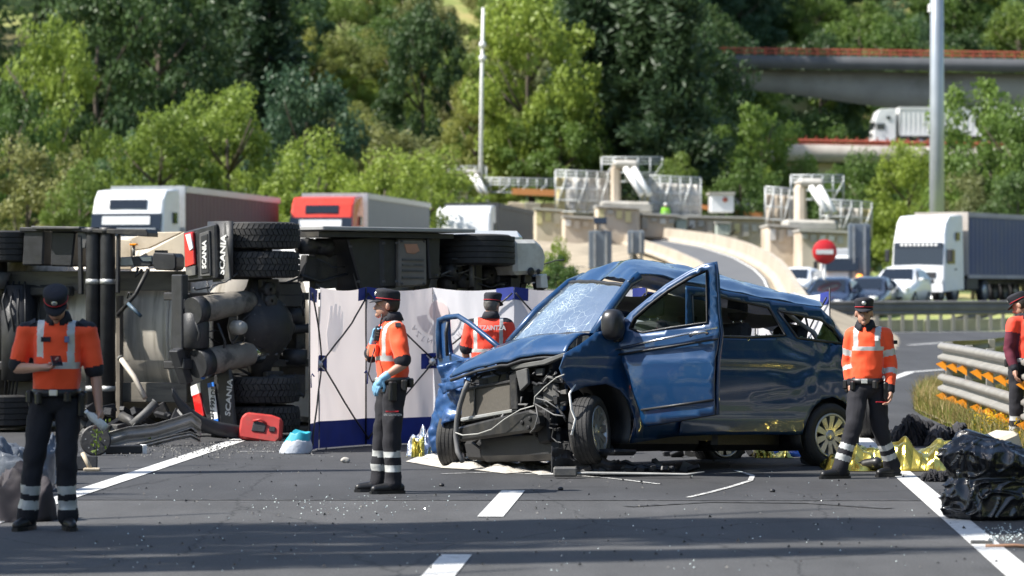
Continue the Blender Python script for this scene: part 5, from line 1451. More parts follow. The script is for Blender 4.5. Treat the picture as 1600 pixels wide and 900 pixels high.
def hood(u, v):
    a = A.lerp(D_, u) + Vector((.06, 0, -.02)); b = HN.lerp(HF, u); p = a.lerp(b, v)
    p.z += .07 * math.sin(v * PI * .9) * (1 - .2 * u) + .05 * math.sin(u * PI) + .018 * nz3(p.x, p.y, 1, 4.5) - .03 * math.exp(-((u - .33 - .15 * v) / .05) ** 2) * .5
    p.z -= .03 * S((v - .88) / .12)
    return p
MB().grid(hood, 34, 18).build('bonnet', BLUE, van, solid=.02, fix=False)
MB().tube([hood(k / 16, 1.0) + Vector((-.01, 0, -.03)) for k in range(17)], .016, 6).build('bonnet_edge', BLACK, van)
# driver door, swung open
DFm = VF @ Matrix.Translation((VL(972, 560, .95).x, .95, 0)) @ Matrix.Rotation(R(-62), 4, 'Z')
def DR(px, py): 
    p = onplane(DFm, px, py, 1, 0); return (p.x, p.z)
dl = VF.inverted() @ DFm
dout = [DR(*p) for p in ((970, 507), (986, 490), (1010, 470), (1040, 447), (1075, 426), (1100, 415), (1117, 411), (1119, 430), (1122, 490), (1126, 520), (1121, 560), (1119, 610), (1119, 648), (1060, 658), (1008, 667), (1000, 640), (988, 600), (976, 565), (964, 530))]
dwin = [DR(*p) for p in ((985, 513), (992, 497), (1015, 477), (1045, 454), (1078, 434), (1105, 422), (1106, 504), (1050, 512), (1005, 520))]
zc = sum(p[1] for p in dwin) / len(dwin)
def door_y(a, b):
    t = S((b - .55) / .25)
    return -(.055 * math.sin(min(1, max(0, (b - .35) / 1.0)) * PI) + .012 * math.exp(-((b - .98) / .035) ** 2) - .014 * math.exp(-((b - 1.05) / .03) ** 2) + (.02 if b < .50 else 0)) - .01 * nz3(a, 0, b, 3)
dr = MB().sheet(dout, lambda a, b: tuple(dl @ Vector((a, -door_y(a, b), b))), (dwin,), h=.06).build('door', BLUE, van, solid=.015, fix=False, label='open driver door catching the sun')
MB().sheet(dout, lambda a, b: tuple(dl @ Vector((a, -.07, b))), (dwin,), h=.12).build('door_lining', INTER, dr, solid=.01, fix=False)
MB().sheet(dwin, lambda a, b: tuple(dl @ Vector((a, -.01, b))), h=.2).build('door_glass', glass_mat('door_glass', (.62, .72, .72), .07), dr, fix=False)
fr_ = [dl @ Vector((a, .02, b)) for a, b in dwin]
MB().tube(fr_ + [fr_[0]], .011, 6).build('window_seal', BLACK, dr)
ob = [dl @ Vector((a, -.03, b)) for a, b in dout]
MB().tube([ob[i] for i in range(0, 13)], .022, 6).build('door_frame', BLUE, dr)
def dpt(px, py, o): 
    a, b = DR(px, py); return dl @ Vector((a, o, b))
MB().tube([dpt(962, 547, .075), dpt(1040, 530, .085), dpt(1125, 512, .075)], .012, 6).build('trim_strip', CHROME, dr)
MB().tube([dpt(960, 556, .06), dpt(1126, 530, .07)], .010, 6).build('trim_groove', BLACK, dr)
MB().tube([dpt(1005, 641, .055), dpt(1118, 625, .055)], .012, 6).build('trim_strip', BLACK, dr)
MB().tube([dpt(1084, 525, .09), dpt(1090, 522, .12), dpt(1108, 519, .12), dpt(1111, 522, .09)], .018, 8).build('door_handle', CHROME, dr)
mc = dpt(966, 508, .13)
mi = MB()
ex, ey, ez = (dl.to_3x3() @ Vector((1, 0, 0))), (dl.to_3x3() @ Vector((0, 1, 0))), Vector((0, 0, 1))
def ell(c, rx, ry, rz, n=14, m=9, sq=.7):
    def sp(v): return math.copysign(abs(v) ** sq, v)
    return [[c + ex * (rx * sp(math.cos(a)) * max(.02, math.cos(b)) ** sq) + ey * (ry * sp(math.sin(a)) * max(.02, math.cos(b)) ** sq) + ez * (rz * sp(math.sin(b))) for a in [2 * PI * k / n for k in range(n)]] for b in [lerp(-PI / 2, PI / 2, j / m) for j in range(m + 1)]]
mi.loft(ell(mc, .10, .13, .145)).tube([dpt(972, 528, .02), dpt(966, 530, .1)], .035, 8)
mi.build('wing_mirror', mat('mirror_shell', (.022, .022, .024), .35, var=.1), dr)
# far side: right wall with window openings, right door torn open
RW = [(-.35, .35), (2.55, .32), (2.6, 1.2), (2.1, 1.78), (.2, 1.5), (-.25, 1.1)]
MB().sheet(RW, lambda a, b: (a, -.90 + .05 * nz3(a, 3, b, 3) + .1 * S((b - 1.1) / .8), b), ([(.7, 1.2), (1.7, 1.22), (1.65, 1.58), (.75, 1.46)], [(-.1, 1.18), (.5, 1.19), (.5, 1.42), (.1, 1.36)], [(1.85, 1.22), (2.45, 1.22), (2.1, 1.65), (1.85, 1.62)]), h=.12).build('side_panel', SCRAPE, van, solid=.02, fix=False)
rx = 2.62
rd = panel_pts = [VX(px, py, rx) for px, py in ((682, 498), (697, 496), (699, 530), (702, 552), (722, 560), (760, 556), (776, 570), (770, 590), (735, 600), (690, 600), (683, 570))]
mb = MB(); n = len(rd); mb.add([tuple(p) for p in rd] + [(p.x - .06, p.y, p.z) for p in rd], [tuple(range(n)), tuple(reversed(range(n, 2 * n)))] + [(i, n + i, n + (i + 1) % n, (i + 1) % n) for i in range(n)])
rdo = mb.build('far_door', SCRAPE, van, bevel=.01)
MB().tube([VX(px, py, rx) for px, py in ((688, 560), (686, 520), (687, 500), (697, 496), (716, 494), (735, 506), (760, 526), (803, 562))], [.04, .04, .035, .028, .028, .028, .028, .03], 8).build('far_door_frame', BLUE, rdo)
MB().tube([VX(px, py, rx + .03) for px, py in ((699, 556), (697, 520), (700, 503))], .018, 8).build('far_door_seal', BLACK, rdo)
def crumple(nm, pts, x, m_, amp=.05, h=.05, sc=6, par=van):
    o_ = [(VX(px, py, x).y, VX(px, py, x).z) for px, py in pts]
    return MB().sheet(o_, lambda a, b: (x + amp * nz3(a, b, x, sc) + amp * .6 * abs(nz3(a, b, 3, sc * 2)), a, b), h=h * .6, smooth=True).build(nm, m_, par, solid=.012, fix=False)
crumple('far_wing', [(692, 592), (706, 589), (728, 588), (730, 600), (722, 640), (716, 655), (702, 662), (696, 690), (690, 712), (672, 706), (676, 650), (682, 610)], 3.22, SCRAPE, .07)
crumple('far_wing_top', [(688, 572), (710, 563), (745, 558), (770, 562), (764, 575), (730, 590), (700, 594), (688, 590)], 3.05, SCRAPE, .08)
crumple('far_wing_edge', [(684, 600), (730, 592), (732, 602), (690, 616)], 3.32, SCRAPE, .06)
# --- stripped front
fx = 3.30
ENG = mat('dusty_engine_parts', (.020, .020, .021), .6, metal=.15, var=.4, scale=7, dirt=(.065, .06, .05), dscale=6, dlo=.52, dhi=.8, bump=.3, bscale=25)
def vpanel(nm, pts, x, m_, th=.05, bevel=.008, par=van):
    q = [VX(px, py, x) for px, py in pts]; n = len(q)
    return MB().add([tuple(p) for p in q] + [(p.x - th, p.y, p.z) for p in q], [tuple(range(n)), tuple(reversed(range(n, 2 * n)))] + [(i, n + i, n + (i + 1) % n, (i + 1) % n) for i in range(n)]).build(nm, m_, par, bevel=bevel)
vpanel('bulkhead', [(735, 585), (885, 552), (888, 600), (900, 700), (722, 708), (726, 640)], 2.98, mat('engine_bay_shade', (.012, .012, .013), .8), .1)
rad = vpanel('radiator', [(722, 610), (797, 597), (797, 642), (720, 656)], fx, mat('radiator_fins', (.11, .10, .085), .6, metal=.4, var=.35, scale=30, dirt=(.10, .09, .08), dscale=8, stretch=(1, 14, 1)), .05)
vpanel('radiator_frame', [(719, 607), (800, 593), (800, 598), (719, 612)], fx + .02, ENG, .07, par=rad)
vpanel('radiator_frame', [(719, 653), (800, 639), (800, 645), (719, 659)], fx + .02, STEEL, .07, par=rad)
for k in range(9):
    yy = 600 + k * 5; vpanel('tank_rib', [(799, yy), (808, yy - 1), (808, yy + 2.4), (799, yy + 3.4)], fx + .02, BLACK, .08, .004, rad)
vpanel('radiator_strut', [(740, 605), (742, 604), (742, 651), (740, 652)], fx + .02, BLACK, .01, 0, rad)
bb = vpanel('bumper_beam', [(712, 668), (760, 656), (826, 640), (838, 646), (842, 664), (832, 674), (800, 678), (716, 690)], fx + .08, mat('shaded_beam_steel', (.030, .030, .030), .5, metal=.5, var=.3, scale=8, dirt=(.075, .068, .056), dscale=7, dlo=.52, dhi=.8), .1, .02)  # bonnet shadow put into the steel's dark colour, with real dirt
for px, py in ((816, 660), (828, 654), (826, 668)): MB().lathe([(.004, 0), (.022, 0), (.022, .01), (.004, .01)], 10, frame(VX(px, py, fx + .085), (0, 1, 0), (0, 0, 1), (1, 0, 0))).build('beam_hole', mat('engine_bay_shade', (0, 0, 0)), bb)
hl = MB(); hl.lathe([(.10, .02), (.125, .05), (.145, .0), (.13, -.12), (.02, -.16)], 24, frame(VX(852, 573, 3.2), (0, 1, 0), (0, 0, 1), (1, 0, 0)))
hl.build('headlamp_socket', BLACK, van)
vpanel('latch_rail', [(794, 571), (845, 563), (880, 551), (884, 556), (850, 570), (800, 578)], fx + .06, mat('grey_rail', (.14, .14, .135), .5, metal=.4), .05)
vpanel('front_upright', [(795, 586), (812, 572), (818, 580), (806, 592), (808, 640), (798, 640)], fx + .03, ENG, .06)
vpanel('bracket', [(805, 580), (822, 575), (824, 600), (812, 612)], fx + .07, GREYPL, .04)
vpanel('fluid_bottle', [(830, 600), (868, 596), (872, 628), (834, 634)], 3.22, GREYPL, .14, .02)
vpanel('lamp_carrier', [(834, 632), (866, 628), (868, 664), (840, 668)], 3.14, ENG, .12, .02)
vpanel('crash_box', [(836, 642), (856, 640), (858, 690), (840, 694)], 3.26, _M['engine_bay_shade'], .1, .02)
vpanel('inner_wing_strip', [(866, 592), (884, 590), (880, 640), (868, 650)], 3.12, SCRAPE, .04)
vpanel('air_duct', [(745, 590), (792, 580), (794, 597), (748, 606)], 3.2, BLACK, .12, .02)
vpanel('under_tray', [(722, 690), (800, 680), (890, 690), (905, 708), (860, 716), (780, 722), (728, 718)], 3.15, _M['engine_bay_shade'], .5, .03)  # tray coloured near-black to stand in for the bonnet's shadow
vpanel('under_shield', [(850, 690), (905, 700), (960, 703), (955, 712), (880, 712)], 3.0, BLACK, .3, .02)
for k in range(34):
    px, py = random.uniform(738, 880), random.uniform(588, 690)
    junk = MB().box(VX(px, py, random.uniform(3.02, 3.18)), (random.uniform(.05, .16), random.uniform(.04, .15), random.uniform(.03, .12)), (random.uniform(-.5, .5), random.uniform(-.3, .3), random.uniform(-.5, .5))); junk.build('engine_part', ENG, van, bevel=.008)
HOSE = mat('grey_hose', (.13, .13, .13), .55, var=.15)
MB().tube([VX(px, py, fx + .12) for px, py in ((732, 596), (726, 610), (719, 632), (714, 655), (712, 680), (715, 705), (723, 721))], .026, 10).build('hanging_hose', HOSE, van)
for path in (((884, 585), (868, 590), (850, 604), (838, 620), (834, 634), (812, 640), (790, 655), (770, 671), (745, 678), (724, 680), (712, 676)), ((834, 630), (850, 640), (866, 648), (880, 650)), ((836, 634), (842, 650), (838, 668), (826, 676)), ((838, 622), (856, 626), (872, 640))):
    MB().tube([VX(px, py, fx + .14) + Vector((random.uniform(-.02, .02), 0, 0)) for px, py in path], .0065, 6).build('loose_cable', HOSE if path[0][0] != 884 else mat('pale_cable', (.34, .34, .32), .6), van)
for k in range(26):
    px, py = random.uniform(736, 880), random.uniform(570, 680); xx = random.uniform(3.1, fx + .03); pts_ = [(px, py)]
    for q_ in range(4): pts_.append((pts_[-1][0] + random.uniform(-16, 16), pts_[-1][1] + random.uniform(-4, 14)))
    MB().tube([VX(min(885, max(728, a)), b, xx + random.uniform(-.03, .03)) for a, b in pts_], random.choice([.005, .008, .014]), 6).build('loose_cable', random.choice([BLACK, BLACK, HOSE]), van)
for k in range(14):
    px, py = random.uniform(806, 884), random.uniform(572, 680); w_, h_ = random.uniform(5, 12), random.uniform(4, 12)
    vpanel('bracket', [(px, py), (px + w_, py - 2), (px + w_ + random.uniform(-3, 3), py + h_), (px + random.uniform(-3, 3), py + h_)], random.uniform(3.15, 3.32), random.choice([ENG, GREYPL, BLACK, ENG]), .03, .004)
# --- wheels
vr = .318
vty = MB().lathe(tyre_prof(vr, .225, .66), 48, Matrix.Rotation(R(90), 4, 'X'), closed=True)
vtyre = vty.mesh('tyre', RUBBER)
vg = MB()
for zz in (-.06, -.02, .02, .06):
    vg.lathe([(vr - .004, zz - .014), (vr + .004, zz - .013), (vr + .004, zz + .013), (vr - .004, zz + .014)], 60, Matrix.Rotation(R(90), 4, 'X'), smooth=False)
vtread = vg.mesh('tread', RUBBER)
rm = MB(); Mx = Matrix.Rotation(R(-90), 4, 'X')
rm.lathe([(.215, .085), (.225, .10), (.212, .11), (.195, .10), (.188, .04), (.19, -.08)], 40, Mx)
for k in range(10):
    a = 2 * PI * k / 10; ca, sa = math.cos(a), math.sin(a)
    w0, w1_ = .020, .034
    vv = []
    for r_, w_, h0, h1 in ((.045, w0, .045, .075), (.198, w1_, .055, .098)):
        for s, hh in ((-1, h0), (1, h0), (1, h1), (-1, h1)): vv.append((r_ * ca - s * w_ * sa, r_ * sa + s * w_ * ca, hh))
    rm.add(vv, [(0, 1, 2, 3), (7, 6, 5, 4), (0, 4, 5, 1), (1, 5, 6, 2), (2, 6, 7, 3), (3, 7, 4, 0)], 0, False, Mx)
rm.lathe([(.0, .088), (.035, .086), (.06, .075), (.06, .03)], 20, Mx)
ALLOY = mat('alloy_rim', (.52, .52, .51), .35, metal=.7, var=.08, dirt=(.3, .27, .22), dscale=6)
vrim = rm.mesh('rim', ALLOY)
vdisc = MB().lathe([(.01, .0), (.16, .0), (.19, -.02), (.19, -.06), (.01, -.06)], 24, Mx).mesh('brake_disc', DARKSTEEL)
def van_wheel(loc, rot):
    w = share('wheel', vtyre, van, loc, rot); share('tread', vtread, w); share('rim', vrim, w); share('brake_disc', vdisc, w)
van_wheel((rh.x, .83, rh.z), (R(-2), R(15), R(-2)))
van_wheel((fh.x, .77, fh.z), (R(4), R(40), R(34)))
q = VX(709, 682, 3.05); van_wheel((3.0, q.y, q.z), (R(-6), 0, R(30)))
van_wheel((0, -.80, .32), (0, 0, 0))
# strut by the near wheel
MB().tube([(fh.x - .05, .55, fh.z), (fh.x - .12, .60, fh.z + .35)], .035, 10).build('suspension_strut', DARKSTEEL, van)
MB().tube([VL(895, 640, .7), VL(904, 660, .66), VL(898, 690, .66)], .03, 8).build('control_arm', DARKSTEEL, van)
# underbody and floor
MB().box((1.25, 0, .40), (2.3, 1.5, .12)).build('floor_pan', BLACK, van, bevel=.02)
MB().box((1.45, .55, .30), (1.6, .12, .10)).build('under_rail', BLACK, van)
MB().tube([(2.4, .1, .26), (.6, .2, .26), (-.2, .4, .28)], .05, 10).build('exhaust', DARKSTEEL, van)
MB().box((.9, .2, .26), (.9, .9, .2)).build('fuel_tank', BLACK, van, bevel=.05)
MB().box((2.0, 0, .26), (1.1, 1.2, .2)).build('gearbox', BLACK, van, bevel=.06)
MB().box((2.95, -.1, .22), (.5, 1.2, .3)).build('subframe', BLACK, van, bevel=.06)
# interior
def seat(x, y, s=1.0):
    b = MB()
    b.box((x, y, .78), (.50, .48, .16)).box((x - .26, y, 1.10), (.14, .46, .62), (0, R(-12), 0))
    st = b.build('seat', INTER, van, bevel=.05)
    MB().loft([[(x - .36 + .055 * math.cos(a), y + w * math.copysign(abs(math.sin(a)) ** .6, math.sin(a)), z) for a in [2 * PI * k / 14 for k in range(14)]] for z, w in ((1.44, .08), (1.47, .12), (1.56, .135), (1.64, .12), (1.67, .07))]).build('headrest', INTER, st)
    for d_ in (-.06, .06): MB().tube([(x - .35, y + d_, 1.38), (x - .36, y + d_, 1.48)], .008, 6).build('headrest_rod', CHROME, st)
seat(2.25, .42); seat(2.25, -.42); seat(1.15, .40); seat(1.15, -.35); seat(.35, .35)
MB().box((2.75, 0, .98), (.42, 1.5, .30)).build('dashboard', INTER, van, bevel=.06)
MB().lathe([(.165, -.013), (.185, 0), (.165, .013), (.155, 0)], 24, Matrix.Translation((2.52, .42, 1.12)) @ Matrix.Rotation(R(-62), 4, 'Y'), closed=True).build('steering_wheel', BLACK, van)
def bag(nm, c, r3, seed, m_=AIRBAG):
    def fn(u, v):
        a, b = u * 2 * PI, lerp(-PI / 2, PI / 2, v)
        d = Vector((math.cos(a) * math.cos(b), math.sin(a) * math.cos(b), math.sin(b)))
        k = 1 + .22 * noise.noise(d * 2.2 + Vector((seed, 0, 0))) + .12 * noise.noise(d * 6 + Vector((seed, 3, 0)))
        return (c[0] + d.x * r3[0] * k, c[1] + d.y * r3[1] * k, c[2] + d.z * r3[2] * k)
    MB().grid(fn, 24, 14).build(nm, m_, van, weld=True)
bag('airbag', (2.55, -.35, 1.25), (.16, .32, .16), 3)
bag('airbag', (2.45, .40, 1.18), (.11, .18, .12), 9)
MB().grid(lambda u, v: (lerp(2.1, .3, u), -.82 + .04 * math.sin(u * 20), lerp(1.55 - .25 * u, 1.15, v) + .04 * nz3(u * 5, v * 3, 0)), 30, 8).build('curtain_airbag', AIRBAG, van, fix=False)
MB().tube([VL(1228, 487, .80), VL(1250, 505, .70), VL(1272, 520, .75), VL(1280, 532, .80)], .022, 8).build('bent_rail', LINING, van)
MB().tube([VL(1258, 492, .6), VL(1262, 510, .6), VL(1275, 530, .6)], .012, 6).build('seat_belt', BLACK, van)
MB().box((0.2, .1, .95), (.5, 1.4, .5)).build('rear_seat_bench', INTER, van, bevel=.08)
MB().grid(lambda u, v: (lerp(1.9, .1, u), lerp(-.7, .62, v), 1.66 - .26 * u + .03 * nz3(u * 6, v * 5, 1)), 20, 10).build('headlining', LINING, van, fix=False)
# ================================================================== PEOPLE
SKIN = mat('skin', (0.42, 0.235, 0.165), 0.5, var=0.10, scale=9, dirt=(0.44, 0.21, 0.15), dscale=7, dlo=.5, dhi=.8)
HIVIS = mat('orange_hi_vis_cloth', (0.95, 0.088, 0.018), 0.75, var=0.06, scale=5, sheen=.2, bump=.1, bscale=120)
HIVIS2 = mat('red_orange_hi_vis_cloth', (0.84, 0.055, 0.022), 0.75, var=0.06, scale=5, sheen=.2)
REFL = mat('reflective_tape', (0.50, 0.51, 0.50), 0.4, metal=.2, var=.1, scale=14)
NAVYC = mat('dark_navy_cloth', (0.012, 0.013, 0.020), 0.85, var=.25, scale=6, bump=.15, bscale=80)
TROUS = mat('dark_work_trousers', (0.014, 0.014, 0.019), 0.9, var=.3, scale=5, bump=.2, bscale=90)
MAROON = mat('maroon_knit', (0.10, 0.012, 0.028), 0.9, var=.2)
BOOT = mat('black_leather', (0.012, 0.012, 0.013), 0.42, var=.3, scale=8)
HAIRM = mat('dark_hair', (0.022, 0.016, 0.012), 0.6, var=.4, scale=30); HAIRG = mat('grey_hair', (0.10, 0.095, 0.09), 0.6, var=.5, scale=30)
GLOVE = mat('blue_nitrile_glove', (0.22, 0.46, 0.68), 0.5, var=.08, bump=.1)
RED_TRIM = mat('red_trim', (0.50, 0.02, 0.03), 0.6)
BADGE = mat('silver_badge', (0.62, 0.62, 0.60), 0.3, metal=.7)
def cap_part(m, a, b, ra, rb, n=14, flat=None):
    a, b = Vector(a), Vector(b); t = b - a; L_ = max(t.length, 1e-4); t.normalize()
    pts, rr = [], []
    for k in range(5): an = PI / 2 * (1 - k / 5); pts.append(a - t * ra * math.sin(an)); rr.append(max(.0008, ra * math.cos(an)))
    for k in range(5): pts.append(a.lerp(b, k / 4)); rr.append(lerp(ra, rb, k / 4))
    for k in range(1, 6): an = PI / 2 * k / 5; pts.append(b + t * rb * math.sin(an)); rr.append(max(.0008, rb * math.cos(an)))
    m.tube(pts, rr, n)
def ell_part(m, c, rx, ry, rz, M3=None, n=18, k=12):
    rings = []
    for j in range(k + 1):
        b = lerp(-PI / 2, PI / 2, j / k); r_ = max(.004, math.cos(b))
        ring = []
        for i in range(n):
            a = 2 * PI * i / n; p = Vector((rx * r_ * math.cos(a), ry * r_ * math.sin(a), rz * math.sin(b)))
            ring.append(Vector(c) + (M3 @ p if M3 is not None else p))
        rings.append(ring)
    m.loft(rings)
def remesh(m, voxel, smooth=4, fac=.5):
    me = m.mesh('tmp', [])
    o = bpy.data.objects.new('tmp', me); COL.objects.link(o)
    md = o.modifiers.new('r', 'REMESH'); md.mode = 'VOXEL'; md.voxel_size = voxel; md.use_smooth_shade = True
    sm = o.modifiers.new('s', 'SMOOTH'); sm.iterations = smooth; sm.factor = fac
    bpy.context.view_layer.update()
    out = bpy.data.meshes.new_from_object(o.evaluated_get(bpy.context.evaluated_depsgraph_get()))
    bpy.data.objects.remove(o); bpy.data.meshes.remove(me)
    return out
def finish(me, name, parent, mats, classify=None, wrinkle=0, seed=0, st=(1, 1, 1), sc=9):
    nv = len(me.vertices)
    if wrinkle:
        co = np.empty(nv * 3); me.vertices.foreach_get('co', co); co = co.reshape(-1, 3)
        nr = np.empty(nv * 3); me.vertices.foreach_get('normal', nr); nr = nr.reshape(-1, 3)
        d = np.array([noise.noise(Vector((p[0] * sc * st[0] + seed, p[1] * sc * st[1], p[2] * sc * st[2]))) * .7 + (1 - abs(noise.noise(Vector((p[0] * sc * .9 + p[2] * 5 + seed, p[1] * sc, p[2] * sc * 1.1 - p[0] * 6))))) * .5 - .3 for p in co])
        co += nr * (d * wrinkle)[:, None]
        me.vertices.foreach_set('co', co.reshape(-1))
    me.materials.clear()
    for m_ in mats: me.materials.append(m_)
    if classify:
        idx = [classify(p.center) for p in me.polygons]
        me.polygons.foreach_set('material_index', idx)
    me.polygons.foreach_set('use_smooth', [True] * len(me.polygons))
    me.update()
    o = bpy.data.objects.new(name, me); COL.objects.link(o); o.parent = parent
    return o
def seg_t(p, a, b):
    ab = b - a; t = (p - a).dot(ab) / ab.length_squared
    return t, (p - (a + ab * max(0, min(1, t)))).length
def hand(m, wrist, d, n, side, curl=.5, s=1.0, spread=1.0):
    """palm, four fingers of unequal length with bent knuckles and a thumb from the palm's side; d forward, n palm normal"""
    d = Vector(d).normalized(); n = Vector(n); n = (n - d * n.dot(d)).normalized(); a = d.cross(n) * side
    w = Vector(wrist)
    cap_part(m, w, w + d * .045 * s, .026 * s, .030 * s)
    for k in range(4):
        o = (k - 1.5) * .0195 * s * spread
        kn = w + d * (.088 - .004 * abs(k - 1.3)) * s + a * o
        cap_part(m, w + d * .025 * s + a * o * .7, kn, .015 * s, .0115 * s, 10)
        L_ = (.040, .046, .043, .033)[k] * s
        c1, c2 = curl * .9, curl * 1.9
        d1 = (d * math.cos(c1) + n * math.sin(c1)); d2 = (d * math.cos(c2) + n * math.sin(c2))
        p1 = kn + d1 * L_; p2 = p1 + d2 * L_ * .85
        cap_part(m, kn, p1, .0105 * s, .0095 * s, 8); cap_part(m, p1, p2, .0092 * s, .008 * s, 8)
    b0 = w + d * .025 * s - a * .024 * s
    b1 = b0 + (d * .6 - a * .7 + n * .35).normalized() * .042 * s
    b2 = b1 + (d * .85 - a * .1 + n * .5 * (curl + .4)).normalized() * .034 * s
    cap_part(m, b0, b1, .016 * s, .012 * s, 10); cap_part(m, b1, b2, .0115 * s, .0095 * s, 8)

def person(label, loc, J, yaw, head_f, head_c, sleeves='short', vest=HIVIS, trouser=TROUS, hair=HAIRM, gloves=(), bands=None, calf=((.33, .46), (.62, .76)), sleeve_mat=None, cap=True, hands=None, voxel=.0095, feet=None, sc=1.0, tummy=0.0, hat_red=True, bw=1.0):
    """J: joints, x to the right of the picture, y away from us, z up; yaw: torso turn (0 faces us)"""
    root = thing('person', label, 'person', loc)
    root.scale = (sc, sc, sc)
    V = {k: Vector(v) for k, v in J.items()}
    f = Vector((math.sin(yaw), -math.cos(yaw), 0)); r_ = Vector((math.cos(yaw), math.sin(yaw), 0))   # forward, picture-right side when facing us
    hf = Vector(head_f).normalized(); hr = Vector((0, 0, 1)).cross(hf).normalized(); hu = hf.cross(hr).normalized(); hc = Vector(head_c)
    H3 = Matrix((hr, hf, hu)).transposed()
    pel, chest, neck = V['pelvis'], V['chest'], V['neck']
    # ---- body: head, neck, trunk, arms and hands in one surface
    m = MB()
    ell_part(m, hc + hu * .022 - hf * .008, .074, .094, .100, H3)
    ell_part(m, hc - hu * .052 + hf * .022, .058, .070, .066, H3)
    cap_part(m, hc + hf * .086 - hu * .002, hc + hf * .104 - hu * .036, .011, .016, 10)
    cap_part(m, hc + hf * .072 - hu * .098, hc + hf * .078 - hu * .094, .022, .022, 10)
    cap_part(m, hc + hf * .082 - hu * .066 - hr * .015, hc + hf * .082 - hu * .066 + hr * .015, .011, .011, 8)
    cap_part(m, hc + hf * .074 + hu * .012 - hr * .03, hc + hf * .074 + hu * .012 + hr * .03, .016, .016, 8)
    for s in (-1, 1): ell_part(m, hc + hr * s * .076 - hu * .018 - hf * .004, .011, .022, .032, H3, 10, 8)
    cap_part(m, hc - hu * .05 - hf * .02, neck, .055, .060)
    cap_part(m, neck, chest, .065, .11); cap_part(m, chest, pel, .11, .11)
    hm = {}
    for s in 'LR':
        sh, el, wr = V['sh' + s], V['el' + s], V['wr' + s]
        cap_part(m, chest + (sh - chest) * .3, sh, .07, .05); cap_part(m, sh, el, .047, .039); cap_part(m, el, el.lerp(wr, .35), .040, .039); cap_part(m, el.lerp(wr, .35), wr, .039, .026)
        hd, hn, hs, cu = hands[s]
        tgt = MB() if s in gloves else m
        hand(tgt, wr, hd, hn, hs, cu, 1.05 if s in gloves else 1.0)
        if s in gloves:
            cap_part(tgt, wr, wr + (el - wr).normalized() * .05, .032, .036)
            finish(remesh(tgt, .006, 2), 'glove', root, [GLOVE])
    for s in 'LR':
        cap_part(m, pel, V['hip' + s], .09, .07); cap_part(m, V['hip' + s], V['kn' + s], .07, .045); cap_part(m, V['kn' + s], V['an' + s], .045, .035)
    finish(remesh(m, .0068, 3), 'body', root, [SKIN])
    # eyes, brows, mouth
    e = MB()
    for s in (-1, 1):
        ell_part(e, hc + hr * s * .031 + hf * .083 + hu * .0, .013, .008, .006, H3, 8, 6)
        e.box(hc + hr * s * .031 + hf * .092 + hu * .017, (.034, .008, .008), None, 0, None) if False else None
    e.build('eyes', mat('eye_dark', (.03, .02, .015), .3), root)
    b = MB()
    for s in (-1, 1): cap_part(b, hc + hr * s * .016 + hf * .089 + hu * .017, hc + hr * s * .045 + hf * .080 + hu * .018, .005, .004, 6)
    cap_part(b, hc + hf * .094 - hu * .064 - hr * .02, hc + hf * .094 - hu * .064 + hr * .02, .0035, .0035, 6)
    b.build('brows_and_mouth', mat('brow_brown', (.12, .05, .035), .7), root)
    # hair
    h = MB(); ell_part(h, hc + hu * .012 - hf * .024, .080, .086, .100, H3); 
    ho = finish(remesh(h, .012, 1), 'hair', root, [hair], wrinkle=.004, sc=60)
    # cap
    if cap:
        cr_ = []
        for zz, rx_, ry_, fw in ((.020, .080, .100, 0), (.038, .083, .103, 0), (.060, .084, .104, .002), (.090, .090, .108, .006), (.108, .088, .105, .008), (.120, .072, .088, .006), (.126, .03, .04, .004)):
            cr_.append([hc + hu * (zz + .01) + hr * rx_ * math.cos(a) + hf * (ry_ * math.sin(a) + fw - .006) + hu * (.006 * math.sin(a)) for a in [2 * PI * k / 26 for k in range(26)]])
        co_ = MB().loft(cr_).build('cap', NAVYC, root)
        vz = []
        for k in range(15):
            a = lerp(R(18), R(162), k / 14)
            i_ = hc + hu * .036 + hr * .081 * math.cos(a) + hf * (.101 * math.sin(a) - .006)
            o_ = hc + hu * (.036 - .028 * math.sin(a)) + hr * .088 * math.cos(a) + hf * (.101 * math.sin(a) + .060 * math.sin(a) ** .6 - .006)
            vz.append((i_, i_.lerp(o_, .5) + hu * .006, o_))
        vm = MB()
        for k in range(14):
            for q in range(2): vm.add([vz[k][q], vz[k][q + 1], vz[k + 1][q + 1], vz[k + 1][q]], [(0, 1, 2, 3)], 0, True)
        vm.build('visor', NAVYC, co_, solid=.004, weld=True, fix=False)
        if hat_red: MB().tube([hc + hu * (.050 + .004 * math.sin(2 * PI * k / 24)) + hr * .0855 * math.cos(2 * PI * k / 24) + hf * (.1055 * math.sin(2 * PI * k / 24) - .006) for k in range(25)], .0035, 6, caps=False).build('piping', RED_TRIM, co_)
        bc = hc + hu * .088 + hf * .106
        MB().lathe([(.001, .006), (.012, .006), (.02, .002), (.022, -.003)], 10, frame(bc, hr, hu, hf)).build('cap_badge', BADGE, co_)
    # ---- shirt
    m = MB()
    def ring(c, rx_, ry_, rr=r_, ff=f, n=28, bel=0):
        rx_ *= bw
        return [c + rr * rx_ * math.copysign(abs(math.cos(a)) ** .85, math.cos(a)) + ff * (ry_ + (bel if math.sin(a) > 0 else 0)) * math.copysign(abs(math.sin(a)) ** .85, math.sin(a)) for a in [2 * PI * k / n for k in range(n)]]
    up = (neck - chest)
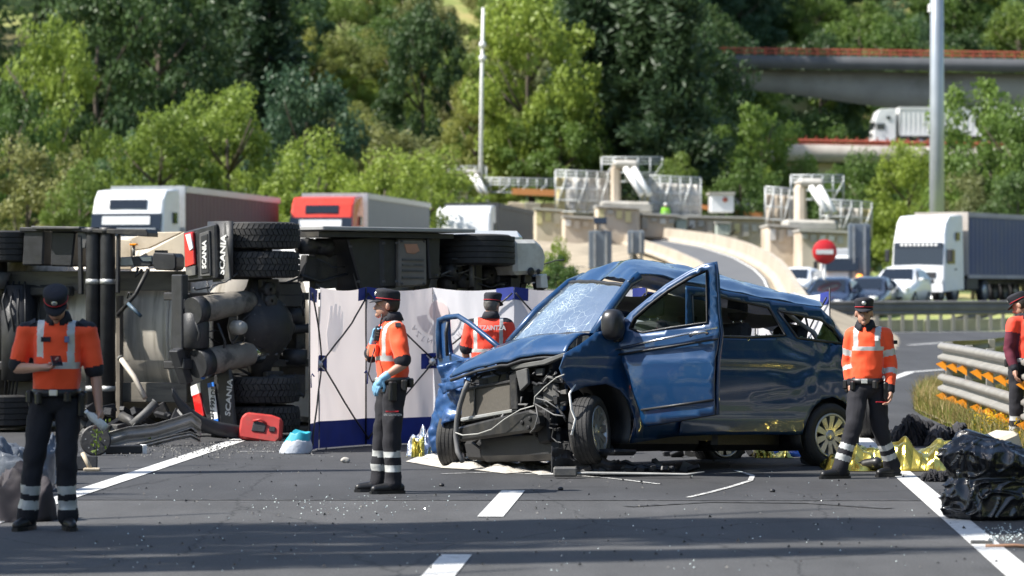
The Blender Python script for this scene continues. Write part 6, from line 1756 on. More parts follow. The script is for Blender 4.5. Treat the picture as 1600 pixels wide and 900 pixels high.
    m.loft([ring(pel + Vector((0, 0, .00)), .172, .125, bel=tummy), ring(pel.lerp(chest, .3), .178, .130, bel=tummy), ring(pel.lerp(chest, .62), .185, .135, bel=tummy * .7), ring(chest, .198, .138), ring(chest.lerp(neck, .45), .195, .118), ring(chest.lerp(neck, .72), .15, .095), ring(chest.lerp(neck, .92), .085, .08), ring(neck + Vector((0, 0, .012)), .070, .072)])
    for s in 'LR':
        sh, el, wr = V['sh' + s], V['el' + s], V['wr' + s]
        cap_part(m, chest.lerp(neck, .35) + (sh - chest) * .35, sh, .085, .072)
        if sleeves == 'short': 
            e_ = sh.lerp(el, .86); cap_part(m, sh, e_, .074, .072)
        else:
            cap_part(m, sh, el, .074, .060); cap_part(m, el, wr.lerp(el, .06), .062, .046)
    sm_ = remesh(m, voxel, 3)
    mats = [vest, REFL, NAVYC, sleeve_mat or vest]
    bd = bands or {}
    def cls(p):
        p = Vector(p); best = None
        for s in 'LR':
            sh, el, wr = V['sh' + s], V['el' + s], V['wr' + s]
            t, d1 = seg_t(p, sh, el); t2, d2 = seg_t(p, el, wr)
            if t > .25 and min(d1, d2) < .10:
                if sleeves == 'short':
                    if t > .80 and d1 < .11: return 2
                    if t > .3: return 3 if sleeve_mat else 0
                else:
                    if d2 <= d1:
                        if t2 > .80: return 2
                        if bd.get('arm') and (.20 < t2 < .40): return 1
                    elif bd.get('arm') and (.50 < t < .72): return 1
                    if t > .35: return 3 if sleeve_mat else 0
        v = p - chest; lx = v.dot(r_); z = p.z; fwd = v.dot(f)
        if z > neck.z - .018 and abs(lx) < .095: return 2
        if bd.get('v') and bd['v'][0] < abs(lx) < bd['v'][1] and z > bd.get('h', (0, 0))[0] - (0 if bd.get('h') else 9): return 1
        if bd.get('h') and bd['h'][0] < z < bd['h'][1]: return 1
        if bd.get('shoulder') and z > neck.z - .060 and abs(lx) > .125: return 2
        return 0
    so = finish(sm_, 'shirt', root, mats, cls, wrinkle=.017, seed=len(label), sc=9)
    # collar
    cl = MB()
    rings_ = []
    for zz, k in ((-.012, 1.12), (.03, 1.06), (.052, 1.02), (.03, 1.22), (-.02, 1.5)):
        rings_.append([neck + Vector((0, 0, zz + (.0 if math.sin(a) < .75 else -.03))) + r_ * .066 * k * math.cos(a) + f * (.068 * k * math.sin(a) - .004) for a in [lerp(R(-258), R(78), q / 24) for q in range(25)]])
    cl.loft(rings_, closed=False, caps=False).build('collar', NAVYC, so, solid=.005, fix=False)
    # ---- trousers, belt, boots
    m = MB()
    ell_part(m, pel + Vector((0, 0, -.04)), .165, .125, .13, Matrix((r_, -f, Vector((0, 0, 1)))).transposed())
    for s in 'LR':
        hp, kn, an = V['hip' + s], V['kn' + s], V['an' + s]
        cap_part(m, hp, kn, .098, .078); cap_part(m, kn, an, .077, .068)
        cap_part(m, an, an + (an - kn).normalized() * -.06, .074, .072)
    tm_ = remesh(m, voxel, 3)
    def clt(p):
        p = Vector(p)
        for s in 'LR':
            t, d = seg_t(p, V['kn' + s], V['an' + s])
            if d < .10 and p.z < .5:
                for a, b in calf:
                    if a < t < b: return 1
        return 0
    finish(tm_, 'trousers', root, [trouser, REFL], clt, wrinkle=.018, seed=3 + len(label), sc=8, st=(1, 1, 1.3))
    bt = MB().loft([ring(pel + Vector((0, 0, z)), .180, .133, n=30, bel=tummy) for z in (-.035, .018)], caps=False)
    bl_ = bt.build('belt', BOOT, root, solid=.012, fix=False)
    for an_, w_, h_, dz in ((200, .06, .12, -.06), (165, .05, .09, -.04), (20, .07, .17, -.10), (-20, .05, .10, -.05), (60, .05, .08, -.04), (125, .045, .09, -.05), (240, .06, .08, -.03), (300, .06, .08, -.03)):
        a = R(an_); c = pel + r_ * .195 * math.cos(a) + f * (.148 + (tummy if math.sin(a) > 0 else 0)) * math.sin(a) + Vector((0, 0, dz))
        MB().box(c, (w_, .05, h_), (0, 0, yaw + a + PI / 2)).build('pouch', BOOT, bl_, bevel=.012)
    c = pel + f * (.14 + tummy); MB().box(c + Vector((0, 0, -.008)), (.06, .02, .045), (0, 0, yaw)).build('buckle', BADGE, bl_, bevel=.005)
    for s in 'LR':
        an = V['an' + s]; d = Vector(feet[s]).normalized(); g0 = V.get('fz' + s, Vector((0, 0, 0))).z
        toe = Vector((an.x, an.y, g0)) + d * .17; heel = Vector((an.x, an.y, g0)) - d * .06; sd = Vector((d.y, -d.x, 0))
        bo = MB(); cap_part(bo, an + Vector((0, 0, .05)), Vector((an.x, an.y, g0 + .07)), .055, .052)
        cap_part(bo, heel + Vector((0, 0, .048)), Vector((an.x, an.y, g0 + .05)) + d * .06, .044, .048); cap_part(bo, Vector((an.x, an.y, g0 + .05)) + d * .05, toe + Vector((0, 0, .040)), .046, .036)
        bb_ = finish(remesh(bo, .009, 2), 'boot', root, [BOOT])
        so_ = [[Vector((an.x, an.y, g0 + z)) + d * (-.10 + .31 * u) + sd * s2 * w for (u, s2, w) in ((0, -1, .03), (0, 1, .03), (.25, 1, .042), (.6, 1, .048), (.85, 1, .042), (1, 1, .022), (1, -1, .022), (.85, -1, .042), (.6, -1, .048), (.25, -1, .042))] for z in (.0, .026)]
        MB().loft(so_, smooth=False).build('sole', BOOT, bb_)
    return root, V, f, r_
def patch(nm, par, c, n, up, w, h, m_, th=.006):
    n = Vector(n).normalized(); up = Vector(up); up = (up - n * up.dot(n)).normalized(); ex = up.cross(n)
    return MB().box((0, 0, 0), (w, h, th), M=frame(c, ex, up, n)).build(nm, m_, par, bevel=.002)

# officer at left looking at a phone
def at_ground(px, py): return ground_at(px, py)
g1 = at_ground(86, 828)
p1, V1, f1, r1 = person('police officer in orange shirt at left looking down at a phone', (g1.x, g1.y, 0),
    {'pelvis': (.01, .02, 1.0), 'chest': (.02, .0, 1.33), 'neck': (.03, -.03, 1.525), 'shL': (-.20, 0, 1.43), 'shR': (.23, 0, 1.43), 'elL': (-.27, -.02, 1.165), 'wrL': (-.06, -.26, 1.175), 'elR': (.29, .02, 1.12), 'wrR': (.325, -.05, .87),
     'hipL': (-.09, .02, .93), 'hipR': (.10, .02, .93), 'knL': (-.15, -.02, .50), 'knR': (.085, -.03, .50), 'anL': (-.205, .03, .09), 'anR': (.09, .03, .09)},
    0.0, (.02, -.80, -.60), (.025, -.105, 1.625), bands={'v': (.085, .135), 'h': (1.165, 1.215), 'shoulder': True}, hands={'L': ((1, -.25, .05), (.1, -.2, 1), 1, .75), 'R': ((.15, -.1, -1), (-1, -.3, -.1), 1, .7)}, feet={'L': (-.30, -1, 0), 'R': (.32, -1, 0)}, calf=((.42, .57), (.68, .84)), tummy=.035, bw=.93)
patch('name_patch', p1, Vector((-.045, -.150, 1.375)), (0, -1, .15), (0, 0, 1), .07, .035, NAVYC)
patch('chest_badge', p1, Vector((.105, -.145, 1.375)), (0, -1, .15), (0, 0, 1), .035, .045, mat('blue_badge', (.10, .13, .25), .5))
for s in (-1, 1): patch('shoulder_tab', p1, Vector((.02 + s * .185, -.01, 1.497)), (s * .5, -.35, 1), (0, -1, 0), .055, .11, NAVYC)
ph = thing('mobile_phone', 'dark phone in the hand of the officer at left', 'phone', (g1.x + .055, g1.y - .305, 1.225), (R(25), 0, R(15)))
MB().box((0, 0, 0), (.075, .15, .009)).build('case', BLACK, ph, bevel=.004); MB().box((0, 0, .006), (.066, .135, .003)).build('screen', DARKGLASS, ph)
wb = thing('water_bottle', 'small clear bottle held low by the officer at left', 'bottle', (g1.x + .315, g1.y - .10, .79), (0, R(-50), 0))
MB().lathe([(.0, -.09), (.028, -.088), (.032, -.06), (.032, .05), (.016, .08), (.014, .095)], 16).build('flask', mat('pale_plastic', (.55, .55, .52), .25, var=.05), wb); MB().lathe([(.016, .092), (.016, .11), (.0, .112)], 12).build('stopper', WHITE_FLAT, wb)

# officer in the middle, turned to the left, with blue gloves and a radio
g2 = at_ground(606, 770)
p2, V2, f2_, r2_ = person('police officer in orange vest and blue gloves standing before the screen', (g2.x, g2.y, 0),
    {'pelvis': (.04, 0, .97), 'chest': (.03, 0, 1.29), 'neck': (.03, .0, 1.49), 'shL': (-.02, .18, 1.39), 'shR': (.085, -.17, 1.39), 'elL': (-.16, .12, 1.15), 'wrL': (-.115, -.02, 1.315), 'elR': (.14, -.25, 1.10), 'wrR': (-.035, -.27, .985),
     'hipL': (.0, .10, .90), 'hipR': (.06, -.08, .90), 'knL': (-.055, .11, .49), 'knR': (.035, -.09, .49), 'anL': (-.085, .13, .09), 'anR': (.05, -.10, .09)},
    R(-72), (-.93, -.05, .05), (-.005, .0, 1.605), bands={'h': (1.13, 1.175), 'v': (.10, .145)}, gloves='LR', hands={'L': ((.25, -.3, .9), (.6, -.6, 0), -1, .8), 'R': ((-.55, .05, -.8), (.4, .8, -.2), -1, .45)}, feet={'L': (-1, -.2, 0), 'R': (-.95, -.45, 0)}, bw=.92)
patch('sleeve_cross', p2, Vector((.118, -.258, 1.285)), (.15, -1, 0), (0, 0, 1), .055, .010, WHITE_FLAT, .01); patch('sleeve_cross', p2, Vector((.118, -.2585, 1.285)), (.15, -1, 0), (0, 0, 1), .010, .04, WHITE_FLAT, .011)
patch('shoulder_badge', p2, Vector((.095, -.225, 1.435)), (.1, -.8, .6), (0, 0, 1), .05, .045, NAVYC)
patch('chest_pocket', p2, Vector((-.115, -.075, 1.215)), (-.8, -.6, 0), (0, 0, 1), .10, .10, HIVIS, .03)
pt = patch('leg_tag', p2, Vector((.045, -.19, .70)), (.1, -1, 0), (0, 0, 1), .11, .012, RED_TRIM)
text_obj('lettering', 'ERTZAINTZA', .026, WHITETEXT, p2, frame((.05, -.193, .672), (1, 0, 0), (0, 0, 1), (0, -1, 0)), .001, bold=.0005)
rdx = thing('hand_radio', 'black radio held at the chest of the officer in the middle', 'radio', (g2.x - .085, g2.y - .08, 1.36), (0, R(8), 0))
MB().box((0, 0, 0), (.05, .05, .13)).build('case', BLACK, rdx, bevel=.008); MB().tube([(.015, 0, .06), (.015, 0, .17)], .007, 8).build('aerial', BLACK, rdx)
for k in range(3): MB().box((-.0, -.027, .03 - .022 * k), (.03, .004, .010)).build('key', GREYPL, rdx)
MB().tube([Vector((g2.x, g2.y, 0)) + Vector(q) for q in ((-.095, -.09, 1.29), (-.13, -.14, 1.15), (-.16, -.13, 1.02), (-.13, -.12, .95), (-.03, -.15, .95))], .006, 6).build('radio_cable', BLACK, label='thin black cable hanging from radio to belt of the middle officer', cat='cable')

# officer seen from behind between the van and the screen
d3 = 33.6; x3 = (764 - 800) / FPX * d3
p3_, V3, f3, r3 = person('police officer seen from behind, white lettering on the orange shirt', (x3, d3, 0),
    {'pelvis': (0, 0, .96), 'chest': (0, 0, 1.27), 'neck': (.02, .0, 1.455), 'shL': (-.19, 0, 1.36), 'shR': (.19, 0, 1.36), 'elL': (-.25, .03, 1.09), 'wrL': (-.22, .16, .88), 'elR': (.26, .03, 1.09), 'wrR': (.22, .18, .90),
     'hipL': (-.09, 0, .90), 'hipR': (.09, 0, .90), 'knL': (-.10, .02, .48), 'knR': (.10, .02, .48), 'anL': (-.12, -.02, .09), 'anR': (.12, -.02, .09)},
    R(176), (.55, .80, -.12), (.035, .02, 1.575), bands={'v': (.115, .155), 'shoulder': True, 'h': (1.08, 1.12)}, hair=HAIRG, vest=HIVIS2, hands={'L': ((0, .5, -.8), (1, 0, 0), 1, .4), 'R': ((0, .5, -.8), (-1, 0, 0), 1, .4)}, feet={'L': (-.2, 1, 0), 'R': (.2, 1, 0)})
text_obj('lettering', 'ERTZAINTZA', .066, mat('silver_print', (.62, .62, .60), .5, var=.05), p3_, frame((.005, -.146, 1.335), (1, 0, 0), (0, .08, 1), (0, -1, .08)), .006, sx=.86, bold=.002)

# officer walking at right
g4 = at_ground(1354, 746)
p4, V4, f4, r4 = person('police officer in long sleeved orange shirt walking past the van at right', (g4.x, g4.y, 0),
    {'pelvis': (.0, 0, .90), 'chest': (.015, 0, 1.215), 'neck': (-.015, -.02, 1.405), 'shL': (-.125, .02, 1.32), 'shR': (.165, -.01, 1.32), 'elL': (-.165, .08, 1.06), 'wrL': (-.15, .0, .86), 'elR': (.225, .0, 1.05), 'wrR': (.205, -.10, .80),
     'hipL': (-.07, .0, .83), 'hipR': (.095, .0, .83), 'knL': (-.14, -.16, .47), 'knR': (.13, .06, .46), 'anL': (-.265, -.17, .09), 'anR': (.255, .16, .10)},
    R(-14), (-.12, -1, -.03), (-.028, -.045, 1.525), sleeves='long', bands={'v': (.075, .125), 'h': (1.17, 1.215), 'arm': True}, hands={'L': ((.1, -.2, -1), (.8, -.4, 0), 1, .5), 'R': ((-.05, -.15, -1), (-.9, -.2, 0), 1, .75)}, feet={'L': (-.93, -.45, 0), 'R': (-.75, -.65, 0)}, calf=((.40, .54), (.66, .80)), bw=.84)
patch('chest_badge', p4, Vector((.075, -.165, 1.285)), (-.1, -1, .15), (0, 0, 1), .035, .045, WHITE_FLAT)
patch('sleeve_flag', p4, Vector((.262, -.055, 1.25)), (.6, -.8, 0), (0, 0, 1), .045, .035, NAVYC)
patch('leg_tag', p4, Vector((.125, -.115, .70)), (.2, -1, 0), (0, 0, 1), .11, .012, RED_TRIM)

# officer cut by the right edge
d5 = 35.2; x5 = (1596 - 800) / FPX * d5
p5, V5, f5, r5 = person('officer with maroon sleeves and red vest cut off by the right picture edge', (x5, d5, 0),
    {'pelvis': (.03, 0, .97), 'chest': (.04, 0, 1.28), 'neck': (.03, -.01, 1.465), 'shL': (-.10, -.06, 1.37), 'shR': (.24, .08, 1.37), 'elL': (-.15, -.08, 1.08), 'wrL': (-.10, -.18, .86), 'elR': (.29, .10, 1.09), 'wrR': (.2, -.1, .95),
     'hipL': (-.05, -.02, .90), 'hipR': (.12, .04, .90), 'knL': (-.06, -.03, .48), 'knR': (.13, .05, .48), 'anL': (-.07, .0, .09), 'anR': (.14, .08, .09)},
    R(-30), (-.75, .35, -.45), (-.015, -.01, 1.575), sleeves='long', sleeve_mat=MAROON, vest=HIVIS2, bands={}, hands={'L': ((.05, -.3, -1), (1, 0, 0), 1, .6), 'R': ((-.2, -.3, -1), (-1, 0, 0), 1, .6)}, feet={'L': (-.6, -.8, 0), 'R': (-.3, -.9, 0)})

# far-off site worker in a green jacket
GREENV = mat('green_hi_vis_cloth', (.22, .55, .03), .7)
q6 = P(1040, 360, 198); wk = MB().box((q6.x, q6.y + .4, q6.z - .9), (2.2, 1.4, 1.8)).build('work_ledge', CONCRETE, label='small concrete ledge under the distant site worker', cat='ledge', bevel=.05)
p6, *_ = person('distant site worker in green high visibility jacket and white helmet', (q6.x, q6.y, q6.z),
    {'pelvis': (0, 0, .95), 'chest': (0, 0, 1.25), 'neck': (0, 0, 1.44), 'shL': (-.18, 0, 1.36), 'shR': (.18, 0, 1.36), 'elL': (-.24, 0, 1.1), 'wrL': (-.2, -.1, .9), 'elR': (.24, 0, 1.1), 'wrR': (.2, -.1, .9),
     'hipL': (-.09, 0, .88), 'hipR': (.09, 0, .88), 'knL': (-.1, 0, .48), 'knR': (.1, 0, .48), 'anL': (-.12, 0, .09), 'anR': (.12, 0, .09)},
    0, (0, -1, 0), (0, 0, 1.56), sleeves='long', vest=GREENV, bands={'h': (1.1, 1.15)}, cap=False, hands={'L': ((0, 0, -1), (1, 0, 0), 1, .5), 'R': ((0, 0, -1), (-1, 0, 0), 1, .5)}, feet={'L': (-.2, -1, 0), 'R': (.2, -1, 0)}, voxel=.02)
hm_ = MB(); ell_part(hm_, (0, .01, 1.62), .105, .125, .09); hm_.build('helmet', WHITE_FLAT, p6)
# ================================================================== PRIVACY SCREEN
def cloth_mat(name, c1, c2, tr_=.38):
    m = bpy.data.materials.new(name); m.use_nodes = True; n = m.node_tree; b = n.nodes['Principled BSDF']; b.inputs['Base Color'].default_value = (*c1, 1); b.inputs['Roughness'].default_value = .8
    t = n.nodes.new('ShaderNodeBsdfTranslucent'); t.inputs[0].default_value = (*c2, 1); x = n.nodes.new('ShaderNodeMixShader'); x.inputs[0].default_value = tr_
    n.links.new(b.outputs[0], x.inputs[1]); n.links.new(t.outputs[0], x.inputs[2]); n.links.new(x.outputs[0], n.nodes['Material Output'].inputs[0]); return m
FAB = cloth_mat('screen_cloth', (.76, .75, .78), (.80, .72, .70), .42)
BLUEF = mat('blue_screen_cloth', (.018, .035, .23), .75, var=.15, scale=6)
PRINT3 = cloth_mat('pale_print', (.93, .92, .94), (1, 1, 1), .45); PRINT = cloth_mat('faded_grey_print', (.68, .65, .66), (.9, .85, .85), .45); PRINT2 = cloth_mat('faded_rose_print', (.72, .62, .61), (.95, .82, .80), .45)
scr = thing('privacy_screen', 'white folding privacy screen with blue hem and black crossed poles', 'screen')
TOPZ = 1.76
cols = [('N', 484, 34.1), ('H', 498, 34.75), ('N', 572, 35.6), ('H', 676, 36.05), ('N', 803, 35.5), ('H', 905, 36.0), ('N', 1010, 35.7), ('H', 1090, 36.2), ('N', 1180, 36.0), ('H', 1240, 35.6), ('N', 1296, 34.9)]
W = [Vector(((px - 800) / FPX * d, d, 0)) for _, px, d in cols]
def scrp(k, u, v, off=0):
    """point on panel k between columns k and k+1; v from 0 at the hem to 1 at the top"""
    a, b = W[k], W[k + 1]; p = a.lerp(b, u); n = Vector(((b - a).y, -(b - a).x, 0)).normalized()
    if n.y > 0: n = -n
    sag = .05 * math.sin(u * PI) * (v - .35) + .018 * noise.noise(Vector((p.x * 5, v * 2.5, k))) + .010 * noise.noise(Vector((p.x * 16 + v * 4, v * 3, k + 9)))
    top = TOPZ - .035 * math.sin(u * PI) * (1 if cols[k][0] == 'N' else 1) - (.05 if cols[k][1] > 1000 else 0)
    q = p + n * (sag + off); q.z = .015 + v * (top - .015); return q
for k in range(len(W) - 1):
    MB().grid(lambda u, v: scrp(k, u, .165 + v * .835), 22, 30).build('cloth_panel', FAB, scr, fix=False)
    MB().grid(lambda u, v: scrp(k, u, v * .168, .003), 22, 6).build('blue_hem', BLUEF, scr, fix=False)
for k, (kind, px, d) in enumerate(cols):
    if kind == 'N':
        if px not in (803,): MB().tube([W[k] + Vector((0, -.03, .02)), W[k] + Vector((0, -.03, TOPZ))], .009, 6).build('upright_pole', BLACK, scr)
        for kk, u0, u1 in ((k - 1, .80, 1.0), (k, 0.0, .20 if k != 0 else .5)):
            if 0 <= kk < len(W) - 1: MB().grid(lambda u, v: scrp(kk, lerp(u0, u1, u), .925 + v * .08, .006), 6, 4).build('corner_patch', BLUEF, scr, fix=False)
    else:
        for kk, u0, u1 in ((k - 1, .82, 1.0), (k, 0.0, .16)):
            MB().grid(lambda u, v: scrp(kk, lerp(u0, u1, u), .48 + v * .10, .006), 4, 4).build('hub_patch', BLUEF, scr, fix=False)
        hb = W[k] + Vector((0, -.05, .93)); MB().lathe([(.0, .02), (.035, .018), (.045, 0)], 14, frame(hb, (1, 0, 0), (0, 0, 1), (0, -1, 0))).build('hub', BADGE, scr)
        for s in (-1, 1):
            for t in (-1, 1):
                MB().tube([hb, hb + Vector((s * .07, 0, t * .07))], .006, 6).build('hub_arm', BADGE, scr)
        for kk, uh, un in ((k - 1, 1, 0), (k, 0, 1)):
            for vt in (.035, .965):
                MB().tube([scrp(kk, lerp(uh, un, q / 10), lerp(.53, vt, q / 10), .035) for q in range(11)], .010, 6).build('cross_pole', BLACK, scr)
# prints seen through the cloth
def onscreen(px, py, off=.012):
    """screen point behind a photo pixel"""
    best = None
    for k in range(len(W) - 1):
        if cols[k][1] <= px <= cols[k + 1][1]:
            u = (px - cols[k][1]) / (cols[k + 1][1] - cols[k][1]); p = scrp(k, u, .5, off)
            z = EYE - (py - HOR) / FPX * p.y; return scrp(k, u, max(0, min(1, (z - .015) / (TOPZ - .015))), off)
def print_shape(nm, pts, m_, h=4):
    MB().sheet(pts, lambda a, b: onscreen(a, b), h=h).build(nm, m_, scr, fix=False)
print_shape('emblem_disc', [(686 + 17 * math.cos(a), 486 + 18 * math.sin(a)) for a in [2 * PI * k / 28 for k in range(28)]], PRINT2)
for a0, a1 in ((5, 58), (62, 118), (122, 175)):
    arc = [(686 + 37 * math.cos(R(a)), 488 + 38 * math.sin(R(a))) for a in np.linspace(a0, a1, 12)] + [(686 + 21 * math.cos(R(a)), 488 + 21 * math.sin(R(a))) for a in np.linspace(a1, a0, 9)]
    print_shape('emblem_sector', arc, PRINT)
for k, ch in enumerate('ERTZAINTZA'):
    a = R(28 + 13.8 * k); c = onscreen(686 + 46 * math.cos(a), 488 + 47 * math.sin(a), .014)
    ex = Vector((math.sin(a), 0, math.cos(a))); ey = Vector((-math.cos(a), 0, math.sin(a)))
    text_obj('emblem_letter', ch, .085, PRINT, scr, frame(c, ex, -ey, (0, -1, 0)) @ Matrix.Diagonal((1, 1, 1, 1)), .001)
handp = [(511, 545), (508, 520), (510, 500), (513, 476), (516, 474), (517, 494), (519, 472), (522, 470), (523, 492), (525, 473), (528, 474), (528, 496), (530, 482), (532, 484), (532, 510), (527, 535), (521, 548)]
print_shape('hand_print', handp, PRINT3, 4)
for c, ex in ((scrp(1, .9, .46, .03), 1), (scrp(0, .2, .46, .03), -1)):
    MB().tube([c, c + Vector((.02 * ex, -.02, .03)), c + Vector((.035 * ex, -.02, -.01)), c + Vector((.03 * ex, -.02, -.12))], .014, 6, flat=.3).build('tie_strap', BLUEF, scr)

# ================================================================== HEAPS, BAGS, BLANKETS
def ridged(v, s, seed):
    a = 1 - abs(noise.noise(v * s + Vector((seed, 0, 0)))) * 2
    b = 1 - abs(noise.noise(v * s * 2.3 + Vector((0, seed, 0)))) * 2
    c = noise.noise(v * s * 5 + Vector((0, 0, seed)))
    return a * .55 + b * .3 + c * .2
def foldf(v, s, seed):
    w_ = v + .35 * Vector((noise.noise(v * 1.4 + Vector((seed, 1, 0))), noise.noise(v * 1.4 + Vector((5, seed, 0))), noise.noise(v * 1.4 + Vector((0, 9, seed)))))
    t = 0
    for o_, a in ((1, .6), (2.1, .4), (4.3, .22)):
        t += a * ((1 - abs(noise.noise(w_ * s * .75 * o_ + Vector((seed, o_, 0))))) ** 4 - .35)
    return t
def heap(name, label, cat, px0, px1, ybase, h, depth, m_, seed, amp=.25, s=3.0, n=60, smooth=True, flat=1.0, parent=None, group=None, lean=0):
    """crumpled closed lump standing on the ground"""
    c = ground_at((px0 + px1) / 2, ybase); w = (px1 - px0) / FPX * c.y / 2; c.y += depth / 2
    mb = MB()
    nu, nv = n, n // 2
    vv, ff = [], []
    for j in range(nv + 1):
        b = lerp(-.12, PI / 2, j / nv)
        for i in range(nu):
            a = 2 * PI * i / nu
            d = Vector((math.cos(a) * math.cos(b), math.sin(a) * math.cos(b), math.sin(b)))
            e = Vector((math.copysign(abs(d.x) ** .8, d.x), math.copysign(abs(d.y) ** .8, d.y), math.copysign(abs(d.z) ** (.75 * flat), d.z)))
            q_ = Vector((d.x * w / h, d.y, d.z)) * .8
            k = (1 + amp * foldf(q_, s, seed) + amp * 1.5 * noise.noise(d * 1.7 + Vector((seed, seed, 0)))) if smooth else (1 + amp * ridged(q_, s, seed) + amp * .8 * noise.noise(d * 1.3 + Vector((seed, seed, 0))))
            z = max(0.002, e.z * h * k)
            vv.append((c.x + e.x * w * (.75 + .25 * k) + lean * z, c.y + e.y * depth / 2 * (.8 + .2 * k), z))
    for j in range(nv):
        for i in range(nu): ff.append((j * nu + i, j * nu + (i + 1) % nu, (j + 1) * nu + (i + 1) % nu, (j + 1) * nu + i))
    mb.add(vv, ff, 0, smooth)
    o_ = mb.build(name, m_, parent, weld=True)
    if parent is None: tag(o_, label, cat, group)
    return o_
GOLD = mat('gold_foil', (.56, .44, .085), .19, metal=.9, var=.15, scale=6, bump=.12, bscale=9, rvar=.08, dirt=(.50, .50, .16), dscale=2.5, dlo=.45, dhi=.6)
SILVERF = mat('silver_foil', (.62, .66, .74), .16, metal=.95, var=.1, scale=6, bump=.5, bscale=22, rvar=.08)
CLOTH = mat('black_clothing', (.013, .013, .016), .9, var=.4, scale=5, bump=.3, bscale=30)
BIN = mat('black_bin_liner', (.010, .010, .011), .26, var=.3, scale=4, bump=.25, bscale=9, rvar=.06, coat=.6)
def tri(x): return abs((x % 1.0) - .5) * 2
def foil(label, px0, px1, ybase, h, depth, m_, seed, n=150, wl=1.0):
    """thin creased sheet lying over a low form, edges touching the ground"""
    c = ground_at((px0 + px1) / 2, ybase); w = (px1 - px0) / FPX * c.y; rs = random.Random(seed)
    waves = [(rs.uniform(0, PI), lam * wl * rs.uniform(.8, 1.3), rs.random()) for lam in (.62, .45, .33, .24, .17, .12)]
    def fn(u, v):
        e = min(u, 1 - u, v, 1 - v); x, y = (u - .5) * w, (v - .0) * depth
        wob = .5 + .5 * noise.noise(Vector((u * 5, v * 3, seed)))
        x += .10 * noise.noise(Vector((u * 3, v * 2, seed + 4))) * w * .3; y += .14 * depth * noise.noise(Vector((u * 7, v * 3, seed + 8)))
        dome = h * S(min(v, 1 - v) / .38) * S(min(u, 1 - u) / .10) * (.55 + .75 * wob * (.6 + .4 * math.sin(u * 5 + seed)))
        z = dome
        k = S(e / .06)
        for a, lam, ph in waves:
            q_ = (x * math.cos(a) + y * math.sin(a)) / lam + ph + .25 * noise.noise(Vector((x * 2, y * 2, a)))
            z += k * lam * .23 * (tri(q_) - .4)
        return (c.x + x, c.y + y, max(.006 + .02 * k * wob, z))
    return MB().grid(fn, n, n // 2, smooth=False).build('foil_blanket', m_, label=label, cat='blanket', fix=False)
foil('gold foil blanket spread low on the ground behind the walking officer', 1292, 1532, 737, .17, .95, GOLD, 4)
foil('small crumpled piece of gold foil under the rear of the van', 1178, 1240, 716, .07, .4, GOLD, 8, 70, .6)
foil('silver and gold foil bundle beside the front corner of the van', 634, 686, 714, .24, .5, SILVERF, 11, 80, .6)
foil('gold fold of foil on top of the silver bundle', 642, 664, 715, .20, .3, GOLD, 15, 50, .5)
bs = heap('blue_sheet', 'bright blue sheet lying behind the van rear wheel', 'sheet', 1205, 1262, 714, .07, .3, mat('bright_blue_sheet', (.02, .12, .55), .5), 2, .3, 2, 36)
def rag(name, label, px0, px1, ybase, h, depth, m_, seed, lobes=5):
    """loose garments: overlapping lobes with soft gathered folds, one heap"""
    c = ground_at((px0 + px1) / 2, ybase); w = (px1 - px0) / FPX * c.y; rs = random.Random(seed)
    mb = MB(); nu, nv = 90, 40
    for L in range(lobes):
        cx = c.x + w * ((L + .5) / lobes - .5) * .8 + rs.uniform(-.05, .05) * w; cy = c.y + depth * rs.uniform(.3, .7); hh = h * rs.uniform(.55, 1.0) * (1.0 if abs(L - lobes / 2 + .5) < 1.2 else .75)
        rw, rd = w / lobes * rs.uniform(.75, 1.1), depth * rs.uniform(.4, .6); sx = rs.uniform(-.35, .35); sd_ = seed + L * 3.7
        vv, ff = [], []
        for j in range(nv + 1):
            t = j / nv; pr = math.cos(t * PI / 2) ** .6
            for i in range(nu):
                a = 2 * PI * i / nu; ca, sa = math.cos(a), math.sin(a)
                w1_ = noise.noise(Vector((ca * 1.1 + sd_, sa * 1.1, t * 1.5))); w2_ = noise.noise(Vector((ca * 2.2, sa * 2.2 + sd_, t * 3)))
                g_ = (1 - abs(math.sin(4 * a + 4 * w1_ + 4 * t + sd_))) ** 2 * .20 + (1 - abs(math.sin(9 * a - 6 * t + 5 * w2_))) ** 2 * .10 + (1 - abs(math.sin(8 * t + 5 * w1_ + 2 * a))) ** 2.5 * .16
                k = .72 + .35 * w1_ + g_ * (.4 + .6 * pr)
                z = hh * math.sin(t * PI / 2) * (.85 + (.35 * w2_ + .25 * w1_) * (1 - t) ** .7) + .05 * g_ * (1 - t)
                vv.append((cx + rw * ca * pr * k + sx * z, cy + rd * sa * pr * k, max(.003, z)))
        for j in range(nv):
            for i in range(nu): ff.append((j * nu + i, j * nu + (i + 1) % nu, (j + 1) * nu + (i + 1) % nu, (j + 1) * nu + i))
        me_ = remesh(MB().add(vv + [(cx, cy, .001)], ff + [(i, (i + 1) % nu, len(vv)) for i in range(nu)], 0, True), .011, 1) if False else None
        mb.add(vv, ff, 0, True)
    o_ = mb.build(name, m_)
    tag(o_, label, 'clothes'); return o_
CLOTH2 = mat('dark_grey_clothing', (.030, .030, .034), .9, var=.4, scale=5, bump=.3, bscale=30)
rag('clothes_heap', 'tall heap of black bags and clothing behind the gold foil, left part', 1400, 1468, 697, .44, .6, CLOTH, 21, 4)
rag('clothes_heap', 'broad heap of black clothing behind the gold foil, right part', 1444, 1532, 699, .30, .6, CLOTH2, 27, 5)
rag('clothes_heap', 'trailing end of black clothing near the guardrail grass', 1508, 1556, 702, .12, .35, CLOTH, 31, 4)
rag('clothes_heap', 'low black clothing between the officer leg and the tall heap', 1376, 1414, 692, .22, .35, CLOTH2, 37, 3)
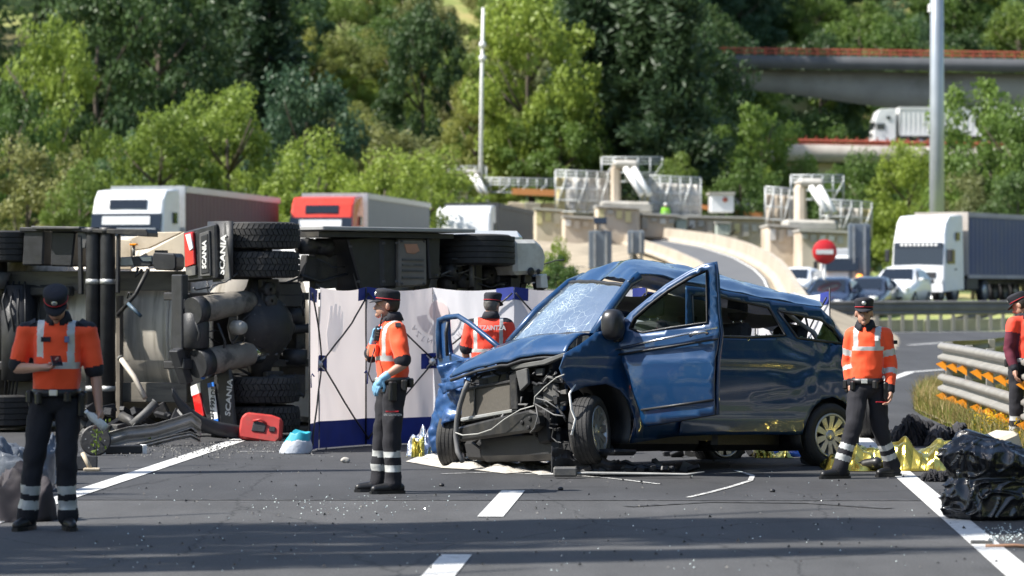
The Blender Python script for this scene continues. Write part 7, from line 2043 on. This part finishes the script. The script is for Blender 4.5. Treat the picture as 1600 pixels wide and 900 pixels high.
rag('webbing_pile', 'small pile of black straps on the road line', 1438, 1502, 753, .13, .3, CLOTH, 33, 7)
# bin liner
c = ground_at(1552, 815); c.y += .28
vv, ff = [], []
nu, nv = 180, 110
PR = [(0, .27), (.06, .325), (.25, .335), (.44, .31), (.53, .285), (.60, .30), (.72, .335), (.84, .325), (.93, .25), (1.0, .17)]
for j in range(nv + 1):
    t = j / nv
    for (t0, r0_), (t1, r1_) in zip(PR, PR[1:]):
        if t0 <= t <= t1: r0 = lerp(r0_, r1_, S((t - t0) / (t1 - t0))); break
    for i in range(nu):
        a = 2 * PI * i / nu; ca, sa = math.cos(a), math.sin(a)
        w1_ = noise.noise(Vector((ca * 1.2, sa * 1.2, t * 2))); w2_ = noise.noise(Vector((ca * 2, sa * 2, 7 + t * 3)))
        gather = (1 - abs(math.sin(7 * a + 3.5 * w1_ + 2 * t))) ** 1.6 * .055 * S((t - .5) / .4)
        slump = (1 - abs(math.sin(5 * t * PI * .55 + 4.0 * w1_ + 1.3 * math.sin(a * 2 + 1)))) ** 2.2 * .035 * (1 - S((t - .75) / .2))
        diag = (1 - abs(math.sin(5 * a - 7 * t + 5 * w2_))) ** 3 * .035
        r = r0 * (1 + .09 * w1_) + gather + slump + diag - .02
        z = .60 * t + S((t - .6) / .4) * (.07 * noise.noise(Vector((ca * 1.6, sa * 1.6, 3))) + .05 * math.cos(a - 2.6))
        vv.append((c.x + r * ca, c.y + r * .85 * sa, max(.003, z)))
for j in range(nv):
    for i in range(nu): ff.append((j * nu + i, j * nu + (i + 1) % nu, (j + 1) * nu + (i + 1) % nu, (j + 1) * nu + i))
ff.append(tuple(nv * nu + i for i in range(nu)))
MB().add(vv, ff, 0, True).build('bin_bag', BIN, label='big shiny black bin bag standing at the right edge', cat='bag')
q = ground_at(1600, 800); q.y += .55
cb_ = thing('cream_case', 'cream coloured case standing behind the black bin bag', 'case', (q.x + .03, q.y, 0), (0, R(-20), R(20)))
MB().box((0, 0, .3), (.28, .35, .62)).build('shell', mat('cream_plastic', (.55, .48, .37), .6), cb_, bevel=.03); MB().box((0, -.18, .5), (.14, .02, .03)).build('handle', BLACK, cb_, bevel=.005)
# single boots lying by the blanket
def lying_boot(lab, px, py, rz, sole):
    p = ground_at(px, py); t = thing('boot', lab, 'boot', (p.x, p.y, .06), (R(80), 0, rz))
    m = MB(); cap_part(m, (0, 0, 0), (.14, 0, 0), .05, .042); cap_part(m, (0, 0, 0), (-.02, 0, .13), .055, .058)
    finish(remesh(m, .009, 2), 'upper', t, [BOOT])
    so = [[(-.08 + .29 * u, s * w, z) for u, s, w in ((0, -1, .032), (.3, -1, .04), (.65, -1, .048), (.9, -1, .04), (1, -1, .02), (1, 1, .02), (.9, 1, .04), (.65, 1, .048), (.3, 1, .04), (0, 1, .032))] for z in (-.065, -.035)]
    s_ = MB().loft(so, smooth=False).build('sole', sole, t)
    for k in range(7): MB().box((-.06 + .04 * k, 0, -.068), (.018, .07, .012)).build('lug', sole, s_)
lying_boot('boot with grey lugged sole at the near end of the gold foil', 1352, 736, R(60), GREYPL)
lying_boot('dark boot lying beside the rear wheel of the van', 1278, 727, R(120), mat('slate_rubber', (.05, .06, .08), .7))
# loose tyre behind the walking officer
lt = ground_at(1355, 684); t = thing('loose_tyre', 'loose black tyre standing behind the legs of the walking officer', 'tyre', (lt.x, lt.y, .32), (0, 0, R(75)))
share('casing', vtyre, t); share('tread', vtread, t)

# red carrying case, bags
rb = ground_at(406, 689); RB = mat('red_moulded_plastic', (.42, .035, .03), .5, var=.15, scale=5, dirt=(.25, .05, .04), dscale=6)
t = thing('tool_case', 'red plastic tool case leaning on the lower truck tyres', 'case', (rb.x, rb.y, .0), (R(-12), R(6), R(-8)))
MB().prism([(-.25, 0), (.20, -.02), (.25, .04), (.23, .28), (.10, .31), (-.19, .31), (-.25, .24)], lambda a, b, s: (a, s, b), -.07, .07).build('shell', RB, t, bevel=.025)
MB().prism([(-.10, .09), (.06, .09), (.07, .2), (-.09, .22)], lambda a, b, s: (a, s, b), -.085, -.066).build('recess', BLACK, t, bevel=.01)
MB().tube([(-.09, -.09, .21), (0, -.11, .235), (.07, -.09, .19)], .014, 8).build('grip', RB, t); MB().box((.14, -.076, .14), (.07, .02, .06)).build('latch', BLACK, t, bevel=.006)
TEAL = mat('teal_plastic', (.03, .36, .46), .5, var=.12, scale=6); PALEB = mat('translucent_bag', (.50, .54, .60), .45, var=.12, scale=5, bump=.4, bscale=18)
b1 = ground_at(459, 710)
t = thing('plastic_sack', 'white plastic sack with teal top against the screen corner', 'bag', (b1.x, b1.y + .14, 0))
def sack(z0, z1, m_, nm, w=.155):
    rings = []
    for j in range(11):
        v = j / 10; z = lerp(z0, z1, v)
        ww = w * (1.05 - .35 * (z / .24) ** 2)
        rings.append([Vector((ww * math.cos(a) * (1 + .20 * noise.noise(Vector((math.cos(a) * 2, math.sin(a) * 2, z * 9)))) + .25 * z, .75 * ww * math.sin(a), max(0.002, z + .30 * z * noise.noise(Vector((math.cos(a) * 1.6, math.sin(a) * 1.6, 5)))))) for a in [2 * PI * k / 28 for k in range(28)]])
    MB().loft(rings).build(nm, m_, t)
sack(0, .145, PALEB, 'body'); sack(.14, .225, TEAL, 'top_band')
# sand strewn on the spilled fluids
SAND = mat('absorbent_sand', (.50, .47, .42), .95, var=.25, scale=14, bump=.8, bscale=45, dirt=(.22, .21, .19), dscale=5, dlo=.55, dhi=.72)
def sand(pts, hmax, seed):
    w = [ground_at(*p) for p in pts]; o_ = [(p.x, p.y) for p in w]; arr = np.array(o_ + [o_[0]])
    bd = np.array(resample(o_, .05))
    def fn(a, b):
        d = math.sqrt(((bd[:, 0] - a) ** 2 + (bd[:, 1] - b) ** 2).min()); k = S(d / .22)
        return (a, b, .008 + k * (hmax * max(.05, .4 + .9 * noise.noise(Vector((a * 5, b * 2.5, seed)))) + .035 * max(-.2, noise.noise(Vector((a * 17, b * 11, seed))))))
    return MB().sheet(o_, fn, h=.05)
sm1 = sand([(634, 722), (660, 712), (700, 716), (760, 724), (800, 720), (850, 722), (880, 728), (900, 736), (868, 738), (845, 744), (826, 738), (790, 741), (740, 735), (690, 732)], .085, 3)
sm1.build('sand_spill', SAND, label='pale sand strewn in front of the van', cat='sand', kind='stuff', fix=False)
sand([(985, 738), (1040, 733), (1055, 738), (1000, 742)], .02, 7).build('sand_spill', SAND, label='thin trace of sand below the van door', cat='sand', kind='stuff', fix=False)
# broken bumper and loose parts in front of the near wheel
def debris(name, label, cat, px, py, build_fn, rz=0, z=0):
    p = ground_at(px, py); t = thing(name, label, cat, (p.x, p.y, z), (0, 0, rz)); build_fn(t); return t
def chunk(t):
    def fn(u, v):
        x = lerp(0, 1.15, u); h = .20 * (1 - u) ** 1.5 + .07
        return (x, .05 * math.sin(u * 9) + .04 * noise.noise(Vector((u * 9, v * 4, 1))), v * h * (1 + .25 * noise.noise(Vector((u * 14, 0, 2)))) + .01)
    MB().grid(fn, 40, 6, smooth=False).build('shell', BLACK, t, solid=.025, fix=False)
    for k in range(9): MB().box((.1 + .12 * k, -.03 + random.uniform(-.03, .03), .05 + random.uniform(0, .03)), (.07, .05, .05), (random.uniform(-.5, .5), random.uniform(-.5, .5), random.uniform(-1, 1))).build('broken_clip', BLACK, t, bevel=.006)
debris('broken_bumper', 'torn black bumper piece in front of the near front wheel', 'debris', 862, 744, chunk, R(4))
def strip(t):
    MB().tube([(-.75, 0, .03), (-.3, .02, .045), (.2, .0, .04), (.62, -.02, .035), (.78, -.03, .06)], [.02, .03, .03, .025, .01], 8, flat=.45).build('moulding', mat('grey_moulding', (.30, .30, .29), .5, var=.2), t)
    MB().box((-.5, -.03, .06), (.22, .12, .09)).build('bracket', GREYPL, t, bevel=.015)
debris('trim_strip', 'long grey trim strip lying below the open door', 'debris', 968, 747, strip, R(-1))
def bits(t):
    for k in range(15):
        MB().box((random.uniform(-.6, .6), random.uniform(-.15, .15), random.uniform(.02, .07)), (random.uniform(.05, .18), random.uniform(.03, .08), random.uniform(.03, .10)), (random.uniform(-.6, .6), random.uniform(-.6, .6), random.uniform(-1.5, 1.5))).build('fragment', random.choice([BLACK, BLACK, GREYPL]), t, bevel=.006)
debris('plastic_fragments', 'tangle of black plastic fragments under the open door', 'debris', 985, 738, bits)
debris('plastic_fragments', 'dark fragments scattered under the middle of the van', 'debris', 1110, 714, bits)
# ------------------------------------------------------------------ wreckage at the left verge
BENT = mat('bent_rail_steel', (.30, .29, .27), .5, metal=.4, var=.2, scale=5, dirt=(.16, .15, .13), dscale=5)
def bent(t):
    pts = [Vector(p) for p in ((-.55, -.55, .10), (-.2, -.3, .16), (.2, -.05, .24), (.55, .15, .32), (.8, .3, .36), (.95, .42, .28))]
    rings = []
    for i, p in enumerate(pts): rings.append([p + Vector((0, b * 1.2, a * .9 + .03 * math.sin(i * 2))) for a, b in WPROF])
    MB().loft(rings, closed=False, caps=False).build('rail', BENT, t, solid=.008, fix=False)
    MB().loft([[p + Vector((0, -.12 + b, -.19 + a * .35)) for a, b in WPROF] for p in pts], closed=False, caps=False).build('lower_flange', BENT, t, solid=.008, fix=False)
bt_ = debris('crushed_guard_rail', 'crushed piece of guardrail lying along the left edge line', 'guardrail', 222, 697, bent); bt_.scale = (.66, .66, .72)
def disc(t):
    MB().lathe([(.01, .012), (.15, .01), (.165, 0), (.15, -.012), (.01, -.012)], 26, Matrix.Rotation(R(82), 4, 'X') @ Matrix.Translation((0, .16, 0)), smooth=False).build('plate', DARKSTEEL, t)
    for a in range(6): MB().tube([(.1 * math.cos(a), -.03, .16 + .1 * math.sin(a)), (.1 * math.cos(a), -.012, .16 + .1 * math.sin(a))], .008, 6).build('bolt', STEEL, t)
debris('round_plate', 'round grey bolted plate standing beside the crushed rail', 'debris', 149, 712, disc)
def bar(t):
    MB().box((0, 0, .045), (.46, .10, .09)).build('block', BLACK, t, bevel=.01)
    for s in (-1, 1): MB().box((s * .225, 0, .045), (.05, .108, .098)).build('white_end', WHITE_FLAT, t, bevel=.005)
debris('marker_block', 'black block with white ends in front of the crushed rail', 'debris', 192, 709, bar, R(22))
def brush(t):
    MB().box((0, .12, .07), (.22, .03, .14), (R(-10), 0, 0)).build('dustpan', BLACK, t, bevel=.01)
    MB().tube([(-.02, .02, .17), (.06, -.05, .03)], .022, 8).build('handle', mat('bare_wood', (.45, .38, .28), .7), t)
    MB().box((.08, -.06, .02), (.16, .05, .03)).build('head', mat('bare_wood', (.45, .38, .28), .7), t, bevel=.008)
debris('dust_pan', 'black dustpan with pale wooden brush near the left edge line', 'dustpan', 132, 736, brush)
heap('plastic_heap', 'heap of grey plastic sheeting at the bottom left behind the officer', 'debris', -40, 78, 770, .42, .6, mat('grey_plastic_sheet', (.10, .115, .14), .35, var=.3, scale=5, bump=.3, bscale=14), 41, .4, 3.0, 70)
heap('sports_bag', 'dark bag lying at the feet of the officer at left', 'bag', -20, 78, 816, .36, .5, mat('dark_bag_fabric', (.035, .03, .035), .8, var=.3, scale=6), 45, .25, 2.4, 60)
b2 = ground_at(72, 757)
t = thing('plastic_sack', 'pale sack with teal band between the legs of the officer at left', 'bag', (b2.x, b2.y + .1, 0)); sack(0, .15, PALEB, 'body', .14); sack(.145, .235, TEAL, 'top_band', .135)
p = ground_at(404, 681)
def arcstrip(t):
    pts = [T(px, py, -.12) for px, py in ((270, 612), (281, 632), (297, 650), (318, 664), (345, 672), (378, 676), (400, 678))]
    rings = []
    for i, q in enumerate(pts):
        q = TF @ q; w = .10 + .05 * math.sin(i / 6 * PI); q.z = max(q.z, .06)
        rings.append([q + Vector((0, s * .10, w * k)) for s, k in ((-1, -.5), (-1, .5), (1, .6), (1, -.4))])
    t.location = (0, 0, 0)
    MB().loft(rings).build('blade', BLACK, t, bevel=.01)
debris('torn_mudguard', 'curved black mudguard strip torn off below the number plate', 'debris', 330, 680, arcstrip)
q1, q2 = ground_at(334, 681), ground_at(401, 681)
t = thing('light_tube', 'white tube lying on the road in front of the truck tyres', 'tube', (q1.x, q1.y, .03)); MB().tube([(0, 0, .0), (q2.x - q1.x, q2.y - q1.y, .0)], .022, 8).build('tube', WHITE_FLAT, t)
for s in (0, 1): MB().tube([((q2.x - q1.x) * s, 0, 0), ((q2.x - q1.x) * s + (.03 if s else -.03), 0, 0)], .024, 8).build('end_cap', STEEL, t)
def pole_thing(lab, a, b, r_, m_, nm='loose_pole'):
    A_, B_ = a, b; A_.z = max(A_.z, r_); t = thing(nm, lab, 'pole', (A_.x, A_.y, A_.z))
    MB().tube([(0, 0, 0), tuple((B_ - A_) * .5 + Vector((.02, 0, .01))), tuple(B_ - A_)], r_, 8).build('shaft', m_, t); MB().tube([tuple((B_ - A_) * .96), tuple((B_ - A_) * 1.0)], r_ * 1.2, 8).build('end', GREYPL, t)
pole_thing('pale pole leaning against the tank at left', P(227, 622, 37.6), P(187, 558, 37.9), .032, mat('pale_pole', (.48, .43, .36), .6))
pole_thing('grey plank sticking up from the wreckage at left', P(206, 665, 37.0), P(244, 629, 37.1), .05, GREYPL, 'loose_plank')
pole_thing('dark angle bar under the tank wreckage', P(190, 650, 37.2), P(214, 668, 37.0), .06, DARKSTEEL, 'loose_bar')
wh = thing('wreck_heap', 'dark tangle of torn parts under the overturned tank', 'debris', tuple(ground_at(230, 684)))
for k in range(40):
    MB().box((random.uniform(-.9, .55), random.uniform(.05, .6), random.uniform(.04, .32)), (random.uniform(.1, .45), random.uniform(.04, .12), random.uniform(.04, .14)), (random.uniform(-.6, .6), random.uniform(-.6, .6), random.uniform(-1.5, 1.5))).build('torn_part', random.choice([BLACK, BLACK, DARKSTEEL, GREYPL]), wh, bevel=.006)
# weeds growing by the rail
WEED = leaf_mat('weed_leaf', (.16, .22, .03))
for px, py, h_, lab in ((150, 716, .30, 'leafy weed at the left of the crushed rail'), (164, 708, .36, 'taller weed in front of the round plate'), (232, 697, .12, 'low weed at the foot of the crushed rail'), (386, 684, .08, 'tiny weed beside the white tube')):
    g_ = ground_at(px, py); t = thing('weed', lab, 'plant', (g_.x, g_.y, 0))
    Cc = np.array([(random.gauss(0, .04), random.gauss(0, .04), random.uniform(.1, 1) * h_) for _ in range(26)]); U, Vv = leaves(Cc, .028)
    o_ = bpy.data.objects.new('leaf', quads_mesh('leaf', Cc, U, Vv, WEED)); COL.objects.link(o_); o_.parent = t; o_.name = 'foliage'
    MB().tube([(0, 0, 0), (.01, 0, h_)], .005, 5).build('stem', WEED, t)
# debris at the lower right
def small(t):
    MB().box((0, 0, .015), (.14, .05, .03)).build('clip', GREYPL, t, bevel=.005); MB().box((.06, .01, .028), (.05, .03, .03), (0, .3, .4)).build('tab', WHITE_FLAT, t)
debris('broken_clip', 'small grey plastic clip on the right edge line', 'debris', 1533, 851, small)
a_, b_ = ground_at(1540, 856), ground_at(1625, 856)
pole_thing('thin brown stick lying across the right edge line', a_, b_, .012, mat('brown_stick', (.35, .19, .11), .8), 'stick')
# glass crumbs and grit
GL_ = mat('glass_crumb', (.62, .72, .70), .12, spec=1.0, coat=1, var=.1)
def crumbs(n, area, smin, smax, m_, nm, lab):
    vv, ff = [], []
    for k in range(n):
        px, py = area(); p = ground_at(px, py); s = random.uniform(smin, smax); a = random.uniform(0, 6.28)
        o_ = len(vv)
        for q in range(3): vv.append((p.x + s * math.cos(a + 2.1 * q), p.y + s * math.sin(a + 2.1 * q), .008))
        vv.append((p.x + random.uniform(-.3, .3) * s, p.y, .010 + s * random.uniform(.5, 1.2)))
        ff += [(o_, o_ + 1, o_ + 3), (o_ + 1, o_ + 2, o_ + 3), (o_ + 2, o_, o_ + 3)]
    MB().add(vv, ff).build(nm, m_, label=lab, cat='fragments', kind='stuff')
crumbs(230, lambda: (random.uniform(60, 1560), 700 + 195 * random.random() ** .8), .003, .0075, GL_, 'glass_crumbs', 'glittering glass crumbs scattered over the road')
crumbs(90, lambda: (random.gauss(520, 110), random.gauss(790, 12)), .004, .008, GL_, 'glass_crumbs', 'denser glass crumbs left of the lane dash')
crumbs(140, lambda: (random.gauss(1575, 22), random.gauss(838, 9)), .004, .009, GL_, 'glass_crumbs', 'greenish glass crumbs below the bin bag')
crumbs(320, lambda: (random.uniform(100, 1560), random.uniform(690, 890)), .006, .018, DARKSTEEL, 'dark_grit', 'dark grit and chips on the asphalt')
crumbs(900, lambda: (random.gauss(330, 120), random.gauss(702, 7)), .006, .016, GREYPL, 'dark_grit', 'grit in front of the overturned tractor')
st_ = ground_at(540, 723); t = thing('stone', 'pale stone on the road in front of the screen', 'stone', tuple(st_)); 
mm = MB(); ell_part(mm, (0, 0, .025), .05, .035, .03); ms_ = finish(remesh(mm, .008, 1), 'rock', t, [CONCRETE], wrinkle=.01, sc=20)
for px, py, lab in ((1207, 769, 'small dark chip in front of the van rear'), (876, 766, 'small dark chip right of the lane dash'), (690, 760, 'tiny dark chip behind the middle officer shadow')):
    g_ = ground_at(px, py); t = thing('chip', lab, 'stone', tuple(g_)); mm = MB(); ell_part(mm, (0, 0, .012), .025, .02, .018, None, 8, 6); mm.build('lump', BLACK, t)
